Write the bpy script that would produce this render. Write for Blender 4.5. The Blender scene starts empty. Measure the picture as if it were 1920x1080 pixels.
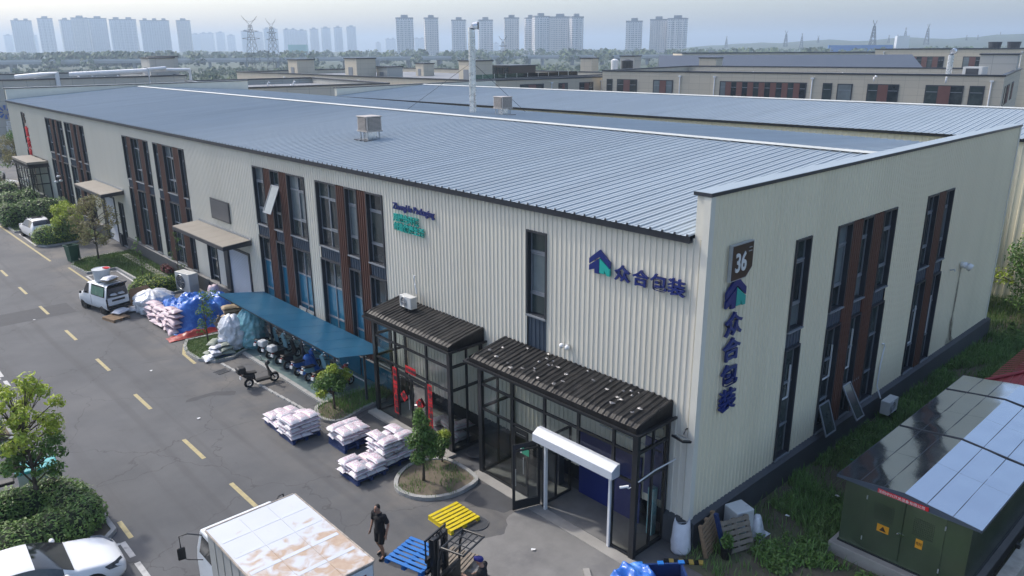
import bpy, math, random
from mathutils import Vector, Matrix, noise as mnoise
random.seed(7)
R = math.radians
scene = bpy.context.scene
col = scene.collection

# ---------------------------------------------------------------- camera
cam_d = bpy.data.cameras.new('camera')
cam = bpy.data.objects.new('camera', cam_d); col.objects.link(cam)
cam_d.sensor_width = 36.0; cam_d.lens = 27.146; cam_d.clip_start = 0.3; cam_d.clip_end = 20000
YAW, PITCH, ROLL = 0.82645, 0.30131, -0.00595
_f = Vector((math.cos(YAW) * math.cos(PITCH), math.sin(YAW) * math.cos(PITCH), -math.sin(PITCH)))
_r = Vector((math.sin(YAW), -math.cos(YAW), 0)); _u = _r.cross(_f)
_r2 = _r * math.cos(ROLL) + _u * math.sin(ROLL); _u2 = -_r * math.sin(ROLL) + _u * math.cos(ROLL)
cam.matrix_world = Matrix(((_r2.x, _u2.x, -_f.x, -16.893), (_r2.y, _u2.y, -_f.y, -10.847), (_r2.z, _u2.z, -_f.z, 14.084), (0, 0, 0, 1)))
scene.camera = cam

# ---------------------------------------------------------------- sky, sun, exposure
SUN_EL = R(47); SUN_DIR = Vector((-0.27, 0.963, 0)).normalized()      # towards the sun, on plan
world = bpy.data.worlds.new('World'); scene.world = world; world.use_nodes = True
wn = world.node_tree.nodes; wl = world.node_tree.links
sky = wn.new('ShaderNodeTexSky'); sky.sky_type = 'NISHITA'; sky.sun_disc = False
sky.sun_elevation = SUN_EL; sky.sun_rotation = math.atan2(SUN_DIR.x, SUN_DIR.y)
sky.altitude = 100; sky.air_density = 1.0; sky.dust_density = 3.4; sky.ozone_density = 1.5
bg = wn['Background']; bg.inputs[1].default_value = 0.15
wl.new(sky.outputs[0], bg.inputs[0])
sun_d = bpy.data.lights.new('sun', 'SUN'); sun_d.energy = 1.55; sun_d.angle = R(2.5); sun_d.color = (1.0, 0.95, 0.87)
sun = bpy.data.objects.new('sun', sun_d); col.objects.link(sun)
_sd = Vector((SUN_DIR.x * math.cos(SUN_EL), SUN_DIR.y * math.cos(SUN_EL), math.sin(SUN_EL)))
sun.rotation_euler = _sd.to_track_quat('Z', 'Y').to_euler(); sun.location = _sd * 60
vs = scene.view_settings; vs.view_transform = 'Standard'; vs.look = 'None'; vs.gamma = 1.0; vs.use_curve_mapping = False
vs.exposure = 0.84
cy = scene.cycles; cy.use_denoising = True; cy.max_bounces = 6; cy.diffuse_bounces = 3; cy.glossy_bounces = 3
cy.transmission_bounces = 4; cy.transparent_max_bounces = 12; cy.volume_bounces = 0; cy.caustics_reflective = False; cy.caustics_refractive = False
cy.use_adaptive_sampling = True; cy.sample_clamp_indirect = 6.0

# ---------------------------------------------------------------- materials
def _new(name):
    m = bpy.data.materials.new(name); m.use_nodes = True
    nt = m.node_tree; return m, nt, nt.nodes, nt.links, nt.nodes['Principled BSDF']
def _pos(nt, kind):
    if kind == 'obj':
        return nt.nodes.new('ShaderNodeTexCoord').outputs['Object']
    return nt.nodes.new('ShaderNodeNewGeometry').outputs['Position']
def lin(c):
    return tuple(c) + (1,) if len(c) == 3 else tuple(c)
def mat(name, c, rough=0.6, metal=0.0, var=0.12, scale=1.5, bump=0.0, bscale=40, c2=None, c2amt=0.0, c2scale=0.6, spec=0.5, stretch=None, coord='pos', island=0.0, trans=0.0):
    m, nt, N, L, P = _new(name)
    pos = _pos(nt, coord)
    if stretch:
        mp = N.new('ShaderNodeMapping'); mp.inputs['Scale'].default_value = stretch
        L.new(pos, mp.inputs[0]); spos = mp.outputs[0]
    else: spos = pos
    n = N.new('ShaderNodeTexNoise'); n.inputs['Scale'].default_value = scale; n.inputs['Detail'].default_value = 5; n.inputs['Roughness'].default_value = 0.6
    L.new(spos, n.inputs['Vector'])
    mr = N.new('ShaderNodeMapRange'); mr.inputs[1].default_value = 0.25; mr.inputs[2].default_value = 0.75; mr.inputs[3].default_value = 1 - var; mr.inputs[4].default_value = 1 + var
    L.new(n.outputs[0], mr.inputs[0])
    mul = N.new('ShaderNodeMix'); mul.data_type = 'RGBA'; mul.blend_type = 'MULTIPLY'; mul.inputs[0].default_value = 1
    mul.inputs[6].default_value = lin(c); L.new(mr.outputs[0], mul.inputs[7])
    out = mul.outputs[2]
    if c2 is not None:
        n2 = N.new('ShaderNodeTexNoise'); n2.inputs['Scale'].default_value = c2scale; n2.inputs['Detail'].default_value = 6; n2.inputs['Roughness'].default_value = 0.65
        L.new(spos, n2.inputs['Vector'])
        r2 = N.new('ShaderNodeMapRange'); r2.inputs[1].default_value = 0.5; r2.inputs[2].default_value = 0.68; r2.inputs[3].default_value = 0; r2.inputs[4].default_value = c2amt
        L.new(n2.outputs[0], r2.inputs[0])
        mx = N.new('ShaderNodeMix'); mx.data_type = 'RGBA'; L.new(r2.outputs[0], mx.inputs[0]); L.new(out, mx.inputs[6]); mx.inputs[7].default_value = lin(c2)
        out = mx.outputs[2]
    if island > 0:
        g = N.new('ShaderNodeNewGeometry'); r3 = N.new('ShaderNodeMapRange'); r3.inputs[3].default_value = 1 - island; r3.inputs[4].default_value = 1 + island
        L.new(g.outputs['Random Per Island'], r3.inputs[0])
        mm = N.new('ShaderNodeMix'); mm.data_type = 'RGBA'; mm.blend_type = 'MULTIPLY'; mm.inputs[0].default_value = 1
        L.new(out, mm.inputs[6]); L.new(r3.outputs[0], mm.inputs[7]); out = mm.outputs[2]
    L.new(out, P.inputs['Base Color'])
    P.inputs['Roughness'].default_value = rough; P.inputs['Metallic'].default_value = metal; P.inputs['Specular IOR Level'].default_value = spec
    rr = N.new('ShaderNodeMapRange'); rr.inputs[3].default_value = max(0.03, rough - 0.1); rr.inputs[4].default_value = min(1, rough + 0.1)
    L.new(n.outputs[0], rr.inputs[0]); L.new(rr.outputs[0], P.inputs['Roughness'])
    if bump > 0:
        nb = N.new('ShaderNodeTexNoise'); nb.inputs['Scale'].default_value = bscale; nb.inputs['Detail'].default_value = 4
        L.new(pos, nb.inputs['Vector'])
        b = N.new('ShaderNodeBump'); b.inputs['Strength'].default_value = bump; b.inputs['Distance'].default_value = 0.02
        L.new(nb.outputs[0], b.inputs['Height']); L.new(b.outputs[0], P.inputs['Normal'])
    if trans > 0:
        t = N.new('ShaderNodeBsdfTranslucent'); L.new(out, t.inputs[0]); ms = N.new('ShaderNodeMixShader'); ms.inputs[0].default_value = trans
        L.new(P.outputs[0], ms.inputs[1]); L.new(t.outputs[0], ms.inputs[2]); L.new(ms.outputs[0], N['Material Output'].inputs[0])
    return m
def glass(name, tint=(0.75, 0.8, 0.8), refl=1.45, rough=0.01):
    m, nt, N, L, P = _new(name); N.remove(P)
    t = N.new('ShaderNodeBsdfTransparent'); t.inputs[0].default_value = lin(tint)
    g = N.new('ShaderNodeBsdfGlossy'); g.inputs['Roughness'].default_value = rough
    fr = N.new('ShaderNodeFresnel'); fr.inputs[0].default_value = refl
    ms = N.new('ShaderNodeMixShader'); L.new(fr.outputs[0], ms.inputs[0]); L.new(t.outputs[0], ms.inputs[1]); L.new(g.outputs[0], ms.inputs[2])
    L.new(ms.outputs[0], N['Material Output'].inputs[0]); return m

M = {}
M['cladding'] = mat('cladding', (0.76, 0.695, 0.525), 0.42, var=0.06, scale=0.35, c2=(0.655, 0.595, 0.445), c2amt=0.35, c2scale=0.5, stretch=(1, 1, 0.12))
M['cladding_front'] = mat('cladding_front', (0.69, 0.655, 0.565), 0.42, var=0.05, scale=0.35, c2=(0.62, 0.58, 0.48), c2amt=0.4, c2scale=0.5, stretch=(1, 1, 0.12))
M['leaf_mid'] = mat('leaf_mid', (0.13, 0.22, 0.042), 0.45, var=0.25, scale=1.5, island=0.45, trans=0.3)
M['cladding_trim'] = mat('cladding_trim', (0.68, 0.66, 0.58), 0.4, var=0.05)
M['roof_blue'] = mat('roof_blue', (0.30, 0.35, 0.385), 0.44, metal=0.0, var=0.13, scale=0.6, c2=(0.225, 0.26, 0.285), c2amt=0.6, c2scale=0.3, stretch=(0.25, 2.2, 1), spec=0.6)
M['ridge_white'] = mat('ridge_white', (0.47, 0.49, 0.47), 0.55, var=0.15, scale=0.8)
M['dark_trim'] = mat('dark_trim', (0.030, 0.034, 0.042), 0.42, var=0.2)
M['black_metal'] = mat('black_metal', (0.014, 0.016, 0.019), 0.32, var=0.2)
M['plinth'] = mat('plinth', (0.050, 0.055, 0.064), 0.6, var=0.25, scale=2, bump=0.2, bscale=25)
M['brown_panel'] = mat('brown_panel', (0.115, 0.050, 0.034), 0.5, var=0.15, stretch=(1, 1, 0.2))
M['spandrel'] = mat('spandrel', (0.060, 0.080, 0.110), 0.4, var=0.12)
M['win_frame'] = mat('win_frame', (0.20, 0.22, 0.245), 0.4, var=0.08)
M['pane_dark'] = mat('pane_dark', (0.020, 0.027, 0.030), 0.07, var=0.4, scale=0.9, spec=0.8, c2=(0.09, 0.105, 0.105), c2amt=0.7, c2scale=0.5)
M['pane_green'] = mat('pane_green', (0.040, 0.056, 0.055), 0.07, var=0.4, scale=0.7, spec=0.8, c2=(0.12, 0.135, 0.13), c2amt=0.7, c2scale=0.6)
M['pane_pale'] = mat('pane_pale', (0.16, 0.19, 0.20), 0.08, var=0.3, scale=0.7, spec=0.8)
M['pane_blue'] = mat('pane_blue', (0.030, 0.165, 0.26), 0.12, var=0.15, scale=0.8, spec=0.7)
M['glass'] = glass('clear_glass', (0.84, 0.88, 0.87))
M['white_paint'] = mat('white_paint', (0.70, 0.71, 0.71), 0.35, var=0.05)
M['shutter'] = mat('shutter', (0.50, 0.53, 0.58), 0.45, var=0.06)
M['asphalt'] = None
M['concrete'] = mat('concrete', (0.30, 0.29, 0.27), 0.85, var=0.18, scale=1.2, bump=0.25, bscale=30, c2=(0.20, 0.19, 0.18), c2amt=0.6, c2scale=0.8)
M['concrete_dark'] = mat('concrete_dark', (0.175, 0.173, 0.168), 0.7, var=0.2, scale=1.1, c2=(0.09, 0.09, 0.095), c2amt=0.6)
M['kerb'] = mat('kerb', (0.33, 0.33, 0.32), 0.85, var=0.2, scale=3, bump=0.2)
M['line_white'] = mat('line_white', (0.46, 0.46, 0.45), 0.7, var=0.15, scale=6, c2=(0.22, 0.22, 0.22), c2amt=0.7, c2scale=5)
M['line_yellow'] = mat('line_yellow', (0.38, 0.32, 0.16), 0.7, var=0.15, scale=6, c2=(0.20, 0.19, 0.16), c2amt=0.6, c2scale=4)
M['soil'] = mat('soil', (0.14, 0.115, 0.085), 0.95, var=0.3, scale=3, bump=0.6, bscale=18, c2=(0.06, 0.07, 0.03), c2amt=0.6, c2scale=1.5)
M['turf'] = mat('turf', (0.052, 0.082, 0.024), 0.95, var=0.35, scale=2.5, bump=0.6, bscale=25, c2=(0.11, 0.10, 0.05), c2amt=0.5, c2scale=0.9)
M['grass'] = mat('grass_blades', (0.075, 0.145, 0.032), 0.6, var=0.25, scale=0.8, c2=(0.115, 0.14, 0.045), c2amt=0.5, c2scale=0.7, island=0.35, trans=0.25)
M['grass_dark'] = mat('grass_tall', (0.125, 0.235, 0.058), 0.6, var=0.3, scale=0.6, c2=(0.19, 0.26, 0.08), c2amt=0.5, c2scale=0.4, island=0.4, trans=0.25)
M['leaf'] = mat('leaf', (0.095, 0.185, 0.036), 0.5, var=0.25, scale=1.5, island=0.45, trans=0.35)
M['leaf_hedge'] = mat('leaf_hedge', (0.115, 0.205, 0.042), 0.42, var=0.25, scale=1.5, island=0.5, trans=0.2)
M['leaf_lime'] = mat('leaf_lime', (0.36, 0.44, 0.06), 0.5, var=0.2, scale=1.5, island=0.4, trans=0.35)
M['leaf_olive'] = mat('leaf_olive', (0.24, 0.23, 0.10), 0.6, var=0.2, scale=2, c2=(0.24, 0.19, 0.11), c2amt=0.6, c2scale=1.5, island=0.4, trans=0.3)
M['leaf_far'] = mat('leaf_far', (0.055, 0.088, 0.034), 0.8, var=0.35, scale=0.02, island=0.45)
M['leaf_red'] = mat('leaf_red', (0.16, 0.035, 0.04), 0.6, var=0.2, island=0.4, trans=0.2)
M['bark'] = mat('bark', (0.085, 0.066, 0.05), 0.9, var=0.3, scale=8, bump=0.4)
def sack_mat():
    m, nt, N, L, P = _new('printed_sack')
    pos = N.new('ShaderNodeTexCoord').outputs['Object']; sp = N.new('ShaderNodeSeparateXYZ'); L.new(pos, sp.inputs[0])
    def mth(op, a, b=None):
        x = N.new('ShaderNodeMath'); x.operation = op
        for k, s in ((0, a), (1, b)):
            if s is None: continue
            if isinstance(s, (int, float)): x.inputs[k].default_value = s
            else: L.new(s, x.inputs[k])
        return x.outputs[0]
    n = N.new('ShaderNodeTexNoise'); n.inputs['Scale'].default_value = 26; n.inputs['Detail'].default_value = 2; L.new(pos, n.inputs[0])
    band = mth('MULTIPLY', mth('LESS_THAN', mth('ABSOLUTE', sp.outputs[1]), 0.13), mth('LESS_THAN', mth('ABSOLUTE', sp.outputs[0]), 0.26))
    edge = mth('MULTIPLY', mth('GREATER_THAN', mth('ABSOLUTE', sp.outputs[1]), 0.17), mth('LESS_THAN', mth('ABSOLUTE', sp.outputs[1]), 0.19))
    pr_ = mth('MULTIPLY', mth('MAXIMUM', mth('MULTIPLY', band, mth('GREATER_THAN', n.outputs[0], 0.53)), edge), 0.62)
    d = N.new('ShaderNodeTexNoise'); d.inputs['Scale'].default_value = 4; d.inputs['Detail'].default_value = 5; L.new(_pos(nt, 'pos'), d.inputs[0])
    b = N.new('ShaderNodeMix'); b.data_type = 'RGBA'; L.new(d.outputs[0], b.inputs[0]); b.inputs[6].default_value = (0.50, 0.495, 0.52, 1); b.inputs[7].default_value = (0.66, 0.65, 0.69, 1)
    x = N.new('ShaderNodeMix'); x.data_type = 'RGBA'; L.new(pr_, x.inputs[0]); L.new(b.outputs[2], x.inputs[6]); x.inputs[7].default_value = (0.46, 0.16, 0.26, 1)
    L.new(x.outputs[2], P.inputs['Base Color']); P.inputs['Roughness'].default_value = 0.45
    w = N.new('ShaderNodeTexNoise'); w.inputs['Scale'].default_value = 11; w.inputs['Detail'].default_value = 4; L.new(pos, w.inputs[0])
    bp = N.new('ShaderNodeBump'); bp.inputs['Strength'].default_value = 0.5; bp.inputs['Distance'].default_value = 0.03; L.new(w.outputs[0], bp.inputs['Height']); L.new(bp.outputs[0], P.inputs['Normal']); return m
M['sack'] = sack_mat()
M['sack_plain'] = mat('sack_plain', (0.62, 0.63, 0.67), 0.5, var=0.1, scale=4, bump=0.4, bscale=14)
M['sack_green'] = mat('sack_green', (0.24, 0.27, 0.22), 0.6, var=0.12, scale=4, bump=0.3, bscale=14)
M['sack_pink'] = mat('sack_pink', (0.52, 0.40, 0.44), 0.5, var=0.2, scale=3, bump=0.4, bscale=14, c2=(0.62, 0.60, 0.62), c2amt=0.8, c2scale=2.5)
M['sack_tan'] = mat('sack_tan', (0.33, 0.25, 0.15), 0.6, var=0.12, scale=4, bump=0.3, bscale=14)
M['tarp_blue'] = mat('tarp_blue', (0.024, 0.13, 0.50), 0.30, var=0.25, scale=2.2, bump=0.5, bscale=5, c2=(0.16, 0.38, 0.70), c2amt=0.6, c2scale=2.2)  # paler blue blotches put highlights on the folds into the colour
M['tarp_red'] = mat('tarp_red', (0.30, 0.030, 0.022), 0.4, var=0.25, scale=4, bump=0.4, bscale=8)
M['pallet_blue'] = mat('pallet_blue', (0.020, 0.15, 0.46), 0.38, var=0.12, scale=4)
M['pallet_navy'] = mat('pallet_navy', (0.012, 0.035, 0.13), 0.4, var=0.15, scale=4)
M['pallet_yellow'] = mat('pallet_yellow', (0.60, 0.47, 0.015), 0.4, var=0.1, scale=4, c2=(0.40, 0.31, 0.03), c2amt=0.3, c2scale=3)
M['wood'] = mat('wood', (0.26, 0.175, 0.105), 0.8, var=0.25, scale=5, stretch=(1, 1, 5), bump=0.2)
M['wood_grey'] = mat('wood_grey', (0.20, 0.17, 0.135), 0.85, var=0.3, scale=5, bump=0.2)
M['tyre'] = mat('tyre', (0.012, 0.012, 0.012), 0.8, var=0.2)
M['rim'] = mat('rim', (0.35, 0.36, 0.37), 0.35, metal=0.8, var=0.1)
M['black_plastic'] = mat('black_plastic', (0.012, 0.012, 0.013), 0.45, var=0.2)
M['seat'] = mat('seat', (0.016, 0.015, 0.015), 0.5, var=0.2)
M['chrome'] = mat('chrome', (0.55, 0.56, 0.57), 0.2, metal=1.0, var=0.05)
M['car_white'] = mat('car_white', (0.74, 0.75, 0.76), 0.22, var=0.03, spec=0.6)
M['van_white'] = mat('van_white', (0.62, 0.66, 0.70), 0.35, var=0.06, c2=(0.45, 0.45, 0.45), c2amt=0.3)
M['car_glass'] = mat('car_glass', (0.012, 0.015, 0.018), 0.06, var=0.3, spec=0.9)
M['lamp_glass'] = mat('lamp_glass', (0.10, 0.11, 0.12), 0.1, var=0.6, scale=12, spec=0.9)
M['red_lamp'] = mat('red_lamp', (0.16, 0.008, 0.012), 0.2, var=0.1)
M['ac_white'] = mat('ac_white', (0.52, 0.53, 0.52), 0.5, var=0.08, scale=3)
M['cooler'] = mat('cooler', (0.40, 0.36, 0.33), 0.55, var=0.08, scale=3)
M['galv'] = mat('galvanised', (0.62, 0.64, 0.66), 0.28, metal=0.85, var=0.15, scale=3)
M['steel'] = mat('steel_sheet', (0.66, 0.68, 0.71), 0.10, metal=1.0, var=0.03, scale=0.6, bump=0.45, bscale=0.8)
M['green_steel'] = mat('cabinet_steel', (0.145, 0.19, 0.125), 0.2, metal=0.65, var=0.2, scale=1.2, stretch=(1, 1, 0.4))
M['navy'] = mat('navy_letter', (0.010, 0.022, 0.15), 0.35, var=0.05)
M['teal'] = mat('teal_letter', (0.015, 0.36, 0.31), 0.35, var=0.05)
M['red'] = mat('red_paper', (0.55, 0.012, 0.018), 0.6, var=0.08, scale=8)
M['red_roof'] = mat('red_roof', (0.26, 0.022, 0.026), 0.4, var=0.12)
M['gold'] = mat('gold_print', (0.55, 0.38, 0.08), 0.5)
M['sign_brown'] = mat('sign_brown', (0.040, 0.024, 0.018), 0.35, var=0.1)
M['sign_grey'] = mat('sign_grey', (0.42, 0.44, 0.46), 0.35, metal=0.3, var=0.05)
M['screen'] = mat('notice_board', (0.085, 0.088, 0.095), 0.35, var=0.12)
M['skin'] = mat('skin', (0.36, 0.20, 0.135), 0.5, var=0.08, scale=10)
M['cloth_black'] = mat('cloth_black', (0.011, 0.011, 0.013), 0.85, var=0.25, scale=6, bump=0.3, bscale=20)
M['hair'] = mat('hair', (0.008, 0.007, 0.007), 0.7)
M['cap_blue'] = mat('cap_blue', (0.014, 0.018, 0.16), 0.8)
M['canopy_blue'] = None
M['canopy_grey'] = mat('canopy_grey', (0.22, 0.20, 0.17), 0.6, var=0.12, scale=2)
M['black_film'] = mat('black_film', (0.010, 0.010, 0.011), 0.5, var=0.5, scale=3, bump=0.5, bscale=9, spec=0.3, c2=(0.04, 0.037, 0.033), c2amt=0.3, c2scale=1.5)
M['crinkle_film'] = mat('crinkled_film', (0.13, 0.13, 0.135), 0.25, var=0.6, scale=14, bump=1.0, bscale=18, spec=0.8)
M['poly_white'] = mat('poly_white', (0.60, 0.62, 0.66), 0.28, var=0.15, scale=4, bump=0.8, bscale=9, spec=0.7)
M['poly_cyan'] = mat('poly_cyan', (0.22, 0.47, 0.52), 0.25, var=0.25, scale=3, bump=0.8, bscale=9, c2=(0.52, 0.58, 0.62), c2amt=0.8, c2scale=1.3)
M['card'] = mat('cardboard', (0.22, 0.14, 0.085), 0.85, var=0.12, scale=4)
M['bin_green'] = mat('bin_green', (0.010, 0.070, 0.038), 0.45, var=0.1)
M['scooter_cyan'] = mat('scooter_cyan', (0.22, 0.40, 0.46), 0.3, var=0.05)
M['scooter_white'] = mat('scooter_white', (0.55, 0.57, 0.58), 0.3, var=0.05)
M['scooter_blue'] = mat('scooter_blue', (0.02, 0.10, 0.35), 0.3, var=0.05)
M['beige_wall'] = None
M['flat_roof'] = mat('flat_roof', (0.19, 0.20, 0.215), 0.8, var=0.2, scale=0.3, c2=(0.28, 0.29, 0.31), c2amt=0.5, c2scale=0.2)
M['red_brown'] = mat('red_brown_panel', (0.15, 0.062, 0.050), 0.5, var=0.12)
M['fence_conc'] = mat('fence_conc', (0.34, 0.33, 0.29), 0.85, var=0.25, scale=2, bump=0.3, c2=(0.16, 0.16, 0.14), c2amt=0.6, c2scale=1.2)
M['steel_dark'] = mat('steel_dark', (0.07, 0.075, 0.085), 0.5, metal=0.4, var=0.2)
M['green_sign'] = mat('green_sign', (0.01, 0.30, 0.18), 0.4)
M['orange'] = mat('orange_label', (0.65, 0.30, 0.02), 0.5)
M['ins_white'] = mat('pipe_white', (0.66, 0.68, 0.70), 0.45, var=0.06)
M['viaduct'] = mat('viaduct_concrete', (0.32, 0.33, 0.34), 0.85, var=0.1, scale=0.05)

def brickmat(name, c, mortar, bw, bh, vertical='x', var=0.06, rough=0.6, msize=0.012):
    """wall of large rectangular facing panels: flat joints, colour only"""
    m, nt, N, L, P = _new(name)
    pos = N.new('ShaderNodeTexCoord').outputs['Object']
    sp = N.new('ShaderNodeSeparateXYZ'); L.new(pos, sp.inputs[0])
    ad = N.new('ShaderNodeMath'); ad.operation = 'ADD'; L.new(sp.outputs[0], ad.inputs[0]); L.new(sp.outputs[1], ad.inputs[1])
    cb = N.new('ShaderNodeCombineXYZ'); L.new(ad.outputs[0], cb.inputs[0]); L.new(sp.outputs[2], cb.inputs[1])
    b = N.new('ShaderNodeTexBrick'); L.new(cb.outputs[0], b.inputs['Vector'])
    b.offset = 0.0; b.inputs['Scale'].default_value = 1; b.inputs['Brick Width'].default_value = bw; b.inputs['Row Height'].default_value = bh
    b.inputs['Mortar Size'].default_value = msize; b.inputs['Color1'].default_value = lin(c); b.inputs['Color2'].default_value = lin([x * (1 - var) for x in c]); b.inputs['Mortar'].default_value = lin(mortar)
    L.new(b.outputs[0], P.inputs['Base Color']); P.inputs['Roughness'].default_value = rough
    return m
M['beige_wall'] = brickmat('beige_wall', (0.55, 0.49, 0.385), (0.36, 0.32, 0.25), 1.6, 0.9, msize=0.015)
M['grey_wall'] = brickmat('grey_wall', (0.45, 0.44, 0.40), (0.27, 0.27, 0.25), 3.0, 1.8, msize=0.03)

def asphalt():
    m, nt, N, L, P = _new('asphalt')
    pos = _pos(nt, 'pos')
    def noi(sc, det=6, rg=0.6):
        n = N.new('ShaderNodeTexNoise'); n.inputs['Scale'].default_value = sc; n.inputs['Detail'].default_value = det; n.inputs['Roughness'].default_value = rg
        L.new(pos, n.inputs['Vector']); return n.outputs[0]
    def rng(s, a, b, c, d):
        r = N.new('ShaderNodeMapRange'); r.inputs[1].default_value = a; r.inputs[2].default_value = b; r.inputs[3].default_value = c; r.inputs[4].default_value = d
        L.new(s, r.inputs[0]); return r.outputs[0]
    def mix(f, a, b):
        x = N.new('ShaderNodeMix'); x.data_type = 'RGBA'
        if isinstance(f, float): x.inputs[0].default_value = f
        else: L.new(f, x.inputs[0])
        for k, s in ((6, a), (7, b)):
            if isinstance(s, tuple): x.inputs[k].default_value = lin(s)
            else: L.new(s, x.inputs[k])
        return x.outputs[2]
    base = mix(rng(noi(0.35), 0.35, 0.65, 0, 1), (0.060, 0.064, 0.071), (0.088, 0.092, 0.099))
    base = mix(rng(noi(60, 2), 0.4, 0.7, 0, 0.35), base, (0.13, 0.13, 0.13))
    # pale dust swept along the building edge of the road
    sp = N.new('ShaderNodeSeparateXYZ'); L.new(pos, sp.inputs[0])
    edge = rng(sp.outputs[0], -7.2, -4.6, 0, 1)
    dn = rng(noi(0.42, 7), 0.42, 0.62, 0, 1)
    mu = N.new('ShaderNodeMath'); mu.operation = 'MULTIPLY'; L.new(edge, mu.inputs[0]); L.new(dn, mu.inputs[1])
    m2 = N.new('ShaderNodeMath'); m2.operation = 'MULTIPLY'; m2.inputs[1].default_value = 0.7; L.new(mu.outputs[0], m2.inputs[0])
    base = mix(m2.outputs[0], base, (0.160, 0.147, 0.130))
    # tyre-worn lighter bands across the whole road
    base = mix(rng(noi(0.16, 4), 0.5, 0.66, 0, 0.5), base, (0.125, 0.125, 0.127))
    # faint tyre tracks along the lanes
    mpx = N.new('ShaderNodeMapping'); mpx.inputs['Scale'].default_value = (1.6, 0.05, 1); L.new(pos, mpx.inputs[0])
    tn = N.new('ShaderNodeTexNoise'); tn.inputs['Scale'].default_value = 1.0; tn.inputs['Detail'].default_value = 5; L.new(mpx.outputs[0], tn.inputs[0])
    base = mix(rng(tn.outputs[0], 0.52, 0.68, 0, 0.45), base, (0.052, 0.052, 0.055))
    vo = N.new('ShaderNodeTexVoronoi'); vo.feature = 'DISTANCE_TO_EDGE'; vo.inputs['Scale'].default_value = 0.22; dd = N.new('ShaderNodeVectorMath'); dd.operation = 'ADD'; nn_ = N.new('ShaderNodeTexNoise'); nn_.inputs['Scale'].default_value = 1.3; nn_.inputs['Detail'].default_value = 6; L.new(pos, nn_.inputs[0]); L.new(pos, dd.inputs[0]); L.new(nn_.outputs[1], dd.inputs[1]); L.new(dd.outputs[0], vo.inputs['Vector'])
    base = mix(rng(vo.outputs['Distance'], 0.0, 0.006, 0.55, 0), base, (0.03, 0.03, 0.032))
    # oil stains
    base = mix(rng(noi(0.9, 3), 0.68, 0.76, 0, 0.55), base, (0.038, 0.038, 0.04))
    L.new(base, P.inputs['Base Color']); P.inputs['Roughness'].default_value = 0.82
    b = N.new('ShaderNodeBump'); b.inputs['Strength'].default_value = 0.25; b.inputs['Distance'].default_value = 0.01
    L.new(noi(90, 3), b.inputs['Height']); L.new(b.outputs[0], P.inputs['Normal'])
    return m
M['asphalt'] = asphalt()
M['asphalt_patch'] = mat('asphalt_patch', (0.058, 0.060, 0.065), 0.85, var=0.2, scale=2, bump=0.2, bscale=80)
def poly_sheet():
    m, nt, N, L, P = _new('blue_polycarbonate')
    pos = _pos(nt, 'pos'); n = N.new('ShaderNodeTexNoise'); n.inputs['Scale'].default_value = 0.7; n.inputs['Detail'].default_value = 6; L.new(pos, n.inputs[0])
    r = N.new('ShaderNodeMapRange'); r.inputs[1].default_value = 0.3; r.inputs[2].default_value = 0.7; L.new(n.outputs[0], r.inputs[0])
    mx = N.new('ShaderNodeMix'); mx.data_type = 'RGBA'; L.new(r.outputs[0], mx.inputs[0]); mx.inputs[6].default_value = (0.020, 0.13, 0.25, 1); mx.inputs[7].default_value = (0.05, 0.18, 0.30, 1)
    L.new(mx.outputs[2], P.inputs['Base Color']); P.inputs['Roughness'].default_value = 0.28
    t = N.new('ShaderNodeBsdfTransparent'); t.inputs[0].default_value = (0.10, 0.52, 0.70, 1); ms = N.new('ShaderNodeMixShader'); ms.inputs[0].default_value = 0.42
    L.new(P.outputs[0], ms.inputs[1]); L.new(t.outputs[0], ms.inputs[2]); L.new(ms.outputs[0], N['Material Output'].inputs[0]); return m
M['canopy_blue'] = poly_sheet()
def tower_mat(name, wall, win, bw, bh):
    m = brickmat(name, win, wall, bw, bh, var=0.4, rough=0.5, msize=bh * 0.27); return m
M['tower_a'] = tower_mat('tower_facade_warm', (0.72, 0.68, 0.66), (0.20, 0.22, 0.25), 3.6, 3.0)
M['tower_b'] = tower_mat('tower_facade_cool', (0.55, 0.57, 0.60), (0.22, 0.24, 0.27), 3.2, 3.0)
M['tower_c'] = tower_mat('tower_facade_grey', (0.62, 0.62, 0.64), (0.26, 0.27, 0.30), 4.6, 3.2)
M['tower_d'] = tower_mat('tower_facade_tan', (0.66, 0.60, 0.55), (0.22, 0.22, 0.24), 2.8, 2.9)
M['tower_cap'] = mat('tower_cap', (0.11, 0.12, 0.14), 0.7, scale=0.05)

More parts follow.
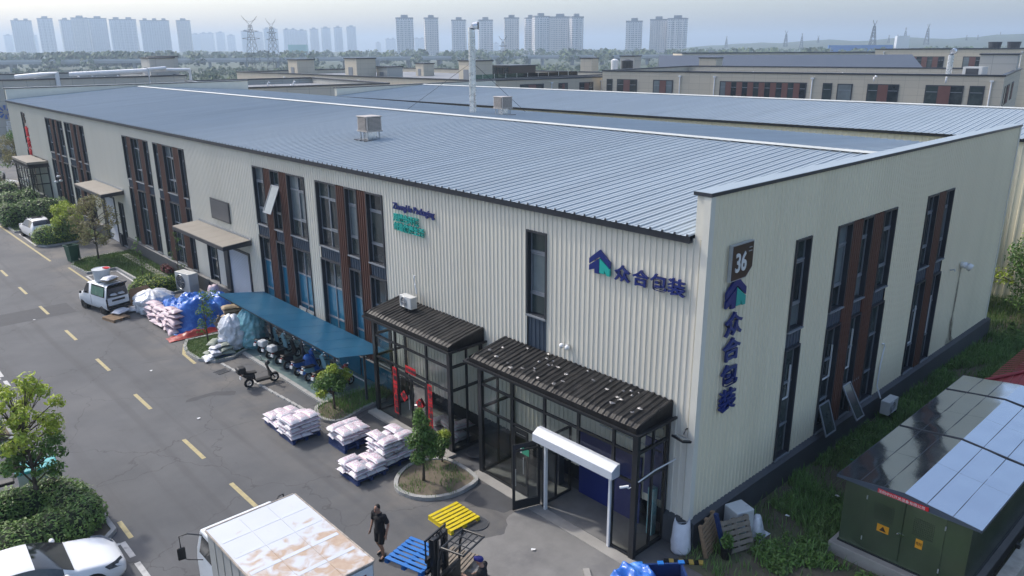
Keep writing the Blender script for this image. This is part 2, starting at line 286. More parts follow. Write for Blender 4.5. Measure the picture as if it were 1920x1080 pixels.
# ---------------------------------------------------------------- mesh helpers
class MB:
    def __init__(s): s.v = []; s.f = []; s.mi = []; s.k = 0
    def add(s, vs, fs):
        b = len(s.v); s.v += [tuple(p) for p in vs]; s.f += [tuple(b + i for i in f) for f in fs]; s.mi += [s.k] * len(fs); return s
    def box(s, x0, y0, z0, x1, y1, z1):
        return s.add([(x0, y0, z0), (x1, y0, z0), (x1, y1, z0), (x0, y1, z0), (x0, y0, z1), (x1, y0, z1), (x1, y1, z1), (x0, y1, z1)],
                     [(3, 2, 1, 0), (4, 5, 6, 7), (0, 1, 5, 4), (1, 2, 6, 5), (2, 3, 7, 6), (3, 0, 4, 7)])
    def cbox(s, c, sz, rz=0.0, rx=0.0, ry=0.0):
        m = Matrix.Translation(c) @ Matrix.Rotation(rz, 4, 'Z') @ Matrix.Rotation(ry, 4, 'Y') @ Matrix.Rotation(rx, 4, 'X')
        a, b, d = sz[0] / 2, sz[1] / 2, sz[2] / 2
        p = [m @ Vector(q) for q in ((-a, -b, -d), (a, -b, -d), (a, b, -d), (-a, b, -d), (-a, -b, d), (a, -b, d), (a, b, d), (-a, b, d))]
        return s.add(p, [(3, 2, 1, 0), (4, 5, 6, 7), (0, 1, 5, 4), (1, 2, 6, 5), (2, 3, 7, 6), (3, 0, 4, 7)])
    def ring(s, c, ax, r, n, flat=1.0):
        ax = Vector(ax).normalized(); t = Vector((0, 0, 1)) if abs(ax.z) < 0.9 else Vector((1, 0, 0))
        u = ax.cross(t).normalized(); w = ax.cross(u)
        return [Vector(c) + (u * math.cos(2 * math.pi * i / n) + w * (flat * math.sin(2 * math.pi * i / n))) * r for i in range(n)]
    def cyl(s, p0, p1, r0, r1=None, n=8, cap=True):
        r1 = r0 if r1 is None else r1; d = Vector(p1) - Vector(p0)
        a = s.ring(p0, d, r0, n); b = s.ring(p1, d, r1, n)
        f = [(i, (i + 1) % n, n + (i + 1) % n, n + i) for i in range(n)]
        if cap: f += [tuple(range(n - 1, -1, -1)), tuple(range(n, 2 * n))]
        return s.add(a + b, f)
    def tube(s, pts, r, n=6):
        pts = [Vector(p) for p in pts]; rings = []
        for i, p in enumerate(pts):
            d = (pts[min(i + 1, len(pts) - 1)] - pts[max(i - 1, 0)]); rr = r[i] if isinstance(r, (list, tuple)) else r
            rings += s.ring(p, d, rr, n)
        f = []
        for k in range(len(pts) - 1):
            for i in range(n): f.append((k * n + i, k * n + (i + 1) % n, (k + 1) * n + (i + 1) % n, (k + 1) * n + i))
        L = len(pts) - 1; f += [tuple(range(n - 1, -1, -1)), tuple(range(L * n, L * n + n))]
        return s.add(rings, f)
    def prism(s, poly, z0, z1):
        n = len(poly)
        v = [(x, y, z0) for x, y in poly] + [(x, y, z1) for x, y in poly]
        return s.add(v, [tuple(range(n - 1, -1, -1)), tuple(range(n, 2 * n))] + [(i, (i + 1) % n, n + (i + 1) % n, n + i) for i in range(n)])
    def ext(s, poly3, vec):
        n = len(poly3); vec = Vector(vec); p = [Vector(q) for q in poly3]
        return s.add(p + [q + vec for q in p], [tuple(range(n - 1, -1, -1)), tuple(range(n, 2 * n))] + [(i, (i + 1) % n, n + (i + 1) % n, n + i) for i in range(n)])
    def quad(s, a, b, c, d): return s.add([a, b, c, d], [(0, 1, 2, 3)])
    def ball(s, c, r, n=10, m=7):
        rx, ry, rz = r if isinstance(r, (tuple, list)) else (r, r, r); v = []; f = []
        for j in range(m + 1):
            th = math.pi * j / m
            for i in range(n):
                ph = 2 * math.pi * i / n; v.append((c[0] + rx * math.sin(th) * math.cos(ph), c[1] + ry * math.sin(th) * math.sin(ph), c[2] + rz * math.cos(th)))
        for j in range(m):
            for i in range(n): f.append((j * n + i, (j + 1) * n + i, (j + 1) * n + (i + 1) % n, j * n + (i + 1) % n))
        return s.add(v, f)
    def torus(s, c, ax, R0, r, n=20, m=8):
        ax = Vector(ax).normalized(); ctr = s.ring(c, ax, R0, n); v = []; f = []
        for p in ctr:
            o = (p - Vector(c)).normalized()
            for j in range(m): v.append(p + (o * math.cos(2 * math.pi * j / m) + ax * math.sin(2 * math.pi * j / m)) * r)
        for i in range(n):
            for j in range(m): f.append((i * m + j, i * m + (j + 1) % m, ((i + 1) % n) * m + (j + 1) % m, ((i + 1) % n) * m + j))
        return s.add(v, f)
    def mesh(s, name, mats, smooth=False):
        me = bpy.data.meshes.new(name); me.from_pydata(s.v, [], s.f)
        for m in (mats if isinstance(mats, (list, tuple)) else [mats]): me.materials.append(M[m] if isinstance(m, str) else m)
        if any(s.mi): me.polygons.foreach_set('material_index', s.mi)
        if smooth: me.polygons.foreach_set('use_smooth', [True] * len(s.f))
        me.update(); return me
    def build(s, name, mats, parent=None, loc=(0, 0, 0), rz=0.0, smooth=False, bev=0.0, seg=2, label=None, cat=None, group=None, kind=None):
        return link(name, s.mesh(name, mats, smooth), parent, loc, rz, bev, seg, label, cat, group, kind)
def link(name, me, parent=None, loc=(0, 0, 0), rz=0.0, bev=0.0, seg=2, label=None, cat=None, group=None, kind=None):
    o = bpy.data.objects.new(name, me); col.objects.link(o); o.location = loc; o.rotation_euler = (0, 0, rz)
    if parent is not None: o.parent = parent
    if bev > 0:
        b = o.modifiers.new('bevel', 'BEVEL'); b.width = bev; b.segments = seg; b.limit_method = 'ANGLE'; b.angle_limit = R(40)
    return tag(o, label, cat, group, kind)
def tag(o, label=None, cat=None, group=None, kind=None):
    if label: o['label'] = label
    if cat: o['category'] = cat
    if group: o['group'] = group
    if kind: o['kind'] = kind
    return o
def thing(name, label, cat, loc=(0, 0, 0), rz=0.0, group=None):
    o = bpy.data.objects.new(name, None); col.objects.link(o); o.location = loc; o.rotation_euler = (0, 0, rz); o.empty_display_size = 0.2
    return tag(o, label, cat, group)
def copy_tree(o, parent=None):
    c = o.copy(); col.objects.link(c); c.parent = parent
    for ch in o.children: copy_tree(ch, c)
    return c
def nz(x, y, z=0.0, s=1.0): return mnoise.noise(Vector((x * s, y * s, z * s)))
def rnd(a, b): return random.uniform(a, b)
def weld_smooth(o, angle=35):
    o.data.polygons.foreach_set('use_smooth', [True] * len(o.data.polygons))
def box(name, c0, c1, m, parent=None, **k): return MB().box(*c0, *c1).build(name, m, parent, **k)

# ---------------------------------------------------------------- ground
MB().quad((-1500, -700, -0.25), (5000, -700, -0.25), (5000, 5000, -0.25), (-1500, 5000, -0.25)).build('terrain', mat('terrain', (0.045, 0.065, 0.030), 0.95, var=0.4, scale=0.01, c2=(0.13, 0.125, 0.085), c2amt=0.6, c2scale=0.006), kind='structure')
MB().quad((-70, -45, 0), (150, -45, 0), (150, 175, 0), (-70, 175, 0)).build('road', 'asphalt', kind='structure')

def kerb_ring(poly, w=0.14, h=0.13, closed=True):
    """rounded kerb along a plan polyline"""
    mb = MB(); n = len(poly)
    P = [Vector((x, y, 0)) for x, y in poly]; inn = []
    c = sum(P, Vector()) / n
    for i in range(n):
        a, b = P[(i - 1) % n], P[(i + 1) % n]
        if not closed: a, b = P[max(i - 1, 0)], P[min(i + 1, n - 1)]
        t = (b - a).normalized(); nn = Vector((-t.y, t.x, 0))
        if closed and (c - P[i]).dot(nn) < 0: nn = -nn
        inn.append(P[i] + nn * w)
    m = n if closed else n - 1
    for i in range(m):
        j = (i + 1) % n; a, b, d, e = P[i], P[j], inn[j], inn[i]
        up = Vector((0, 0, h)); dn = Vector((0, 0, -0.03))
        mb.add([a + dn, b + dn, d + dn, e + dn, a + up, b + up, d + up, e + up], [(3, 2, 1, 0), (4, 5, 6, 7), (0, 1, 5, 4), (1, 2, 6, 5), (2, 3, 7, 6), (3, 0, 4, 7)])
    return mb
def smooth_poly(pts, k=5):
    out = []; n = len(pts)
    for i in range(n):
        p0, p1, p2, p3 = [Vector(pts[(i + q) % n]) for q in (-1, 0, 1, 2)]
        for t in range(k):
            t /= k; out.append(tuple(0.5 * ((2 * p1) + (p2 - p0) * t + (2 * p0 - 5 * p1 + 4 * p2 - p3) * t * t + (3 * p1 - p0 - 3 * p2 + p3) * t ** 3)))
    return out
def inside(p, poly):
    x, y = p; r = False; n = len(poly)
    for i in range(n):
        x0, y0 = poly[i]; x1, y1 = poly[(i + 1) % n]
        if (y0 > y) != (y1 > y) and x < (x1 - x0) * (y - y0) / (y1 - y0) + x0: r = not r
    return r
def sheet(name, poly, z, m, kind='structure', wob=0.03, step=0.5):
    """gently uneven ground sheet inside a polygon"""
    xs = [p[0] for p in poly]; ys = [p[1] for p in poly]; mb = MB()
    mb.add([(x, y, z) for x, y in poly], [tuple(range(len(poly)))])
    return mb.build(name, m, kind=kind)
def blades(poly, n, h0, h1, w, z, dens=None, bend=0.5, seed=1):
    rn = random.Random(seed); xs = [p[0] for p in poly]; ys = [p[1] for p in poly]; mb = MB(); k = 0
    V, F = [], []
    while k < n:
        x, y = rn.uniform(min(xs), max(xs)), rn.uniform(min(ys), max(ys)); k += 1
        if not inside((x, y), poly) or (dens and rn.random() > dens(x, y)): continue
        a = rn.uniform(0, 6.283); h = rn.uniform(h0, h1) * (0.7 + 0.6 * (nz(x, y, 3, 0.9) * 0.5 + 0.5)); b = rn.uniform(0.1, bend) * h; ww = w * rn.uniform(0.6, 1.4)
        cx, cy_ = math.cos(a), math.sin(a); q = len(V)
        V += [(x - cy_ * ww, y + cx * ww, z), (x + cy_ * ww, y - cx * ww, z), (x + cx * b * 0.4 + cy_ * ww * .7, y + cy_ * b * 0.4 - cx * ww * .7, z + h * 0.6), (x + cx * b * 0.4 - cy_ * ww * .7, y + cy_ * b * 0.4 + cx * ww * .7, z + h * 0.6), (x + cx * b, y + cy_ * b, z + h)]
        F += [(q, q + 1, q + 2, q + 3), (q + 3, q + 2, q + 4)]
    mb.v, mb.f, mb.mi = V, F, [0] * len(F); return mb

def rough_poly(pts, amp=0.22, step=0.12):
    out = []
    for i in range(len(pts)):
        a, b = Vector(pts[i]), Vector(pts[(i + 1) % len(pts)]); L = (b - a).length; k = max(1, int(L / step)); t = (b - a).normalized()
        for q in range(k):
            p = a.lerp(b, q / k); d = (nz(p.x, p.y, 3, 1.3) + 0.5 * nz(p.x, p.y, 6, 4)) * amp; out.append((p.x - t.y * d, p.y + t.x * d))
    return out
# road paint: each mark its own sheet under the road
road = bpy.data.objects['road']
def mark(name, x0, y0, x1, y1, m, z=0.005, poly=None):
    mb = MB()
    pts = poly or [(x0, y0), (x1, y0), (x1, y1), (x0, y1)]
    mb.add([(x, y, z) for x, y in pts], [tuple(range(len(pts)))]); return mb.build(name, m, road)
for y in (10.72, 14.95, 20.45, 25.9, 31.3, 36.8, 41.95, 47.3, 52.6, 58.0, 63.4):
    mark('yellow_lane_dash', -8.36, y, -8.21, y + 1.95, 'line_yellow')
for y0, y1 in ((11.75, 12.9),): mark('yellow_edge_line', -11.86, y0, -11.72, y1, 'line_yellow')
for (a, b) in ((10.75, 11.7), (9.3, 10.4), (5.2, 8.6), (27.1, 27.9), (28.5, 31.5)): mark('white_bay_line', -12.14, a, -11.98, b, 'line_white')
mark('white_bay_line', -13.2, 11.62, -12.14, 11.74, 'line_white'); mark('white_bay_line', -13.9, 28.2, -12.14, 28.34, 'line_white')
mark('yellow_edge_line', -14.5, 20.2, -13.0, 20.35, 'line_yellow')
for pl in ([(-5.32, 49.5), (-5.18, 49.5), (-5.35, 66), (-5.5, 66)], [(-4.78, 40.5), (-4.65, 40.5), (-4.72, 46.8), (-4.85, 46.8)], [(-5.15, 24.0), (-5.0, 24.0), (-4.95, 25.5), (-4.45, 26.8), (-4.55, 26.9), (-5.08, 25.6)]): mark('yellow_edge_line', 0, 0, 0, 0, 'line_yellow', poly=pl)
mark('white_bay_line', -4.55, 37.5, -4.43, 43.6, 'line_white'); mark('white_bay_line', -4.55, 43.6, -2.6, 43.72, 'line_white'); mark('white_bay_line', -2.72, 38.2, -2.6, 43.6, 'line_white')
mark('white_bay_line', -4.95, 55.2, -4.83, 60.6, 'line_white'); mark('white_bay_line', -4.95, 60.6, -2.9, 60.72, 'line_white')
mark('asphalt_patch', 0, 0, 0, 0, 'asphalt_patch', z=0.003, poly=[(-7.0, 36.2), (-7.0, 38.4), (-11.4, 38.6), (-11.4, 36.3)])
mark('asphalt_patch', 0, 0, 0, 0, 'asphalt_patch', z=0.003, poly=rough_poly([(-6.0, 20.0), (-5.2, 19.4), (-5.0, 19.7), (-5.6, 20.3), (-6.9, 20.25), (-7.0, 20.1)], 0.12))
mark('asphalt_patch', 0, 0, 0, 0, 'asphalt_patch', z=0.003, poly=[(-3.6, 10.0), (-1.62, 9.0), (-1.62, 14.1), (-3.2, 13.6)])
mark('asphalt_patch', 0, 0, 0, 0, 'asphalt_patch', z=0.003, poly=rough_poly([(-3.2, 6.4), (-2.1, 6.9), (-1.98, 6.6), (-1.98, 5.0), (-2.7, 5.0)], 0.1))
mark('concrete_apron', 0, 0, 0, 0, 'concrete_dark', z=0.0035, poly=[(-1.56, 0.7), (-1.56, 4.75)] + rough_poly([(-2.3, 4.9), (-3.4, 4.3), (-4.9, 4.6), (-5.6, 3.2), (-5.2, 1.4), (-4.0, 0.4)])[:-40])
mb = MB(); mb.cyl((0, 0, 0), (0, 0, 0.012), 0.36, n=24); mb.torus((0, 0, 0.006), (0, 0, 1), 0.38, 0.018, 24, 5)
manhole = mb.mesh('manhole_cover', 'steel_dark')
for x, y, lb in ((-3.71, 5.16, 'round iron manhole cover beside the yellow pallet'), (-0.98, 8.35, 'round dark manhole cover between the two glass entrances')):
    link('manhole_cover', manhole, None, (x, y, 0.006 if x < -2 else 0.13), label=lb, cat='manhole cover', group='manhole covers')
mb = MB()
for i in range(9): mb.box(-0.26 + i * 0.06, -0.2, 0, -0.225 + i * 0.06, 0.2, 0.02)
mb.box(-0.3, -0.24, 0, 0.3, -0.2, 0.022).box(-0.3, 0.2, 0, 0.3, 0.24, 0.022)
mb.build('drain_grate', 'steel_dark', None, (-4.55, 22.2, 0.002), R(8), label='iron drain grate at the kerb near the parked black scooter', cat='drain grate')

# ---------------------------------------------------------------- main building
EAVE, PAR, PL = 9.29, 10.53, 0.9
XE, YE, XR, ZR = 25.54, 83.0, 12.77, 10.22
fb = thing('factory_building', 'long cream corrugated factory with blue metal roof and dark glazed bays, in the centre', 'building')
def wallmap(face):
    if face == 'A': return lambda u, d, z: (-d, u, z)
    if face == 'B': return lambda u, d, z: (u, -d, z)
    if face == 'C': return lambda u, d, z: (XE + d, u, z)
    if face == 'D': return lambda u, d, z: (u, YE + d, z)
def corr(mb, face, u0, u1, z0, z1, pitch=0.2, rib=0.03, base=0.0, rw=0.05, tilt=0.016):
    """vertical-rib metal sheet between u0..u1: flat pans with raised ribs"""
    f = wallmap(face); pts = [(u0, base)]; k = math.floor(u0 / pitch)
    while k * pitch < u1:
        for off, d in ((0.0, base), (tilt, base + rib), (rw - 0.004, base + rib), (rw + tilt * 0.4, base)):
            u = k * pitch + off
            if u0 < u < u1: pts.append((u, d))
        k += 1
    pts.append((u1, base)); n = len(pts)
    v = [f(u, d, z0) for u, d in pts] + [f(u, d, z1) for u, d in pts]
    fl = face in ('A', 'D')
    fs = [((i + 1, i, n + i, n + i + 1) if fl else (i, i + 1, n + i + 1, n + i)) for i in range(n - 1)]
    return mb.add(v, fs)
def fbox(mb, face, u0, u1, d0, d1, z0, z1):
    f = wallmap(face); a = f(u0, d0, z0); b = f(u1, d1, z1)
    return mb.box(min(a[0], b[0]), min(a[1], b[1]), z0, max(a[0], b[0]), max(a[1], b[1]), z1)

TOPW, SP1, SP0, BOT = 8.5, 5.52, 4.93, 0.98
# bays: lists of (u0, u1, kind) w = window, b = brown panel
baysA = {
    'W0': [(76.6, 77.3, 'w')],
    'W1': [(62.75, 64.25, 'w'), (64.25, 64.9, 'b'), (64.9, 65.8, 'w'), (65.8, 66.6, 'b'), (66.6, 68.15, 'w')],
    'W2': [(56.45, 57.6, 'w'), (57.6, 58.35, 'b'), (58.35, 59.25, 'w'), (59.25, 60.1, 'b'), (60.1, 61.95, 'w')],
    'W3': [(42.05, 43.0, 'w'), (43.0, 43.75, 'b'), (43.75, 45.45, 'w'), (45.45, 46.25, 'b'), (46.25, 47.2, 'w')],
    'W4': [(36.0, 36.8, 'w'), (36.8, 37.7, 'b'), (37.7, 39.45, 'w'), (39.45, 40.25, 'b'), (40.25, 41.15, 'w')],
    'W5': [(21.48, 23.2, 'w'), (23.2, 23.95, 'b'), (23.95, 24.9, 'w'), (24.9, 25.6, 'b'), (25.6, 26.83, 'w')],
    'W6': [(15.1, 16.32, 'w'), (16.32, 17.0, 'b'), (17.0, 17.98, 'w'), (17.98, 18.65, 'b'), (18.65, 20.46, 'w')],
    'W7': [(5.82, 6.76, 'w')],
}
baysB = {
    'V1': [(4.77, 5.72, 'w')],
    'V2': [(7.53, 8.58, 'w'), (8.58, 9.3, 'b'), (9.3, 10.18, 'w'), (10.18, 11.04, 'b'), (11.04, 12.16, 'w')],
    'V3': [(15.1, 16.18, 'w'), (16.18, 16.93, 'b'), (16.93, 17.86, 'w')],
}
doorsA = {51.4: (51.4, 53.9, 3.6), 28.4: (28.4, 31.1, 3.6)}
def make_wall(face, length, u_lo, holes, zt, rib=0.03):
    """holes: list of (u0,u1,z0,z1)"""
    mb = MB(); hs = sorted(holes); u = u_lo
    for (a, b, z0, z1) in hs:
        if a > u: corr(mb, face, u, a, PL, zt, rib=rib)
        if z1 < zt: corr(mb, face, a, b, z1, zt, rib=rib)
        if z0 > PL + 0.05: corr(mb, face, a, b, PL, z0, rib=rib)
        u = b
    corr(mb, face, u, length, PL, zt, rib=rib); return mb
holesA = [(b[0][0], b[-1][1], BOT if k not in ('W7',) else 4.3, TOPW) for k, b in baysA.items()] + [(d[0], d[1], PL, d[2]) for d in doorsA.values()] + [(32.75, 34.1, PL, 3.4), (49.3, 50.4, PL, 3.4)]
make_wall('A', YE, 0.16, holesA, EAVE, 0.026).build('wall_sheeting', 'cladding_front', fb)
holesB = [(b[0][0], b[-1][1], BOT, TOPW) for b in baysB.values()]
make_wall('B', XE - 0.1, 0.16, holesB, PAR - 0.06, 0.018).build('wall_sheeting', 'cladding', fb)
mb = MB(); corr(mb, 'C', 0, YE, 0, EAVE, 0.4); corr(mb, 'D', 0, XE, 0, PAR - 0.06, 0.4); mb.build('wall_sheeting', 'cladding', fb)
# dark lining behind the openings, so nothing shines through
MB().box(0.45, 0.45, 0.02, XE - 0.3, YE - 0.3, 9.0).build('inner_core', mat('inner_core', (0.02, 0.022, 0.024), 0.9), fb)
# corner trims
MB().box(-0.045, -0.045, PL, 0.17, 0.17, PAR - 0.08).build('corner_trim', 'cladding_trim', fb)
MB().box(XE - 0.12, -0.045, PL, XE + 0.05, 0.14, PAR - 0.08).build('corner_trim', 'cladding_trim', fb)
# plinth with sloping top ledge
for (y0, y1) in ((0.0, 0.78), (7.5, 9.0), (14.25, 28.3), (31.2, 49.2), (54.0, 83.0)):
    MB().ext([(-0.16, y0, 0), (0.1, y0, 0), (0.1, y0, PL + 0.06), (-0.0, y0, PL + 0.05), (-0.16, y0, PL - 0.03)], (0, y1 - y0, 0)).build('plinth', 'plinth', fb)
mb = MB(); mb.ext([(0, -0.2, 0), (0, 0.1, 0), (0, 0.1, PL + 0.06), (0, 0.0, PL + 0.06), (0, -0.2, PL - 0.02)], (XE + 0.25, 0, 0)); mb.build('plinth', 'plinth', fb)
mb = MB(); mb.ext([(-0.21, -0.24, PL - 0.1), (-0.21, 0.74, PL - 0.1), (0, 0.74, PL + 0.0), (0, -0.0, PL + 0.02), (-0.0, -0.24, PL + 0.0)][:4], (0, 0, 0.02))
# gable parapets and copings
for y0, y1, o in ((0.03, 0.42, -0.06), (YE - 0.42, YE - 0.03, 0.06)):
    mb = MB(); mb.box(0.03, y0, 9.0, XE - 0.03, y1, PAR - 0.08); mb.build('parapet', 'cladding_trim', fb)
    MB().box(-0.07, y0 - 0.1, PAR - 0.09, XE + 0.08, y1 + 0.06, PAR).build('parapet_coping', 'dark_trim', fb)
    MB().ext([(-0.06, y0 - 0.085, PAR + 0.003), (-0.06, y1 + 0.05, PAR + 0.003), (-0.06, y1 + 0.05, PAR + 0.012), (-0.06, y0 - 0.085, PAR + 0.012)], (XE + 0.13, 0, 0)).build('coping_top', 'roof_blue', fb)  # paler sheet laid over the top of the dark coping
# gutter
mb = MB(); G0, G1 = 0.44, YE - 0.44
mb.ext([(-0.20, G0, EAVE - 0.12), (-0.02, G0, EAVE - 0.12), (-0.02, G0, EAVE + 0.06), (-0.06, G0, EAVE - 0.06), (-0.16, G0, EAVE - 0.06), (-0.17, G0, EAVE + 0.06), (-0.21, G0, EAVE + 0.06)], (0, G1 - G0, 0)); mb.build('gutter', 'dark_trim', fb)
# roof slopes: trapezoid ribs running down the slope
def roof_slope(x0, z0, x1, z1, y0, y1, pitch=0.4, h=0.036, name='roof', parent=None, m='roof_blue'):
    mb = MB(); pts = []; y = y0
    while y < y1:
        for o, dz in ((0, 0), (0.03, h), (0.075, h), (0.105, 0), (0.235, 0), (0.245, 0.012), (0.27, 0.012), (0.28, 0)):
            if y + o <= y1: pts.append((y + o, dz))
        y += pitch
    n = len(pts); a = [(x0, q, z0 + d) for q, d in pts]; b = [(x1, q, z1 + d) for q, d in pts]
    mb.add(a + b, [((i, n + i, n + i + 1, i + 1) if x1 > x0 else (i + 1, n + i + 1, n + i, i)) for i in range(n - 1)])
    return mb.build(name, m, parent)
roof_slope(-0.24, EAVE + 0.075, XR, ZR, 0.43, YE - 0.43, parent=fb)
roof_slope(XE + 0.2, EAVE + 0.075, XR, ZR, 0.43, YE - 0.43, parent=fb)
mb = MB()
y = 0.43
while y < YE - 0.5:
    mb.ext([(XR - 0.26, y, ZR + 0.045), (XR, y, ZR + 0.10), (XR + 0.26, y, ZR + 0.045), (XR, y, ZR + 0.075)], (0, 3.0 if y + 3 < YE - 0.43 else YE - 0.43 - y, 0)); y += 3.0
mb.build('ridge_cap', 'ridge_white', fb)
# dark closures under the roof ribs at the eave
mb = MB(); y = 0.43
while y < 60: mb.box(-0.235, y + 0.02, EAVE + 0.06, -0.225, y + 0.085, EAVE + 0.13); y += 0.4
mb.build('rib_closure', 'dark_trim', fb, kind='stuff')

rw = random.Random(3)
def pane_mat(z1, blue):
    if blue and z1 < 3.7: return 'pane_blue'
    return rw.choice(['pane_dark', 'pane_dark', 'pane_green', 'pane_green', 'pane_pale'] if z1 > 5 else ['pane_dark', 'pane_dark', 'pane_green'])
def window(face, u0, u1, z0, z1, trans, split, blue=False, skip=()):
    """dark box frame, paler glazing bars, one pane per light; the window is a part, bars and panes its sub-parts"""
    mb = MB(); t = 0.07
    fbox(mb, face, u0, u0 + t, -0.28, 0.055, z0, z1); fbox(mb, face, u1 - t, u1, -0.28, 0.055, z0, z1)
    fbox(mb, face, u0 + t, u1 - t, -0.28, 0.06, z1 - t, z1); fbox(mb, face, u0 + t, u1 - t, -0.28, 0.02, z0, z0 + 0.04)
    w = mb.build('window', 'dark_trim', fb)
    mb = MB(); fbox(mb, face, u0 + 0.01, u1 - 0.01, -0.1, 0.085, z0 - 0.045, z0 + 0.012); mb.build('sill', 'win_frame', w)
    zs = [z0 + 0.04] + list(trans) + [z1 - t]; a, b = u0 + t, u1 - t
    us = [a, (a + b) / 2, b] if split else [a, b]
    mb = MB()
    for zz in trans: fbox(mb, face, a, b, -0.175, -0.10, zz - 0.035, zz + 0.035)
    if split: fbox(mb, face, us[1] - 0.03, us[1] + 0.03, -0.175, -0.105, z0 + 0.04, z1 - t)
    fbox(mb, face, a, a + 0.035, -0.175, -0.12, z0 + 0.04, z1 - t); fbox(mb, face, b - 0.035, b, -0.175, -0.12, z0 + 0.04, z1 - t)
    mb.build('glazing_bars', 'win_frame', w)
    for i in range(len(zs) - 1):
        for j in range(len(us) - 1):
            mb = MB(); tl = rw.uniform(-0.004, 0.004)
            f = wallmap(face); e = 0.02
            q = [f(us[j] + e, -0.155 + tl, zs[i] + e), f(us[j + 1] - e, -0.155 - tl, zs[i] + e), f(us[j + 1] - e, -0.15 - tl, zs[i + 1] - e), f(us[j] + e, -0.15 + tl, zs[i + 1] - e)]
            if face == 'A': q.reverse()
            mb.quad(*q).build('pane', pane_mat(zs[i + 1], blue), w)
            if i == 1 and len(zs) == 4 and z0 > 5 and (j == 0):   # the sash of the opening light
                mb = MB(); x0, x1, y0, y1 = us[j] + 0.03, us[j + 1] - 0.03, zs[i] + 0.05, zs[i + 1] - 0.05
                for (p0, p1, r0, r1) in ((x0, x0 + 0.04, y0, y1), (x1 - 0.04, x1, y0, y1), (x0 + 0.04, x1 - 0.04, y0, y0 + 0.04), (x0 + 0.04, x1 - 0.04, y1 - 0.04, y1)): fbox(mb, face, p0, p1, -0.14, -0.095, r0, r1)
                mb.build('sash', 'win_frame', w)
    return w
for face, bays in (('A', baysA), ('B', baysB)):
    for k, cells in bays.items():
        blue = k in ('W5', 'W6')
        for (u0, u1, kd) in cells:
            if kd == 'b':
                mb = MB(); corr(mb, face, u0, u1, BOT, TOPW - 0.03, 0.16, 0.045, 0.015, 0.07); fbox(mb, face, u0, u1, -0.1, 0.014, BOT, TOPW - 0.03)
                mb.build('brown_panel', 'brown_panel', fb); continue
            wide = (u1 - u0) > 1.4
            if k == 'W7':
                window(face, u0, u1, 5.62, TOPW, (6.35, 7.78), False)
                mb = MB(); corr(mb, face, u0, u1, 4.3, 5.57, 0.2, 0.03, -0.06); mb.build('spandrel_panel', 'spandrel', fb); continue
            window(face, u0, u1, SP1, TOPW, (6.32, 7.76), wide)
            mb = MB(); corr(mb, face, u0, u1, SP0 + 0.01, SP1 - 0.06, 0.19, 0.035, -0.05, 0.06); mb.build('spandrel_panel', 'spandrel', fb)
            window(face, u0, u1, BOT + 0.03, SP0, (2.1, 3.62), wide, blue)
# an outward-opened sash on the long side, and open sashes low on the gable
def open_sash(face, u0, u1, z_top, ln, ang, m='pane_pale', thick=0.04):
    f = wallmap(face); mb = MB(); mg = MB(); s, c = math.sin(ang), math.cos(ang)
    def P(u, l, o=0.0): return f(u, 0.0 + l * s + o * c, z_top - l * c + o * s)
    for (a, b, l0, l1) in ((u0, u0 + 0.05, 0, ln), (u1 - 0.05, u1, 0, ln), (u0 + .05, u1 - .05, 0, 0.05), (u0 + .05, u1 - .05, ln - 0.05, ln)):
        mb.add([P(a, l0), P(b, l0), P(b, l1), P(a, l1), P(a, l0, thick), P(b, l0, thick), P(b, l1, thick), P(a, l1, thick)], [(3, 2, 1, 0), (4, 5, 6, 7), (0, 1, 5, 4), (1, 2, 6, 5), (2, 3, 7, 6), (3, 0, 4, 7)])
    mg.quad(P(u0 + .05, .05, .02), P(u1 - .05, .05, .02), P(u1 - .05, ln - .05, .02), P(u0 + .05, ln - .05, .02))
    o = mb.build('open_sash', 'win_frame', fb); mg.build('pane', m, o)
open_sash('A', 24.0, 24.85, 7.75, 1.42, R(24)); open_sash('A', 21.55, 22.2, 1.95, 0.95, R(20)); open_sash('A', 22.3, 23.0, 1.95, 0.95, R(20))
open_sash('B', 7.65, 8.4, 2.05, 1.15, R(20), 'pane_green'); open_sash('B', 9.4, 10.05, 2.25, 1.35, R(30), 'pane_green'); open_sash('B', 10.2 - 0.05, 10.25 + .6, 2.2, 0.02, R(5), 'pane_green')
for (u0, u1, z0, z1) in ((5.0, 5.5, 3.05, 4.2), (7.9, 8.45, 2.9, 4.1), (9.62, 10.0, 2.8, 4.3), (15.5, 15.95, 2.2, 3.8), (17.1, 17.55, 2.2, 3.9)):
    mb = MB()
    for (a, b, c, d) in ((u0, u1, z0, z0 + 0.035), (u1 - 0.035, u1, z0 + 0.035, z1)): fbox(mb, 'B', a, b, -0.13, -0.08, c, d)
    mb.build('white_sash_edge', 'white_paint', fb)

# roller doors, door pockets and canopies on the long side
for (u0, u1, zt) in doorsA.values():
    d = MB(); fbox(d, 'A', u0 - 0.14, u0, -0.3, 0.09, 0, zt); fbox(d, 'A', u1, u1 + 0.55, -0.3, 0.09, 0, zt); fbox(d, 'A', u0, u1, -0.3, 0.09, zt - 0.12, zt)
    do = d.build('roller_door', 'dark_trim', fb)
    mb = MB(); z = 0.03
    while z < zt - 0.14: mb.ext([(0.05, u0, z), (0.02, u0, z + 0.02), (0.02, u0, z + 0.07), (0.05, u0, z + 0.085)], (0, u1 - u0, 0)); z += 0.085
    mb.build('shutter_curtain', 'shutter', do)
for (u0, u1) in ((32.75, 34.1), (49.3, 50.4)):
    window('A', u0, u1, 0.1, 3.4, (2.3, 1.2), False)
    mb = MB(); fbox(mb, 'A', u1, u1 + 0.3, -0.1, 0.2, 0, 0.9); mb.build('door_pier', 'dark_trim', fb)
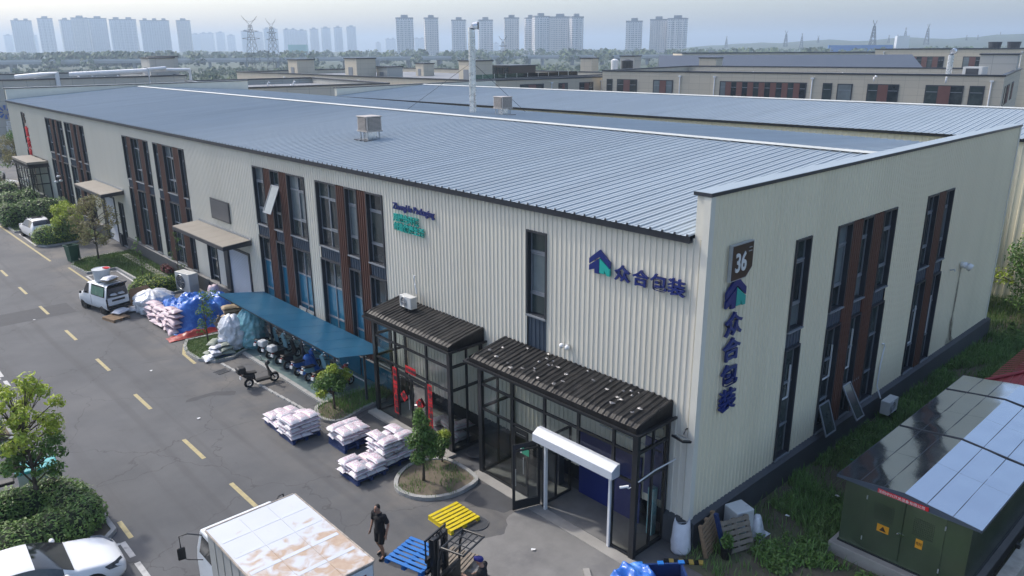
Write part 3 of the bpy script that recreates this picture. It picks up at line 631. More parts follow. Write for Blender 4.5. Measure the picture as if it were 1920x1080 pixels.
for (u0, u1, dep, ns) in ((27.8, 34.9, 1.62, 9), (48.6, 55.4, 1.6, 9)):
    mb = MB(); mb.ext([(-0.05, u0, 4.42), (-dep, u0, 4.30), (-dep, u0, 4.10), (-0.05, u0, 4.16)], (0, u1 - u0, 0)); c = mb.build('canopy', 'dark_trim', fb, bev=0.01)
    w = (u1 - u0) / 4; nr = 7
    for i in range(6):
        a = u0 + 0.03 + i * (u1 - u0 - 0.06) / 6; b = a + (u1 - u0 - 0.06) / 6 - 0.012
        MB().ext([(-0.06, a, 4.43), (-dep + 0.01, a, 4.315), (-dep + 0.01, a, 4.335), (-0.06, a, 4.45)], (0, b - a, 0)).build('canopy_sheet', 'canopy_grey', c)
    mb = MB(); y = u0
    while y < u1 - 0.1: mb.box(-0.12, y, 4.45, -0.04, y + 0.1, 4.56); y += 0.2
    mb.build('flashing', 'sign_grey', c)
    if u0 > 40:
        MB().box(-dep + 0.1, u0 + 0.05, 0, -dep + 0.22, u0 + 0.17, 4.15)
# notice board
nb = MB(); nb.box(-0.10, 30.2, 4.92, -0.035, 32.7, 6.1); o = nb.build('wall_board', 'dark_trim', None, label='blank dark grey board on the wall above the second canopy', cat='notice board', bev=0.01)
MB().box(-0.108, 30.28, 5.0, -0.101, 32.62, 6.02).build('board_face', 'screen', o)
# red vertical sign at the far end
rs = thing('wall_sign', 'vertical red lettered sign at the far left end of the factory', 'sign', (-0.05, 75.4, 0))
for i, (z, c, t) in enumerate(((8.05, 'dark_trim', 'S'), (6.85, 'red', '\u4eac'), (5.75, 'red', '\u9686'), (4.7, 'red', '\u6c47'))):
    pass
def text_mesh(name, body, size, depth, m, parent, org, uax, vax, bold=0.0, sx=1.0, align='LEFT', label=None, cat=None):
    """lettering as solid geometry: text laid on the plane spanned by uax (reading direction) and vax (up)"""
    cu = bpy.data.curves.new(name, 'FONT'); cu.body = body; cu.size = size; cu.extrude = depth / 2; cu.offset = bold; cu.align_x = align; cu.resolution_u = 3
    t = bpy.data.objects.new(name + '_tmp', cu); col.objects.link(t)
    dg = bpy.context.evaluated_depsgraph_get(); dg.update()
    me = bpy.data.meshes.new_from_object(t.evaluated_get(dg)); bpy.data.objects.remove(t); bpy.data.curves.remove(cu)
    u = Vector(uax).normalized(); w = Vector(vax).normalized(); n = u.cross(w)
    o_ = Vector(org)
    for vtx in me.vertices: c = vtx.co; vtx.co = o_ + u * (c.x * sx) + w * c.y + n * c.z
    me.materials.clear(); me.materials.append(M[m]); me.name = name
    o = bpy.data.objects.new(name, me); col.objects.link(o); o.parent = parent; return tag(o, label, cat)
for z, c, t, s in ((7.55, 'sign_brown', 'S', 1.25), (6.35, 'red', '\u4eac', 1.0), (5.3, 'red', '\u9686', 1.0), (4.35, 'red', '\u9986', 0.85)):
    text_mesh('letter', t, s, 0.1, c, rs, (-0.02, 0.95, z), (0, -1, 0), (0, 0, 1), bold=0.03)

# company lettering on the two near walls
def logo(parent, f, s):
    """house-shaped mark: dark gable over a dark half and a teal half"""
    def pl(pts, m, nm):
        mb = MB(); q = [f(u * s, 0.0, v * s) for u, v in pts]; n = Vector(f(0, 1, 0)) - Vector(f(0, 0, 0)); mb.ext(q, n * 0.07); mb.build(nm, m, parent)
    pl([(0, 0.52), (0.5, 0.92), (1.0, 0.52), (1.0, 0.30), (0.5, 0.66), (0, 0.32)], 'navy', 'logo_roof')
    pl([(0, 0.26), (0.49, 0.60), (0.49, 0.0), (0.27, 0.0), (0.27, 0.16), (0.0, 0.06)], 'navy', 'logo_wall')
    pl([(0.51, 0.60), (1.0, 0.26), (1.0, 0.0), (0.86, 0.0), (0.74, 0.18), (0.74, 0.04), (0.51, 0.04)], 'teal', 'logo_wall')
sg = thing('company_sign', 'navy company lettering with teal house logo above the larger glass entrance', 'sign', (-0.06, 3.95, 7.68))
logo(sg, lambda u, d, v: (-d, -u, v), 0.80)
for ch, y in (('\u4f17', 2.98), ('\u5408', 2.32), ('\u5305', 1.69), ('\u88c5', 1.10)):
    text_mesh('letter', ch, 0.50, 0.07, 'navy', sg, (-0.04, y - 3.95, 0.0), (0, -1, 0), (0, 0, 1), bold=0.009, sx=1.15)
sg = thing('company_sign', 'vertical navy company lettering with teal logo on the gable wall corner', 'sign', (0.92, -0.06, 4.0))
logo(sg, lambda u, d, v: (u, -d, v + 3.17), 0.98)
for ch, z in (('\u4f17', 2.36), ('\u5408', 1.60), ('\u5305', 0.80), ('\u88c5', 0.03)):
    text_mesh('letter', ch, 0.72, 0.07, 'navy', sg, (0.06, -0.04, z + 0.06), (1, 0, 0), (0, 0, 1), bold=0.013, sx=1.22)
sg = thing('slogan_sign', 'small navy English name over two teal lines on the long wall', 'sign', (-0.06, 14.2, 7.3))
text_mesh('name_line', 'ZhongHe Packaging', 0.34, 0.05, 'navy', sg, (-0.03, 0.05, 0.82), (0, -1, 0), (0, 0, 1), bold=0.008, sx=0.98)
text_mesh('slogan_line', '\u7528\u7eff\u8272\u73af\u4fdd', 0.34, 0.05, 'teal', sg, (-0.03, 0.05, 0.36), (0, -1, 0), (0, 0, 1), bold=0.008, sx=0.98)
text_mesh('slogan_line', '\u521b\u9020\u5065\u5eb7\u751f\u6d3b', 0.34, 0.05, 'teal', sg, (-0.03, 0.05, 0.0), (0, -1, 0), (0, 0, 1), bold=0.008, sx=0.98)
ns = thing('number_sign', 'brown number 36 plaque with a cut corner on the gable wall', 'sign', (0.98, -0.05, 7.98))
MB().ext([(0, 0, 0), (0.80, 0, 0), (1.1, 0, 0.26), (1.1, 0, 1.02), (0, 0, 1.02)], (0, -0.09, 0)).build('plaque_edge', 'sign_grey', ns)
MB().ext([(0.05, -0.09, 0.03), (0.78, -0.09, 0.03), (1.07, -0.09, 0.28), (1.07, -0.09, 0.99), (0.05, -0.09, 0.99)], (0, -0.012, 0)).build('plaque_face', 'sign_brown', ns)
text_mesh('number', '36', 0.74, 0.02, 'white_paint', ns, (0.17, -0.112, 0.25), (1, 0, 0), (0, 0, 1), bold=0.014, sx=0.78)
text_mesh('number', '\u4e8c', 0.17, 0.02, 'sign_grey', ns, (0.82, -0.112, 0.74), (1, 0, 0), (0, 0, 1), bold=0.004)
# exhaust hood with its soot run, twin wall lamp, cable, floodlight
hd = thing('exhaust_hood', 'white round exhaust hood with dark drip stain on the gable wall', 'vent', (20.3, -0.03, 4.75))
mb = MB(); mb.cyl((0, 0, 0), (0, -0.25, 0.0), 0.14, n=14); mb.cyl((0, -0.25, 0), (0.05, -0.42, -0.1), 0.15, 0.17, 14); mb.build('hood', 'white_paint', hd, smooth=True)
def stain_mat():
    m, nt, N, L, P = _new('soot'); P.inputs['Base Color'].default_value = (0.035, 0.022, 0.012, 1); P.inputs['Roughness'].default_value = 0.9
    pos = _pos(nt, 'pos'); mp = N.new('ShaderNodeMapping'); mp.inputs['Scale'].default_value = (9, 1, 0.5); L.new(pos, mp.inputs[0])
    n = N.new('ShaderNodeTexNoise'); n.inputs['Scale'].default_value = 2; n.inputs['Detail'].default_value = 8; L.new(mp.outputs[0], n.inputs[0])
    r = N.new('ShaderNodeMapRange'); r.inputs[1].default_value = 0.44; r.inputs[2].default_value = 0.6; L.new(n.outputs[0], r.inputs[0])
    t = N.new('ShaderNodeBsdfTransparent'); ms = N.new('ShaderNodeMixShader'); L.new(r.outputs[0], ms.inputs[0]); L.new(t.outputs[0], ms.inputs[1]); L.new(P.outputs[0], ms.inputs[2]); L.new(ms.outputs[0], N['Material Output'].inputs[0]); return m
MB().add([(-0.07, -0.012, -0.1), (0.1, -0.012, -0.1), (0.16, -0.012, -2.2), (0.34, -0.012, -3.5), (0.75, -0.012, -3.8), (-0.35, -0.012, -3.8), (-0.08, -0.012, -2.4)], [(0, 6, 5, 4, 3, 2, 1)]).build('soot_stain', stain_mat(), hd)
mb = MB(); mb.tube([(0, 0, 0), (0, -0.18, 0.06), (0, -0.2, -0.02)], 0.03); mb.build('wall_stub', 'sign_grey', None, (19.0, -0.02, 4.75), label='small pipe stub beside the exhaust hood', cat='pipe')
wl_ = thing('wall_lamp', 'twin round white lamp heads on the long wall above the entrance roof', 'lamp', (-0.03, 4.85, 5.02))
MB().box(-0.1, -0.05, -0.05, 0.0, 0.05, 0.05).build('bracket', 'sign_grey', wl_)
for s in (-1, 1): MB().ball((-0.16, s * 0.12, 0.0), 0.085, 12, 8).build('lamp_head', 'white_paint', wl_, smooth=True)
fl = thing('floodlight', 'black square floodlight on an arm at the building corner', 'lamp', (0, 0.22, 3.62))
MB().tube([(0, 0, 0.2), (-0.1, 0, 0.22), (-0.22, -0.02, 0.1)], 0.02).build('arm', 'black_metal', fl)
MB().cbox((-0.34, -0.04, 0.02), (0.36, 0.46, 0.07), R(-12), 0, R(18)).build('housing', 'black_metal', fl, bev=0.008)
MB().cbox((-0.33, -0.04, 0.062), (0.27, 0.36, 0.012), R(-12), 0, R(18)).build('lens', 'pane_pale', fl)

# ---------------------------------------------------------------- glazed entrance porches
VX = -1.55
def bars(name, m, parent, lst, bev=0.0):
    mb = MB()
    for b in lst: mb.box(*b)
    return mb.build(name, m, parent, bev=bev)
def porch(name, label, y0, y1, posts, roof_y, skip=(), side_posts=2, film=False, high=()):
    p = thing(name, label, 'glass entrance', (0, 0, 0))
    t = 0.05
    allp = [y0] + posts + [y1]
    for y in allp:
        e = 0.09 if y in (y0, y1) else t
        o = bars('post', 'black_metal', p, [(VX - e * 0.6, y - e, 2.42 if y in high else 0.0, VX + e * 0.8, y + e, 4.0)], bev=0.006)
    for y in (y0, y1):
        bars('post', 'black_metal', p, [(-0.16, y - 0.05, 0.0, -0.06, y + 0.05, 4.1)], bev=0.006)
        bars('post', 'black_metal', p, [(-0.82, y - 0.035, 0.0, -0.75, y + 0.035, 4.05)])
        for z in (0.06, 2.45, 3.35, 3.98):
            bars('transom', 'black_metal', p, [(VX + 0.08, y - 0.04, z - 0.045, -0.17, y + 0.04, z + 0.045)])
        for (x0, x1) in ((VX + 0.08, -0.82), (-0.75, -0.17)):
            for (z0, z1) in ((0.11, 2.4), (2.5, 3.3), (3.4, 3.93)):
                MB().quad((x0, y, z0), (x1, y, z0), (x1, y, z1), (x0, y, z1)).build('pane', 'glass', p)
    for i in range(len(allp) - 1):
        a, b = allp[i] + (0.09 if i == 0 else t), allp[i + 1] - (0.09 if i == len(allp) - 2 else t)
        for z in (2.45, 3.35, 3.97): bars('transom', 'black_metal', p, [(VX - 0.025, a, z - 0.04, VX + 0.035, b, z + 0.04)])
        for (z0, z1) in ((2.49, 3.31), (3.39, 3.93)): MB().quad((VX, b, z0), (VX, a, z0), (VX, a, z1), (VX, b, z1)).build('pane', 'glass', p)
        if i not in skip:
            bars('transom', 'black_metal', p, [(VX - 0.025, a, 0.02, VX + 0.035, b, 0.1)])
            MB().quad((VX, b, 0.1), (VX, a, 0.1), (VX, a, 2.41), (VX, b, 2.41)).build('pane', 'glass', p)
    # sheet roof: eave frame, ribbed deck under black film
    r0, r1 = roof_y
    bars('eave_frame', 'black_metal', p, [(VX - 0.24, r0 - 0.05, 3.99, VX - 0.18, r1 + 0.05, 4.07), (VX - 0.18, r0 - 0.05, 4.0, -0.02, r0 + 0.02, 4.07), (VX - 0.18, r1 - 0.02, 4.0, -0.02, r1 + 0.05, 4.07)])
    bars('fascia', 'black_metal', p, [(VX - 0.2, r0 + 0.02, 3.985, -0.05, r1 - 0.02, 4.03)])
    mb = MB(); rn = random.Random(int(y0 * 10)); pts = []; y = r0 + 0.12
    xa, xb = VX - 0.12, -0.03
    while y < r1 - 0.12:
        for o, d in ((0, 0), (0.04, 0.042), (0.10, 0.038), (0.135, 0.0)): pts.append((y + o + rn.uniform(-.008, .008), d + rn.uniform(-0.01, 0.01)))
        y += 0.205
    n = len(pts); nx = 9; V = []
    for k in range(nx):
        s = k / (nx - 1)
        for (yy, d) in pts:
            wr = nz(yy * 3, s * 5, y0, 1.0) * 0.022
            V.append((xa + (xb - xa) * s, yy + nz(s * 6, yy * 2, 9) * 0.02, 4.2 + 0.30 * s + (d * (0.75 + 0.35 * nz(yy, s * 3, 4, 2)) if 0 < k else d * 0.5 - 0.07) + wr))
    F = [(k * n + i, (k + 1) * n + i, (k + 1) * n + i + 1, k * n + i + 1) for k in range(nx - 1) for i in range(n - 1)]
    mb.add(V, F)
    ya, yb = pts[0][0], pts[-1][0]
    mb.add([(xa, ya, 4.03), (xa, yb, 4.03), (xa, yb, 4.2), (xa, ya, 4.2)], [(0, 3, 2, 1)])
    for q in (ya, yb): mb.add([(xa, q, 4.03), (xb, q, 4.03), (xb, q, 4.52), (xa, q, 4.22)], [(0, 1, 2, 3)])
    deck = mb.build('film_covered_roof', 'black_film', p, smooth=False)
    if film:
        for k in range(34):
            yy = rn.uniform(ya + 0.3, yb - 0.3); s = rn.uniform(0.06, 0.92); w = rn.uniform(0.05, 0.11); c = Vector((xa + (xb - xa) * s, yy, 4.285 + 0.30 * s)); V = []; a0 = rn.uniform(0, 6.28)
            for q in range(7):
                a = a0 + q * 0.9; rr = w * rn.uniform(0.5, 1.2); V.append((c.x + rr * math.cos(a) * .7, c.y + rr * math.sin(a), c.z + rn.uniform(-0.008, 0.04)))
            V.append(tuple(c + Vector((0, 0, 0.05)))); MB().add(V, [(q, (q + 1) % 7, 7) for q in range(7)]).build('film_tuft', 'crinkle_film', deck)
    # threshold and floor
    bars('threshold', 'concrete', p, [(VX - 0.42, y0 - 0.25, 0.0, VX - 0.01, y1 + 0.15, 0.016 if name == 'glass_entrance' and y0 < 2 else 0.10)])
    MB().box(VX, y0, 0.0, -0.02, y1, 0.02).build('floor', 'concrete_dark', p)
    return p
p2 = porch('glass_entrance', 'larger glazed entrance porch with white roller shutter box, black film roof', 0.8, 7.4, [1.6, 2.95, 4.36, 5.82], (0.62, 7.98), skip=(1, 2, 3), film=True, high=(2.95,))
p1 = porch('glass_entrance', 'smaller glazed entrance porch with red New Year couplets on its doors', 9.08, 13.85, [10.44, 12.42], (8.85, 14.25), skip=(1,))
p3 = porch('glass_entrance', 'farthest glazed entrance porch, below the red vertical sign', 70.0, 75.6, [71.2, 72.3, 73.4, 74.5], (69.7, 76.0), skip=())
MB().box(VX - 0.2, 69.8, 4.3, -0.03, 75.9, 4.5).build('roof_panel', 'canopy_grey', p3)
# larger porch: roller shutter box with end cap, white guide rails, open swing door, inner partition
mb = MB(); mb.ext([(VX - 0.38, 1.32, 2.46), (VX - 0.02, 1.32, 2.46), (VX - 0.02, 1.32, 2.86), (VX - 0.14, 1.32, 2.86), (VX - 0.38, 1.32, 2.72)], (0, 3.2, 0)); mb.build('shutter_box', 'shutter', p2, bev=0.012)
for y in (1.62, 4.24): bars('guide_rail', 'white_paint', p2, [(VX - 0.10, y - 0.035, 0.0, VX + 0.0, y + 0.04, 2.5)])
def swing_door(parent, hinge, ang, w, h, handle=True, red=None, z0=0.05):
    """framed glass leaf hinged at a point; local x runs along the leaf"""
    d = MB(); f = 0.085
    d.box(0, -0.025, 0, f, 0.025, h).box(w - f, -0.025, 0, w, 0.025, h).box(f, -0.025, 0, w - f, 0.025, 0.3).box(f, -0.025, h - 0.14, w - f, 0.025, h).box(f, -0.02, h - 0.26, w - f, 0.02, h - 0.2)
    o = d.build('door', 'black_metal', parent, (hinge[0], hinge[1], z0), ang)
    MB().quad((f, 0, 0.3), (w - f, 0, 0.3), (w - f, 0, h - 0.26), (f, 0, h - 0.26)).build('pane', 'glass', o)
    MB().cyl((w - 0.14, -0.07, 0.8), (w - 0.14, -0.07, 1.4), 0.016).build('handle', 'sign_grey', o)
    return o
swing_door(p2, (VX, 4.55), R(160), 0.95, 2.3)
swing_door(p2, (VX, 5.76), R(-90), 0.66, 2.3); 
mb = MB(); mb.box(-1.5, 4.6, 0.02, -0.6, 4.65, 2.4)
for a, b in ((-1.45, -1.39), (-0.95, -0.89), (-0.30, -0.24)): bars('post', 'black_metal', p2, [(a, 4.42, 0.02, b, 4.48, 2.42)])
bars('transom', 'black_metal', p2, [(-1.45, 4.43, 2.36, -0.2, 4.47, 2.44), (-1.45, 4.43, 0.02, -0.2, 4.47, 0.1)])
MB().quad((-1.4, 4.45, 0.1), (-0.3, 4.45, 0.1), (-0.3, 4.45, 2.36), (-1.4, 4.45, 2.36)).build('pane', 'glass', p2)
bars('inner_roller_door', 'navy', p2, [(-0.08, 1.7, 0.02, -0.045, 4.2, 2.3)]); bars('inner_screen', 'navy', p2, [(-0.075, 0.95, 1.2, -0.04, 1.6, 3.1)])
for z in (2.75, 3.15, 3.5): bars('inner_rail', 'sign_grey', p2, [(-0.075, 1.0, z, -0.045, 3.4, z + 0.05)])
MB().box(VX - 0.035, 5.02, 1.55, VX - 0.027, 5.42, 1.78).build('green_notice', 'green_sign', p2)
mb = MB(); mb.box(VX - 0.045, 5.36, 1.56, VX - 0.037, 5.41, 1.77); mb.build('notice_edge', 'white_paint', p2)
MB().box(-0.30, 4.9, 0.02, -0.05, 5.7, 1.1).build('inner_counter', 'screen', p2)
MB().box(-0.30, 1.05, 0.03, -0.1, 1.25, 1.6).build('water_dispenser', 'poly_cyan', p2)
# cameras and bracket on the right corner post
cm = thing('security_camera', 'white security camera on the corner post of the larger porch', 'camera', (VX - 0.1, 0.85, 2.35))
MB().tube([(0, 0, 0), (-0.1, 0, 0.0), (-0.16, 0, 0.05)], 0.014).build('bracket', 'white_paint', cm)
MB().cyl((-0.30, 0.16, 0.05), (-0.13, -0.02, 0.10), 0.038, n=10).build('camera_body', 'white_paint', cm)
MB().tube([(VX, 0.68, 2.55), (-0.8, 0.68, 2.62), (0.0, 0.55, 2.72)], 0.022).build('white_conduit', 'white_paint', None, label='thin white conduit across the side of the larger porch', cat='pipe')
# smaller porch: double door, couplets, diamonds, steps of sacks inside
swing_door(p1, (VX, 12.36), R(-90), 0.95, 2.2, z0=0.1); swing_door(p1, (VX, 10.5), R(90), 0.95, 2.2, z0=0.1)
def banner(y0, y1, z0, z1, chars, nm='couplet_banner', lb=None):
    b = MB().box(VX - 0.052, y0, z0, VX - 0.046, y1, z1).build(nm, 'red', None, label=lb, cat='banner')
    return b
c1 = banner(12.34, 12.60, 0.42, 2.36, 0, lb='red paper couplet left of the porch doors')
c2 = banner(10.10, 10.36, 0.42, 2.36, 0, lb='red paper couplet right of the porch doors')
c3 = banner(11.08, 11.72, 2.42, 2.70, 0, lb='short red paper banner above the porch doors')
for b, y, chs in ((c1, 12.57, '\u548c\u987a\u4e00\u95e8\u6709\u767e\u798f'), (c2, 10.33, '\u5e73\u5b89\u4e8c\u5b57\u503c\u5343\u91d1')):
    for i, ch in enumerate(chs): text_mesh('character', ch, 0.24, 0.006, 'dark_trim', b, (VX - 0.06, y, 2.10 - i * 0.265), (0, -1, 0), (0, 0, 1), bold=0.004)
for i, ch in enumerate('\u4e07\u4e8b\u5982\u610f'): text_mesh('character', ch, 0.15, 0.006, 'dark_trim', c3, (VX - 0.06, 11.70 - i * 0.155, 2.49), (0, -1, 0), (0, 0, 1), bold=0.003)
for y, sd in ((11.90, 'left'), (10.90, 'right')):
    d = MB(); c = (VX - 0.05, y, 1.35); r = 0.24
    d.ext([(c[0], y + r, 1.35), (c[0], y, 1.35 + r), (c[0], y - r, 1.35), (c[0], y, 1.35 - r)], (-0.006, 0, 0))
    o = d.build('paper_diamond', 'red', None, label='red paper diamond with black character on the %s porch door leaf' % sd, cat='paper decoration')
    text_mesh('character', '\u798f', 0.26, 0.006, 'dark_trim', o, (VX - 0.061, y + 0.13, 1.27), (0, -1, 0), (0, 0, 1), bold=0.006)
MB().box(-1.5, 9.6, 0.021, -0.6, 11.5, 0.028).build('door_mat', 'tarp_red', None, label='dark red mat on the floor inside the smaller porch', cat='mat')

# ---------------------------------------------------------------- air-conditioning boxes
def ac_unit(loc, rz, label, w=0.82, h=0.58, d=0.3, big=False):
    a = thing('air_conditioner', label, 'air conditioner', loc, rz, 'outdoor air-conditioning units')
    MB().box(-w / 2, -d / 2, 0.05, w / 2, d / 2, h).build('casing', 'ac_white', a, bev=0.02)
    mb = MB(); c = (-w * 0.12, -d / 2 - 0.012, 0.05 + (h - 0.05) / 2); r = h * 0.38
    mb.torus(c, (0, 1, 0), r, 0.016, 24, 6)
    for k in range(1, 4): mb.torus(c, (0, 1, 0), r * k / 4, 0.007, 20, 4)
    for k in range(8): mb.cyl(c, (c[0] + r * math.cos(k * .785), c[1], c[2] + r * math.sin(k * .785)), 0.006, n=4)
    g = mb.build('fan_grille', 'sign_grey', a); mb = MB(); mb.cyl((c[0], -d / 2 - 0.001, c[2]), (c[0], -d / 2 - 0.006, c[2]), r * 0.97, n=24); mb.build('fan_opening', 'dark_trim', a)
    for s in (-1, 1): MB().box(s * w * 0.32 - 0.03, -d / 2 - 0.03, 0, s * w * 0.32 + 0.03, d / 2 + 0.03, 0.048).build('foot', 'dark_trim', a)
    mb = MB()
    for k in range(7): mb.box(w / 2 - 0.001, -d / 2 + 0.04, 0.12 + k * 0.06, w / 2 + 0.008, d / 2 - 0.04, 0.135 + k * 0.06)
    mb.build('side_louvre', 'sign_grey', a); return a
ac_unit((-0.62, 12.75, 4.46), R(-90), 'white air conditioner on the roof of the smaller glass porch', 0.74, 0.52, 0.30)
MB().tube([(-0.1, 12.9, 4.9), (-0.12, 12.95, 5.25), (-0.05, 13.1, 5.55), (-0.02, 13.1, 5.6)], 0.035).build('refrigerant_pipe', 'ins_white', None, label='white lagged pipe rising from the porch-roof air conditioner', cat='pipe')
ac_unit((12.55, -0.62, 0.34), 0.0, 'white air conditioner mounted low on the shaded gable wall', 0.85, 0.6, 0.34)
MB().tube([(12.6, -0.25, 0.8), (12.55, -0.06, 1.3), (12.6, -0.06, 2.2), (12.75, -0.06, 2.9), (12.65, -0.06, 3.05), (12.55, -0.03, 3.05)], 0.03).build('refrigerant_pipe', 'ins_white', None, label='thin white pipe up the gable wall above the low air conditioner', cat='pipe')
ac_unit((-0.95, 35.6, 0.05), R(-78), 'big white heat-pump box standing beside the shrubs near the tarp', 1.45, 1.2, 0.62)
# roof evaporative coolers
def cooler(loc, rz, label):
    a = thing('evaporative_cooler', label, 'cooler', loc, rz, 'rooftop evaporative coolers')
    MB().box(-0.55, -0.55, 0.62, 0.55, 0.55, 1.52).build('casing', 'cooler', a, bev=0.04)
    MB().box(-0.59, -0.59, 1.52, 0.59, 0.59, 1.60).build('lid', 'cooler', a, bev=0.03)
    MB().box(-0.59, -0.59, 0.55, 0.59, 0.59, 0.64).build('tray', 'cooler', a, bev=0.02)
    for k in range(10):
        z = 0.70 + k * 0.08
        mb = MB()
        for s in (-1, 1):
            mb.box(s * 0.57 - 0.02, -0.44, z, s * 0.57 + 0.02, 0.44, z + 0.045); mb.box(-0.44, s * 0.57 - 0.02, z, 0.44, s * 0.57 + 0.02, z + 0.045)
        mb.build('louvre_slat', 'cooler', a)
    mb = MB()
    for s in (-1, 1):
        mb.box(s * 0.551 - 0.004, -0.46, 0.68, s * 0.551 + 0.004, 0.46, 1.5); mb.box(-0.46, s * 0.551 - 0.004, 0.68, 0.46, s * 0.551 + 0.004, 1.5)
    mb.build('pad_recess', 'dark_trim', a)
    for sx in (-1, 1):
        for sy in (-1, 1): MB().box(sx * 0.42 - 0.03, sy * 0.42 - 0.03, -0.15, sx * 0.42 + 0.03, sy * 0.42 + 0.03, 0.56).build('leg', 'sign_grey', a)
    MB().box(-0.3, -0.3, -0.1, 0.3, 0.3, 0.55).build('duct', 'galv', a)
    MB().box(-0.75, -0.75, -0.1, 0.75, 0.75, 0.03).build('base_frame', 'dark_trim', a); a.scale = (0.8, 0.8, 0.74); return a
cooler((4.75, 23.2, EAVE + 0.075 + 4.99 * 0.0655), R(0), 'beige louvred cooler on the near roof slope')
cooler((17.9, 27.7, EAVE + 0.3 + 0.3), R(0), 'beige louvred cooler on the far roof slope beside the chimney')
# galvanised stack with an elbow and guy wires
st = thing('exhaust_stack', 'tall segmented galvanised exhaust stack rising from the far roof slope', 'chimney', (17.6, 30.4, 9.8))
for k in range(12): MB().cyl((0, 0, k * 0.445), (0, 0, k * 0.445 + 0.43), 0.235 - (k % 2) * 0.004, n=14).build('duct_section', 'galv', st)
mb = MB(); mb.tube([(0, 0, 5.34), (0, 0, 5.5), (0.1, -0.1, 5.68), (0.3, -0.3, 5.72)], 0.24, 12); mb.build('elbow', 'galv', st)
MB().cyl((0.3, -0.3, 5.71), (0.34, -0.34, 5.71), 0.245, n=12).build('outlet', 'dark_trim', st)
for q in ((-3.4, 3.2, 0.2), (3.0, -2.0, 0.1)): MB().cyl((0, 0, 3.4), q, 0.013, n=5).build('guy_wire', 'black_metal', st)

# ---------------------------------------------------------------- neighbouring factories
def frame_of(P0, P1):
    d = Vector((P1[0] - P0[0], P1[1] - P0[1])); return math.atan2(d.y, d.x), d.length
def block(name, label, P0, P1, depth, h, wins=(), wall='beige_wall', roof='flat_roof', coping=0.12, pipes=()):
    """flat-roofed building; local x runs along its visible front, local y goes back"""
    rz, L = frame_of(P0, P1); b = thing(name, label, 'building', (P0[0], P0[1], 0), rz)
    mb = MB(); t = 0.3
    mb.box(0, 0, -0.2, L, depth, h - 0.75); w = mb.build('wall', wall, b)
    mb = MB(); mb.box(0, 0, h - 0.75, L, t, h).box(0, depth - t, h - 0.75, L, depth, h).box(0, t, h - 0.75, t, depth - t, h).box(L - t, t, h - 0.75, L, depth - t, h); mb.build('parapet', wall, b)
    mb = MB(); c = coping
    mb.box(-c, -c, h + 0.004, L + c, t + c, h + 0.22).box(-c, depth - t - c, h + 0.004, L + c, depth + c, h + 0.22).box(-c, t + c, h + 0.004, t + c, depth - t - c, h + 0.22).box(L - t - c, t + c, h + 0.004, L + c, depth - t - c, h + 0.22); mb.build('coping', 'dark_trim', b)
    MB().quad((t, t, h - 0.74), (L - t, t, h - 0.74), (L - t, depth - t, h - 0.74), (t, depth - t, h - 0.74)).build('roof', roof, b)
    for (s0, s1, z0, z1, n) in wins:
        f = MB().box(s0 - 0.1, -0.08, z0 - 0.1, s1 + 0.1, -0.01, z1 + 0.1).build('window', 'dark_trim', b)
        m = 2 * n - 1 if n > 1 else 1; cw = (s1 - s0) / m
        for k in range(m):
            a, e = s0 + k * cw + 0.05, s0 + (k + 1) * cw - 0.05
            if k % 2 == 1: MB().box(a - 0.05, -0.13, z0, e + 0.05, -0.083, z1).build('brown_panel', 'red_brown', f)
            else:
                MB().quad((a, -0.084, z0 + .05), (e, -0.084, z0 + .05), (e, -0.084, z1 - .05), (a, -0.084, z1 - .05)).build('pane', rw.choice(['pane_dark', 'pane_dark', 'pane_green', 'pane_pale']), f)
                MB().box(a, -0.1, z1 - 0.75, e, -0.086, z1 - 0.68).build('glazing_bar', 'win_frame', f)
    for s in pipes:
        MB().tube([(s, -0.12, h - 0.5), (s, -0.14, h - 0.7), (s, -0.14, 0)], 0.09, 8).build('downpipe', 'ins_white', b)
        MB().box(s - 0.2, -0.3, h - 0.62, s + 0.2, -0.02, h - 0.42).build('rainwater_head', 'ins_white', b)
    return b
# second corrugated factory behind the first
ang2 = R(4.2); NB = (33.6, -6.0); nbt = thing('factory_building', 'second cream corrugated factory with matching blue roof, behind the first', 'building', (NB[0], NB[1], 0), ang2)
L2 = 73.0; E2, R2, W2 = 9.16, 9.92, 25.0
mb = MB(); pts = []; y = 0.0
while y < L2: pts += [(y, 0), (y + .02, .03), (y + .1, .03), (y + .12, 0)]; y += 0.4
n = len(pts); mb.add([(-d, q, 0) for q, d in pts] + [(-d, q, E2) for q, d in pts], [(i + 1, i, n + i, n + i + 1) for i in range(n - 1)]); mb.build('wall_sheeting', 'cladding', nbt)
MB().box(0.3, 0.3, 0, W2 - 0.3, L2 - 0.3, 8.9).build('inner_core', 'dark_trim', nbt)
roof_slope(-0.24, E2, 12.5, R2, 0.4, L2 - 0.4, parent=nbt); roof_slope(W2 + 0.2, E2, 12.5, R2, 0.4, L2 - 0.4, parent=nbt)
mb = MB(); mb.ext([(12.15, 0.4, R2 + 0.03), (12.5, 0.4, R2 + 0.1), (12.85, 0.4, R2 + 0.03), (12.5, 0.4, R2 + 0.07)], (0, L2 - 0.8, 0)); mb.build('ridge_cap', 'ridge_white', nbt)
MB().box(-0.22, 0.4, E2 - 0.17, -0.04, L2 - 0.4, E2 - 0.01).build('gutter', 'black_metal', nbt)
for (y0, y1) in ((0, 0.4), (L2 - 0.4, L2)):
    MB().box(0, y0, 0, W2, y1, R2 + 0.05).build('gable_parapet', 'cladding_trim', nbt); MB().box(-0.1, y0 - 0.06, R2 + 0.055, W2 + 0.1, y1 + 0.06, R2 + 0.15).build('parapet_coping', 'dark_trim', nbt)
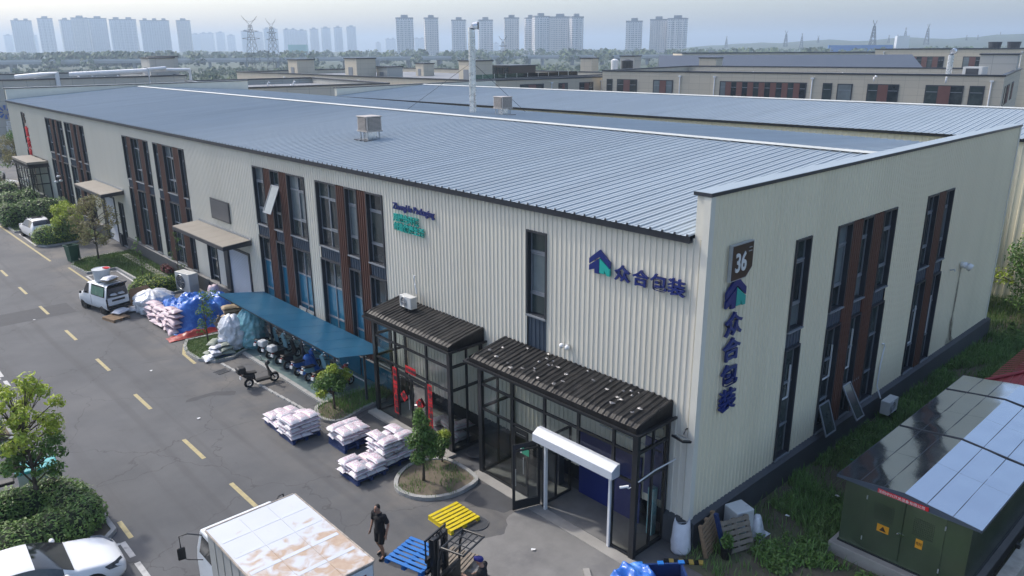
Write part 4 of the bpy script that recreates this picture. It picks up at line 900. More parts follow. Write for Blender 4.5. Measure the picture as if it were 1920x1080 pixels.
for y0 in (1.6, 3.6, 8.0):
    f = MB().box(-0.1, y0, 0.9, -0.035, y0 + 1.4, 8.3).build('window', 'dark_trim', nbt)
    for z0, z1 in ((1.0, 2.6), (2.7, 4.6), (5.4, 6.7), (6.8, 8.2)): MB().quad((-0.104, y0 + 1.3, z0), (-0.104, y0 + 0.1, z0), (-0.104, y0 + 0.1, z1), (-0.104, y0 + 1.3, z1)).build('pane', rw.choice(['pane_dark', 'pane_green']), f)
    MB().box(-0.12, y0 + 1.42, 0.9, -0.035, y0 + 1.98, 8.3).build('brown_panel', 'brown_panel', nbt)
# beige office blocks
W3 = [(0.9, 1.7, 7.1, 9.3, 1), (2.7, 5.9, 7.1, 9.3, 2), (8.8, 11.8, 7.1, 9.3, 2), (19.2, 31.1, 7.0, 9.3, 8), (33.4, 34.4, 7.0, 9.3, 1), (35.25, 36.95, 7.0, 9.25, 1), (38.95, 42.5, 7.0, 9.3, 2), (45.7, 49.7, 6.9, 9.3, 2), (50.5, 51.9, 6.9, 9.3, 1)]
W3 += [(a, b, 2.8, 5.2, n) for a, b, z0, z1, n in W3]
b3 = block('office_block', 'long beige panelled block with red-brown window bays at upper right', (78.7, 71.7), (90.2, 19.1), 34, 10.5, W3, pipes=(18.3, 31.9, 52.6, 13.0))
rz3 = frame_of((78.7, 71.7), (90.2, 19.1))[0]
# its right-hand return, built as part of the same block
for (s0, s1, n) in ((3.0, 3.8, 1), (6.2, 11.5, 3), (16, 20, 2)):
    L3 = frame_of((78.7, 71.7), (90.2, 19.1))[1]
    f = MB().box(L3 + 0.01, s0, 6.9, L3 + 0.08, s1, 9.3).build('window', 'dark_trim', b3)
    m = 2 * n - 1; cw = (s1 - s0) / m
    for k in range(m):
        if k % 2: MB().box(L3 + 0.083, s0 + k * cw, 7, L3 + 0.13, s0 + (k + 1) * cw, 9.2).build('brown_panel', 'red_brown', f)
        else: MB().quad((L3 + .084, s0 + k * cw + .05, 7), (L3 + .084, s0 + (k + 1) * cw - .05, 7), (L3 + .084, s0 + (k + 1) * cw - .05, 9.2), (L3 + .084, s0 + k * cw + .05, 9.2)).build('pane', 'pane_dark', f)
b5 = block('office_block', 'beige flat-roofed block running away behind the blue roofs, centre left', (54, 150), (56, 77), 40, 9.6, [(58, 60.5, 7.0, 8.5, 2), (63, 64, 7.0, 8.5, 1)], pipes=(20, 45, 70))
b5b = block('office_block', 'beige flat-roofed block with small high windows left of the panelled block', (56.05, 76.9), (81.2, 73.0), 3.6, 9.5, [(8.7, 12.9, 7.6, 8.8, 2), (15.9, 17.5, 7.4, 8.8, 2), (20.0, 22.6, 7.2, 8.8, 2)], pipes=(14.4, 24.3))
b4 = block('office_block', 'grey tiled block with parapet pipes beyond the far left gable', (-14, 122), (33, 122), 34, 10.0, [], wall='grey_wall')
b4b = block('office_block', 'pale flat-roofed block behind the far gable, dotted with small roof vents', (26.5, 87), (47, 84), 30, 9.3, [(15, 18, 6.5, 8.0, 2)], wall='grey_wall')
b6 = block('office_block', 'far beige block with roof fans at the top right', (178, 72), (186, 6), 30, 13.2, [(7, 15, 8.3, 11.6, 4), (19, 25, 8.3, 11.6, 3), (47, 49, 8.3, 11.4, 1)], pipes=(2, 30))
b7 = block('office_block', 'low beige block far behind the dark pitched roof', (210, 150), (262, 92), 30, 11.9, [(5 + k * 9, 9 + k * 9, 8.4, 10.5, 2) for k in range(8)], pipes=(10, 34, 60))
# dark pitched roof on the panelled block
pr = thing('pitched_shed', 'dark blue pitched shed roof with brown gable behind the panelled block', 'shed', (120, 92, 0), frame_of((120, 92), (152, 50))[0])
MB().ext([(0, 0, 9.4), (52, 0, 9.4), (52, 9, 12.2), (0, 9, 12.2)], (0, 0, 0.15)).build('roof', mat('roof_navy', (0.07, 0.085, 0.11), 0.5, var=0.1, scale=0.3), pr)
MB().ext([(0, 18, 9.4), (52, 18, 9.4), (52, 9, 12.2), (0, 9, 12.2)], (0, 0, -0.15)).build('roof', 'dark_trim', pr)
MB().add([(52, 0, 0), (52, 18, 0), (52, 18, 9.5), (52, 9, 12.3), (52, 0, 9.5)], [(0, 1, 2, 3, 4)]).build('gable', 'red_brown', pr)
MB().add([(0, 0, 0), (52, 0, 0), (52, 0, 9.4), (0, 0, 9.4)], [(0, 1, 2, 3)]).build('wall', 'beige_wall', pr)
MB().box(-0.1, -0.3, 9.25, 52.1, -0.02, 9.42).build('eave_trim', 'white_paint', pr)
# rooftop stair heads, each a thing on its roof
for (x, y, w, h, z, lb, m) in ((39.8, 151, 4.2, 3.6, 9.2, 'pale boxy stair head farthest left on the distant roofs', 'grey_wall'), (31.0, 128.5, 4.0, 3.5, 9.26, 'pale boxy stair head beside the white roof pipe', 'grey_wall'),
        (60, 133.5, 3.7, 3.2, 8.86, 'beige stair head with dark cap over the centre-left roofs', 'beige_wall'), (62, 115.2, 4.0, 3.5, 8.86, 'tall beige stair head left of the exhaust stack', 'beige_wall'), (66.5, 112.5, 3.4, 2.0, 8.86, 'low white hut beside the tall beige stair head', 'grey_wall'),
        (79.2, 118.8, 2.6, 2.3, 8.86, 'small tan stair head midway to the exhaust stack', 'beige_wall'), (68, 89.8, 3.9, 3.2, 8.86, 'beige stair head directly behind the exhaust stack', 'beige_wall'), (98.3, 92, 2.5, 2.3, 9.76, 'small beige stair head behind the glass roof rail', 'beige_wall'),
        (108.2, 90, 3.0, 2.6, 9.76, 'white stair head near the black water tank', 'grey_wall'), (118.0, 78, 3.4, 2.2, 9.76, 'tan stair head above the panelled block', 'beige_wall'), (113, 26.5, 4.6, 3.0, 9.76, 'large pale stair head on the right-hand roof', 'grey_wall')):
    s = thing('roof_stair_head', lb, 'rooftop hut', (x, y, z), rz3 if x > 80 else 0.0, 'stair heads on the flat roofs')
    MB().box(-w / 2, -w / 2, 0, w / 2, w / 2, h).build('wall', m, s); MB().box(-w / 2 - 0.15, -w / 2 - 0.15, h + .004, w / 2 + 0.15, w / 2 + 0.15, h + 0.2).build('cap', 'dark_trim', s)
    MB().box(-w / 2 - 0.05, -w * 0.15, 0.05, -w / 2 - 0.01, w * 0.2, h * 0.6).build('door', 'win_frame', s)
# a dark glazed roof room, tanks, roof fans, white pipes
s = thing('roof_pavilion', 'dark brown glazed roof room right of the exhaust stack', 'rooftop hut', (76, 90, 8.86), 0.0)
MB().box(-3, -3, 0, 3, 3, 2.3).build('wall', 'sign_brown', s); MB().box(-3.3, -3.3, 2.305, 3.3, 3.3, 2.5).build('roof', 'dark_trim', s)
for k in range(4): MB().box(-3.06, -2.7 + k * 1.4, 0.2, -3.01, -1.6 + k * 1.4, 2.1).build('pane', 'pane_dark', s)
s = thing('glass_rail', 'long pale green glass rail along the roof edge right of the stack', 'railing', (58, 79, 8.86))
for k in range(10): MB().box(k * 2.3, 0, 0.05, k * 2.3 + 2.2, 0.04, 1.5).build('pane', glass('rail_glass%d' % k, (0.5, 0.66, 0.62)) if k == 0 else bpy.data.materials['rail_glass0'], s)
for k in range(11): MB().box(k * 2.3 - 0.07, -0.02, 0, k * 2.3 - 0.02, 0.06, 1.55).build('post', 'sign_grey', s)
for (x, y, z, r, h, m, lb) in ((101, 88, 9.76, 0.7, 2.0, 'white_paint', 'white cylindrical water tank on the distant roof'), (103.5, 87, 9.76, 1.1, 1.9, 'black_plastic', 'black water tank beside the white one on the roof')):
    s = thing('water_tank', lb, 'water tank', (x, y, z)); MB().cyl((0, 0, 0), (0, 0, h), r, n=18).build('tank', m, s); MB().cyl((0, 0, h), (0, 0, h + 0.25), r * 0.95, 0.3, 18).build('lid', m, s)
s = thing('roof_vent_stack', 'galvanised bent vent stack beside the roof plant at right', 'vent', (104, 30, 9.76)); MB().tube([(0, 0, 0), (0, 0, 3.0), (0.3, 0, 3.5), (0.9, 0, 3.6)], 0.4, 10).build('duct', 'galv', s); MB().cyl((0.9, 0, 3.6), (1.0, 0, 3.6), 0.42, n=10).build('outlet', 'dark_trim', s)
s = thing('roof_plant', 'white and dark cooling plant at the foot of the bent vent stack', 'air conditioner', (105, 27, 9.76)); MB().box(-1.2, -1.2, 0.2, 1.2, 1.2, 1.5).build('casing', 'ac_white', s); MB().box(-1.23, -0.8, 0.4, -1.21, 0.8, 1.3).build('grille', 'dark_trim', s)
for k, (x, y) in enumerate(((186, 49), (187, 45.5))):
    s = thing('roof_fan', '%s of the two dark roof fans on the far beige block' % ('left-hand' if k == 0 else 'right-hand'), 'fan', (x, y, 13.0)); MB().cyl((0, 0, 0.5), (0, 0, 1.8), 1.2, 1.4, 14).build('cowl', 'dark_trim', s)
    for a in range(4): MB().box(math.cos(a * 1.57) * 0.9 - 0.1, math.sin(a * 1.57) * 0.9 - 0.1, 0, math.cos(a * 1.57) * 0.9 + 0.1, math.sin(a * 1.57) * 0.9 + 0.1, 0.6).build('leg', 'dark_trim', s)
for (pts, lb) in (([(14, 121.6, 8.0), (14, 121.6, 10.9), (12.2, 123.6, 10.7), (9.5, 126, 10.4)], 'white bent pipe over the parapet at far left'), ([(33.5, 121.5, 7.5), (33.5, 121.5, 11.0), (28, 124, 11.0), (18, 131, 10.5)], 'long white pipe crossing the roof edge at left'), ([(27.0, 121.5, 8.0), (27.0, 121.5, 11.2), (30, 122.5, 11.3)], 'white elbow pipe standing at the roof edge')):
    MB().tube(pts, 0.32, 8).build('roof_pipe', 'ins_white', None, label=lb, cat='pipe')
rv = random.Random(5)
vent = MB(); vent.tube([(0, 0, 0), (0, 0, 0.5), (0.12, 0, 0.68), (0.3, 0, 0.62), (0.34, 0, 0.5)], 0.1, 8); vent_me = vent.mesh('roof_vent', 'ins_white', True)
for k in range(34):
    if k < 12: x, y, z = rv.uniform(-8, 31), 124 + (k % 3) * 7, 9.26
    elif k < 24: x, y, z = 29 + rv.uniform(0, 15), 88 + (k % 4) * 6, 8.56
    else: x, y, z = 84 + (k - 24) * 0.25 + rv.uniform(0, 10), 62 - (k - 24) * 4.2, 9.76
    link('roof_vent', vent_me, None, (x, y, z), rv.uniform(0, 6), label='small white hooked vent pipe on the %s' % ('roof beyond the far gable' if k < 12 else 'flat roof behind the far gable' if k < 24 else 'roof of the panelled block'), cat='vent', group='vents on %s' % ('far' if k < 12 else 'middle' if k < 24 else 'right') )
em = thing('wall_sign', 'blue star emblem over white characters on the grey wall at the far left edge', 'sign', (6.6, 121.9, 0))
mb = MB(); c = Vector((0.0, -0.1, 5.7))
for k in range(8):
    a = k * math.pi / 4; mb.ext([tuple(c + Vector((0.35 * math.cos(a + q), 0, 0.35 * math.sin(a + q)))) for q in (-0.25, 0.25)] + [tuple(c + Vector((1.0 * math.cos(a + q * .8), 0, 1.0 * math.sin(a + q * .8)))) for q in (0.22, -0.22)], (0, -0.08, 0))
mb.build('emblem', 'scooter_blue', em)
for ch, z in (('\u660c', 3.2), ('\u9686', 1.6), ('\u6e90', 0.0)): text_mesh('letter', ch, 1.5, 0.08, 'white_paint', em, (-0.4, -0.1, z), (1, 0, 0), (0, 0, 1), bold=0.02)

# ---------------------------------------------------------------- far plain: viaduct, woods, towers, pylons, hills
vd = thing('viaduct', 'long grey motorway viaduct on piers crossing behind the rooftops', 'bridge')
vp = [(-60, 720), (102, 647), (267, 577), (470, 489), (540, 430), (600, 340), (680, 200), (780, 20)]
mb = MB(); mr_ = MB()
for i in range(len(vp) - 1):
    a, b = Vector((*vp[i], 0)), Vector((*vp[i + 1], 0)); t = (b - a).normalized(); nn = Vector((-t.y, t.x, 0)) * 9
    mb.add([a - nn + Vector((0, 0, 5.2)), b - nn + Vector((0, 0, 5.2)), b + nn + Vector((0, 0, 5.2)), a + nn + Vector((0, 0, 5.2)), a - nn + Vector((0, 0, 6.8)), b - nn + Vector((0, 0, 6.8)), b + nn + Vector((0, 0, 6.8)), a + nn + Vector((0, 0, 6.8))], [(3, 2, 1, 0), (4, 5, 6, 7), (0, 1, 5, 4), (2, 3, 7, 6), (1, 2, 6, 5), (3, 0, 4, 7)])
    for s in (-1, 1):
        q0, q1 = a + nn * s * 0.98, b + nn * s * 0.98; mr_.add([q0 + Vector((0, 0, 6.85)), q1 + Vector((0, 0, 6.85)), q1 + Vector((0, 0, 8.0)), q0 + Vector((0, 0, 8.0))], [(0, 1, 2, 3)])
    L = (b - a).length; k = 0
    while k * 26 < L:
        p = a + t * (k * 26 + 8)
        if p.x < 640: MB().cbox((p.x, p.y, 2.5), (2.0, 12, 5.4), math.atan2(t.y, t.x)).build('pier', 'viaduct', vd)
        k += 1
mb.build('deck', 'viaduct', vd); mr_.build('guard_rail', 'sign_grey', vd)
def wood(name, label, spots, seed, hh=(5, 9)):
    rn = random.Random(seed); V = []; F = []
    for (x, y) in spots:
        h = rn.uniform(*hh); r = h * rn.uniform(0.35, 0.5)
        for k in range(34):
            th = rn.uniform(0, 6.283); cz = rn.uniform(-0.7, 1.0); rr = r * math.sqrt(max(0, 1 - cz * cz)) * rn.uniform(0.75, 1.05); c = Vector((x + rr * math.cos(th), y + rr * math.sin(th), h * 0.58 + cz * h * 0.42)); s = h * rn.uniform(0.10, 0.2)
            a = Vector((rn.gauss(0, 1), rn.gauss(0, 1), rn.gauss(0, 0.6))).normalized(); b = a.orthogonal().normalized(); q = len(V)
            V += [tuple(c + a * s), tuple(c + b * s), tuple(c - a * s * 0.9), tuple(c - b * s)]; F += [(q, q + 1, q + 2, q + 3)]
    mb = MB(); mb.v, mb.f, mb.mi = V, F, [0] * len(F); return mb.build(name, 'leaf_far', None, label=label, cat='trees', kind='stuff')
def polar(d, px): # ground point at distance d along the bearing of a view column
    a = YAW - math.atan((px - 960) / 1448.0); return (-16.9 + d * math.cos(a), -10.8 + d * math.sin(a))
rn = random.Random(11)
wood('near_woodland', 'band of green trees between the roofs and the viaduct', [polar(rn.uniform(260, 560), rn.uniform(-60, 1980)) for _ in range(1150)], 3, (2.8, 5.0))
wood('far_woodland', 'hazy wooded belt beyond the viaduct', [polar(rn.uniform(640, 1200), rn.uniform(-60, 1980)) for _ in range(800)], 4, (7, 13))
wood('poplar_row', 'darker row of trees behind the viaduct at left', [polar(rn.uniform(690, 730), rn.uniform(135, 360)) for _ in range(90)], 6, (10, 13))
hv = []; hf = []; N_ = 120
for i in range(N_ + 1):
    px = -80 + 2100 * i / N_; a = 10 + 6 * nz(px * 0.006, 1, 0)
    if px > 1180: a += min(1, (px - 1180) / 350) * (22 + 5 * nz(px * 0.01, 5, 0)) + max(0, (px - 1650) / 300) * 6
    a += 2.0 * nz(px * 0.06, 3, 0)
    for d, z in ((1150, -1), (1400, a * 0.4), (1750, a * 0.85), (2200, -1)):
        q = polar(d, px); hv.append((q[0], q[1], z + (nz(q[0] * .02, q[1] * .02, 1) * 3 if 0 < z else 0)))
for i in range(N_):
    for k in range(3): hf.append((i * 4 + k, (i + 1) * 4 + k, (i + 1) * 4 + k + 1, i * 4 + k + 1))
MB().add(hv, hf).build('hills', mat('hill_wood', (0.040, 0.062, 0.030), 0.95, var=0.4, scale=0.02, c2=(0.08, 0.085, 0.05), c2amt=0.5, c2scale=0.008), kind='structure', smooth=True)
def tower(x, y, w, h, style, label, group, k):
    rz = math.atan2(y, x) - math.pi / 2 + rn.uniform(-0.3, 0.3); t = thing('apartment_tower', label, 'tower block', (x, y, 0), rz, group); d = 16
    m = (('tower_a', 'tower_d', 'tower_a'), ('tower_b', 'tower_c', 'tower_b', 'tower_d'))[style][k % (3 + style)]
    mb = MB(); mb.box(-w / 2, -d / 2, 0, w / 2, d / 2, h - 2); mb.build('facade', m, t)
    nb = max(2, int(w / 9))
    for i in range(nb):
        c = -w / 2 + (i + 0.5) * w / nb; MB().box(c - w / nb * 0.28, -d / 2 - 1.6, 0, c + w / nb * 0.28, -d / 2 - 0.02, h - 3.5).build('bay', m, t)
    MB().box(-w / 2 - 0.4, -d / 2 - 0.4, h - 2, w / 2 + 0.4, d / 2 + 0.4, h).build('parapet', 'tower_cap', t)
    for i in range(max(1, nb // 2)): MB().box(-w / 2 + (i + .3) * w / max(1, nb // 2), -3, h + .005, -w / 2 + (i + .7) * w / max(1, nb // 2), 3, h + 4.0).build('lift_housing', 'tower_cap', t)
Tn = [(435, 2164, 49.9, 82.4), (450, 2014, 37.3, 82.9), (496, 2038, 28.1, 81.1), (492, 1906, 39.9, 81.7), (529, 1912, 43.0, 81.5), (559, 1843, 62.9, 77.9), (609, 1796, 70.1, 75.3), (654, 1754, 32.6, 74.9)]
for i, q in enumerate(Tn):
    lb = ['isolated bluish tower farthest left on the skyline', 'first tower of the left skyline cluster', 'narrow tower inside the left skyline cluster', 'tall stepped tower in the left skyline cluster', 'rightmost of the tight left skyline cluster', 'wide double tower left of the roof stair heads', 'widest hazy tower block of the left group', 'single slim tower right of the wide hazy block'][i]
    tower(q[0], q[1], q[2] * 0.80, q[3], 1, lb, 'hazy towers at left', i)
Tc = [(740, 1060, 28.7, 61.3), (801, 1071, 23.3, 62.8), (835, 1040, 23.3, 59.2), (867, 1010, 24.2, 59.0), (865, 944, 24.2, 60.3), (887, 924, 17.1, 60.1), (864, 877, 24.2, 60.6), (886, 857, 32.8, 59.6), (890, 827, 18.7, 58.8), (970, 780, 25.9, 52.8), (998, 755, 27.6, 54.9), (1002, 723, 28.9, 55.7)]
for i, q in enumerate(Tc):
    lb = ['first pale tower of the middle row, left of centre', 'second pale tower of the middle row', 'third pale tower, just left of the exhaust stack', 'fourth pale tower, just right of the exhaust stack', 'fifth pale tower of the middle row', 'narrow tower attached left of the tallest pale block', 'tallest pale tower right of centre', 'wide beige tower in the paired slab', 'right end tower of the paired slab', 'leftmost of the three towers at right of centre', 'middle of the three towers at right of centre', 'rightmost of the three towers at right of centre'][i]
    tower(q[0], q[1], q[2] * 0.95, q[3], 0, lb, 'pale towers in the middle', i)
FT = ['faint block left of the isolated leftmost tower', 'faint block between the isolated leftmost tower and its neighbours', 'faint block just right of the single slim tower', 'widest faint block right of the single slim tower', 'slim faint block midway to the near pylons', 'lowest faint block midway to the near pylons', 'hazy tower touching the left pylon of the near pair', 'hazy tower between the two near pylons', 'hazy tower behind the right pylon of the near pair', 'broad hazy tower right of the near pylons', 'narrow hazy tower beside the broad one', 'third hazy tower right of the near pylons', 'fourth hazy tower right of the near pylons', 'fifth hazy tower right of the near pylons', 'last hazy tower of the row right of the near pylons', 'tiny faint block left of the first pale middle tower', 'low faint block touching the first pale middle tower', 'faint block between the first two pale middle towers', 'tiny faint block right of the exhaust stack towers']
T2 = [(653, 3457, 29.0, 69.9), (720, 3395, 29.0, 69.4), (1240, 3186, 39.8, 73.4), (1273, 3155, 55.3, 77.2), (1312, 3119, 33.2, 78.9), (1342, 3091, 33.2, 68.6), (1123, 2477, 28.7, 71.1), (1195, 2546, 35.4, 69.7), (1181, 2423, 48.5, 77.1), (1227, 2380, 46.7, 75.1), (1255, 2354, 32.3, 71.7), (1283, 2328, 28.7, 76.3), (1311, 2303, 28.7, 79.3), (1340, 2276, 28.7, 80.7), (1371, 2247, 32.3, 82.1), (1822, 2782, 22.8, 38.0), (1860, 2748, 45.6, 52.2), (1887, 2586, 46.4, 52.4), (2109, 2382, 22.1, 32.7)]
for i, q in enumerate(T2): tower(q[0], q[1], q[2] * 0.9, q[3], 1, FT[i], 'faintest skyline towers', i)
def pylon(x, y, h, label, k):
    t = thing('power_pylon', label, 'pylon', (x, y, 0), rn.uniform(0, 0.6), 'power pylons'); w = h * 0.11; r = (0.075 if math.hypot(x, y) < 500 else max(0.12, h * 0.0048)) * (1 + math.hypot(x, y) / 1600)
    mb = MB()
    for sx in (-1, 1):
        for sy in (-1, 1): mb.cyl((sx * w, sy * w, 0), (sx * w * 0.18, sy * w * 0.18, h * 0.86), r, n=4)
    zs = [0, 0.16, 0.3, 0.42, 0.53, 0.63, 0.72, 0.8, 0.86]
    for a, b in zip(zs[:-1], zs[1:]):
        wa, wb = w * (1 - a * 0.953), w * (1 - b * 0.953)
        for s in (-1, 1):
            mb.cyl((-wa, s * wa, a * h), (wb, s * wb, b * h), r * .6, n=3); mb.cyl((wa, s * wa, a * h), (-wb, s * wb, b * h), r * .6, n=3); mb.cyl((s * wa, -wa, a * h), (s * wb, wb, b * h), r * .6, n=3); mb.cyl((s * wa, wa, a * h), (s * wb, -wb, b * h), r * .6, n=3)
    mb.build('mast', 'steel_dark', t)
    for z, l in ((0.62, 0.17), (0.74, 0.14)):
        for s in (-1, 1): MB().cyl((0, 0, z * h), (s * l * h, 0, z * h + 0.02 * h), r, n=4).cyl((0, 0, (z + 0.04) * h), (s * l * h, 0, z * h + 0.02 * h), r * .7, n=4).build('cross_arm', 'steel_dark', t)
    for s in (-1, 1): MB().cyl((0, 0, 0.85 * h), (s * 0.15 * h, 0, h), r * 1.1, n=4).cyl((0, 0, 0.9 * h), (s * 0.12 * h, 0, 0.95 * h), r * .7, n=4).build('horn', 'steel_dark', t)
for i, (x, y, h, lb) in enumerate(((169, 389, 30.6, 'tall lattice pylon, left of the near pair'), (191, 410, 30.3, 'tall lattice pylon, right of the near pair'), (265, 301, 20, 'slim lattice mast between the middle towers'), (890, 379, 41, 'largest horned pylon on the right-hand hill'),
        (1294, 822, 33, 'faint pylon nearest the three right-hand towers'), (1282, 697, 40, 'thin tall pylon left of the right-hand hill'), (1208, 629, 34, 'horned pylon at the left foot of the hill'), (1419, 707, 33, 'small pylon beside the horned one on the hill'), (1414, 577, 32, 'small pylon just right of the largest horned one'), (1425, 567, 32, 'second small pylon right of the largest horned one'), (1538, 599, 46, 'thin far pylon on the hill crest'), (1358, 494, 47, 'tall Y-shaped pylon on the hill crest at right'), (1513, 486, 31, 'low pylon on the crest toward the right edge'), (1527, 473, 31, 'wide-armed low pylon toward the right edge'), (1668, 480, 37, 'thin pylon nearest the right edge'))): pylon(x, y, h, lb, i)
q = polar(950, 1610); s = thing('industrial_hall', 'pale blue factory hall on the plain under the largest pylon', 'building', (q[0], q[1], 0), YAW - 1.9)
MB().box(-45, -10, -0.2, 18, 10, 15.0).build('wall', 'pallet_blue', s); MB().box(21, -10, -0.2, 33, 10, 24).build('wall', 'white_paint', s)
q = polar(1500, 580); s = thing('industrial_hall', 'pale teal sheet-clad hall on the plain below the left skyline', 'building', (q[0], q[1], 0), YAW - 1.5)
MB().box(-16, -10, -0.2, 16, 10, 22).build('wall', 'teal', s); MB().box(-60, -8, -0.2, -17, 12, 9).build('wall', 'white_paint', s)
mb = MB(); mb.box(-1498, -698, -1.25, 4998, 4998, 100)
hz = mb.build('haze', 'white_paint', None, label='pale summer haze filling the air', cat='haze', kind='stuff')
hm = bpy.data.materials.new('haze'); hm.use_nodes = True; hn = hm.node_tree.nodes; hn.remove(hn['Principled BSDF'])
pv = hn.new('ShaderNodeVolumePrincipled'); pv.inputs['Color'].default_value = (0.66, 0.82, 1.0, 1); pv.inputs['Density'].default_value = 0.00045; pv.inputs['Anisotropy'].default_value = 0.2
hm.node_tree.links.new(pv.outputs[0], hn['Material Output'].inputs['Volume']); hz.data.materials[0] = hm

# ---------------------------------------------------------------- planted islands and lawns
def island(name, poly, m, z, kerb=True, h=0.13, closed=True, pieces=1.0):
    s = MB().add([(x, y, z) for x, y in poly], [tuple(range(len(poly)))]).build(name, m, kind='structure')
    if kerb:
        # kerb stones one by one along the edge
        n = len(poly); P = [Vector((x, y, 0)) for x, y in poly]; c = sum(P, Vector()) / n; per = []; acc = 0
        pts = []
        for i in range(n):
            a, b = P[i], P[(i + 1) % n]; L = (b - a).length; k = max(1, int(round(L / 0.5)))
            for q in range(k): pts.append(a.lerp(b, q / k))
        m_ = len(pts)
        for i in range(m_):
            a, b = pts[i], pts[(i + 1) % m_]
            if max(a.x, b.x) > -0.5 or (a - b).length < 0.05: continue
            t = (b - a).normalized(); nn = Vector((-t.y, t.x, 0)); nn = nn if nn.dot(c - a) > 0 else -nn
            a2, b2 = a + t * 0.006, b - t * 0.006; dz = rnd(-0.004, 0.004); w = 0.14
            A = [a2, b2, b2 + nn * w, a2 + nn * w]
            MB().add([q + Vector((0, 0, -0.03)) for q in A] + [q + Vector((0, 0, h + dz)) for q in A], [(3, 2, 1, 0), (4, 5, 6, 7), (0, 1, 5, 4), (1, 2, 6, 5), (2, 3, 7, 6), (3, 0, 4, 7)]).build('kerb_stone', 'kerb', s)
    return s
I2 = smooth_poly([(-1.98, 8.8), (-2.9, 9.42), (-3.9, 9.15), (-4.48, 8.45), (-4.4, 7.7), (-4.05, 7.2), (-3.4, 6.82), (-2.6, 6.8), (-1.98, 7.15)], 3)
I1 = smooth_poly([(-1.95, 14.3), (-3.2, 13.95), (-3.7, 14.5), (-3.62, 15.3), (-3.0, 15.95), (-0.5, 15.85), (-0.4, 14.6)], 3)
I3 = [(-4.3, 27.2), (-4.75, 26.3), (-4.95, 25.3), (-4.85, 24.2), (-4.35, 23.4), (-3.5, 23.3), (-2.5, 23.9), (-2.4, 27.0)]
I4 = [(-0.2, 36.0), (-0.2, 48.6), (-3.3, 48.5), (-4.2, 47.9), (-4.6, 46.9), (-4.35, 44.3), (-2.45, 44.2), (-2.3, 38.3), (-4.2, 37.4), (-4.2, 36.2), (-3.2, 35.4)]
I5 = [(-0.2, 54.4), (-0.2, 90.0), (-5.0, 90.0), (-5.1, 61.4), (-2.8, 61.2), (-2.75, 56.6), (-4.7, 56.2), (-4.85, 54.9), (-4.4, 54.2)]
IL1 = [(-30, 11.9), (-12.5, 11.9), (-12.0, 12.4), (-12.0, 15.0), (-12.6, 15.7), (-30, 15.7)]
IL2 = [(-30, 20.6), (-13.6, 20.6), (-12.9, 21.4), (-12.9, 25.6), (-13.6, 26.4), (-30, 26.4)]
IL2 = [(p[0], p[1]) for p in IL2]
for nm, pl, m in (('planting_bed', I2, 'soil'), ('planting_bed', I1, 'soil'), ('lawn', I3, 'turf'), ('lawn', I4, 'turf'), ('lawn', I5, 'turf'), ('planting_bed', IL1, 'soil'), ('planting_bed', IL2, 'soil')): island(nm, pl, m, 0.09)
verge = MB().quad((-0.7, -40, 0.012), (140, -40, 0.012), (140, -0.1, 0.012), (-0.7, -0.1, 0.012)).build('grass_verge', mat('verge_soil', (0.10, 0.088, 0.062), 0.95, var=0.35, scale=2, bump=0.6, bscale=14, c2=(0.06, 0.085, 0.03), c2amt=0.95, c2scale=0.5), kind='structure')
MB().add([(XE + 0.4, -0.05, 0.016), (33.3, -0.05, 0.016), (30, 70, 0.016), (XE + 0.4, 70, 0.016)], [(0, 1, 2, 3)]).build('gap_lawn', 'turf', kind='structure')
# shelter floor, strip kerb, drain channel
MB().box(-2.75, 15.9, 0.0, -0.17, 24.6, 0.05).build('shelter_floor', mat('teal_floor', (0.115, 0.175, 0.175), 0.45, var=0.2, scale=1.5, c2=(0.16, 0.17, 0.165), c2amt=0.5), kind='structure')
for k in range(14): MB().box(-2.95, 16.0 + k * 0.6, 0, -2.76, 16.59 + k * 0.6, 0.075).build('edging_stone', 'kerb', bpy.data.objects['shelter_floor'])
rk = bpy.data.objects['road']
for k in range(16):
    y = 15.6 + k * 0.47; MB().box(-3.78 - 0.03 * k, y, 0.0, -3.66 - 0.03 * k, y + 0.45, 0.05).build('kerb_stone', 'kerb', rk)
for k in range(15): MB().box(-1.15 - rnd(0, .04), 36.4 + k * 0.75, 0.095, -0.7, 36.4 + k * 0.75 + 0.62, 0.125).build('stepping_stone', 'fence_conc', rk)
blades(I3, 6500, 0.06, 0.13, 0.006, 0.09, seed=2).build('lawn_grass', 'grass', None, label='mown grass of the small lawn by the grey sacks', cat='grass', kind='stuff')
blades(I4, 30000, 0.07, 0.16, 0.008, 0.09, seed=3).build('lawn_grass', 'grass', None, label='grass of the lawn around the empty parking bay', cat='grass', kind='stuff')
blades(I5, 16000, 0.10, 0.2, 0.012, 0.09, seed=4).build('lawn_grass', 'grass', None, label='grass of the far lawn beside the white SUV', cat='grass', kind='stuff')
blades(I1, 5000, 0.10, 0.26, 0.008, 0.09, dens=lambda x, y: 0.9 if x > -2.7 else 0.25, seed=5).build('bed_grass', 'grass_dark', None, label='rough grass in the bed by the smaller porch', cat='grass', kind='stuff')
blades(I2, 2600, 0.06, 0.2, 0.008, 0.09, dens=lambda x, y: 0.9 if nz(x, y, 7, 1.3) > 0.05 else 0.08, seed=6).build('bed_weeds', 'grass_dark', None, label='weeds in the rounded bed by the larger porch', cat='weeds', kind='stuff')
def vd_(x, y):
    d = 0.9 if -3.4 < y else 0.75
    if nz(x, y, 2, 0.55) < -0.16: d *= 0.12
    if x < 2.6 and y < -1.0: d *= 0.5 if nz(x, y, 5, 0.8) > -0.05 else 0.06
    if x < 0.4 and y > -1.2: d *= 0.15
    if 2.6 < x < 13.2 and y < -2.9: d = 0
    return d
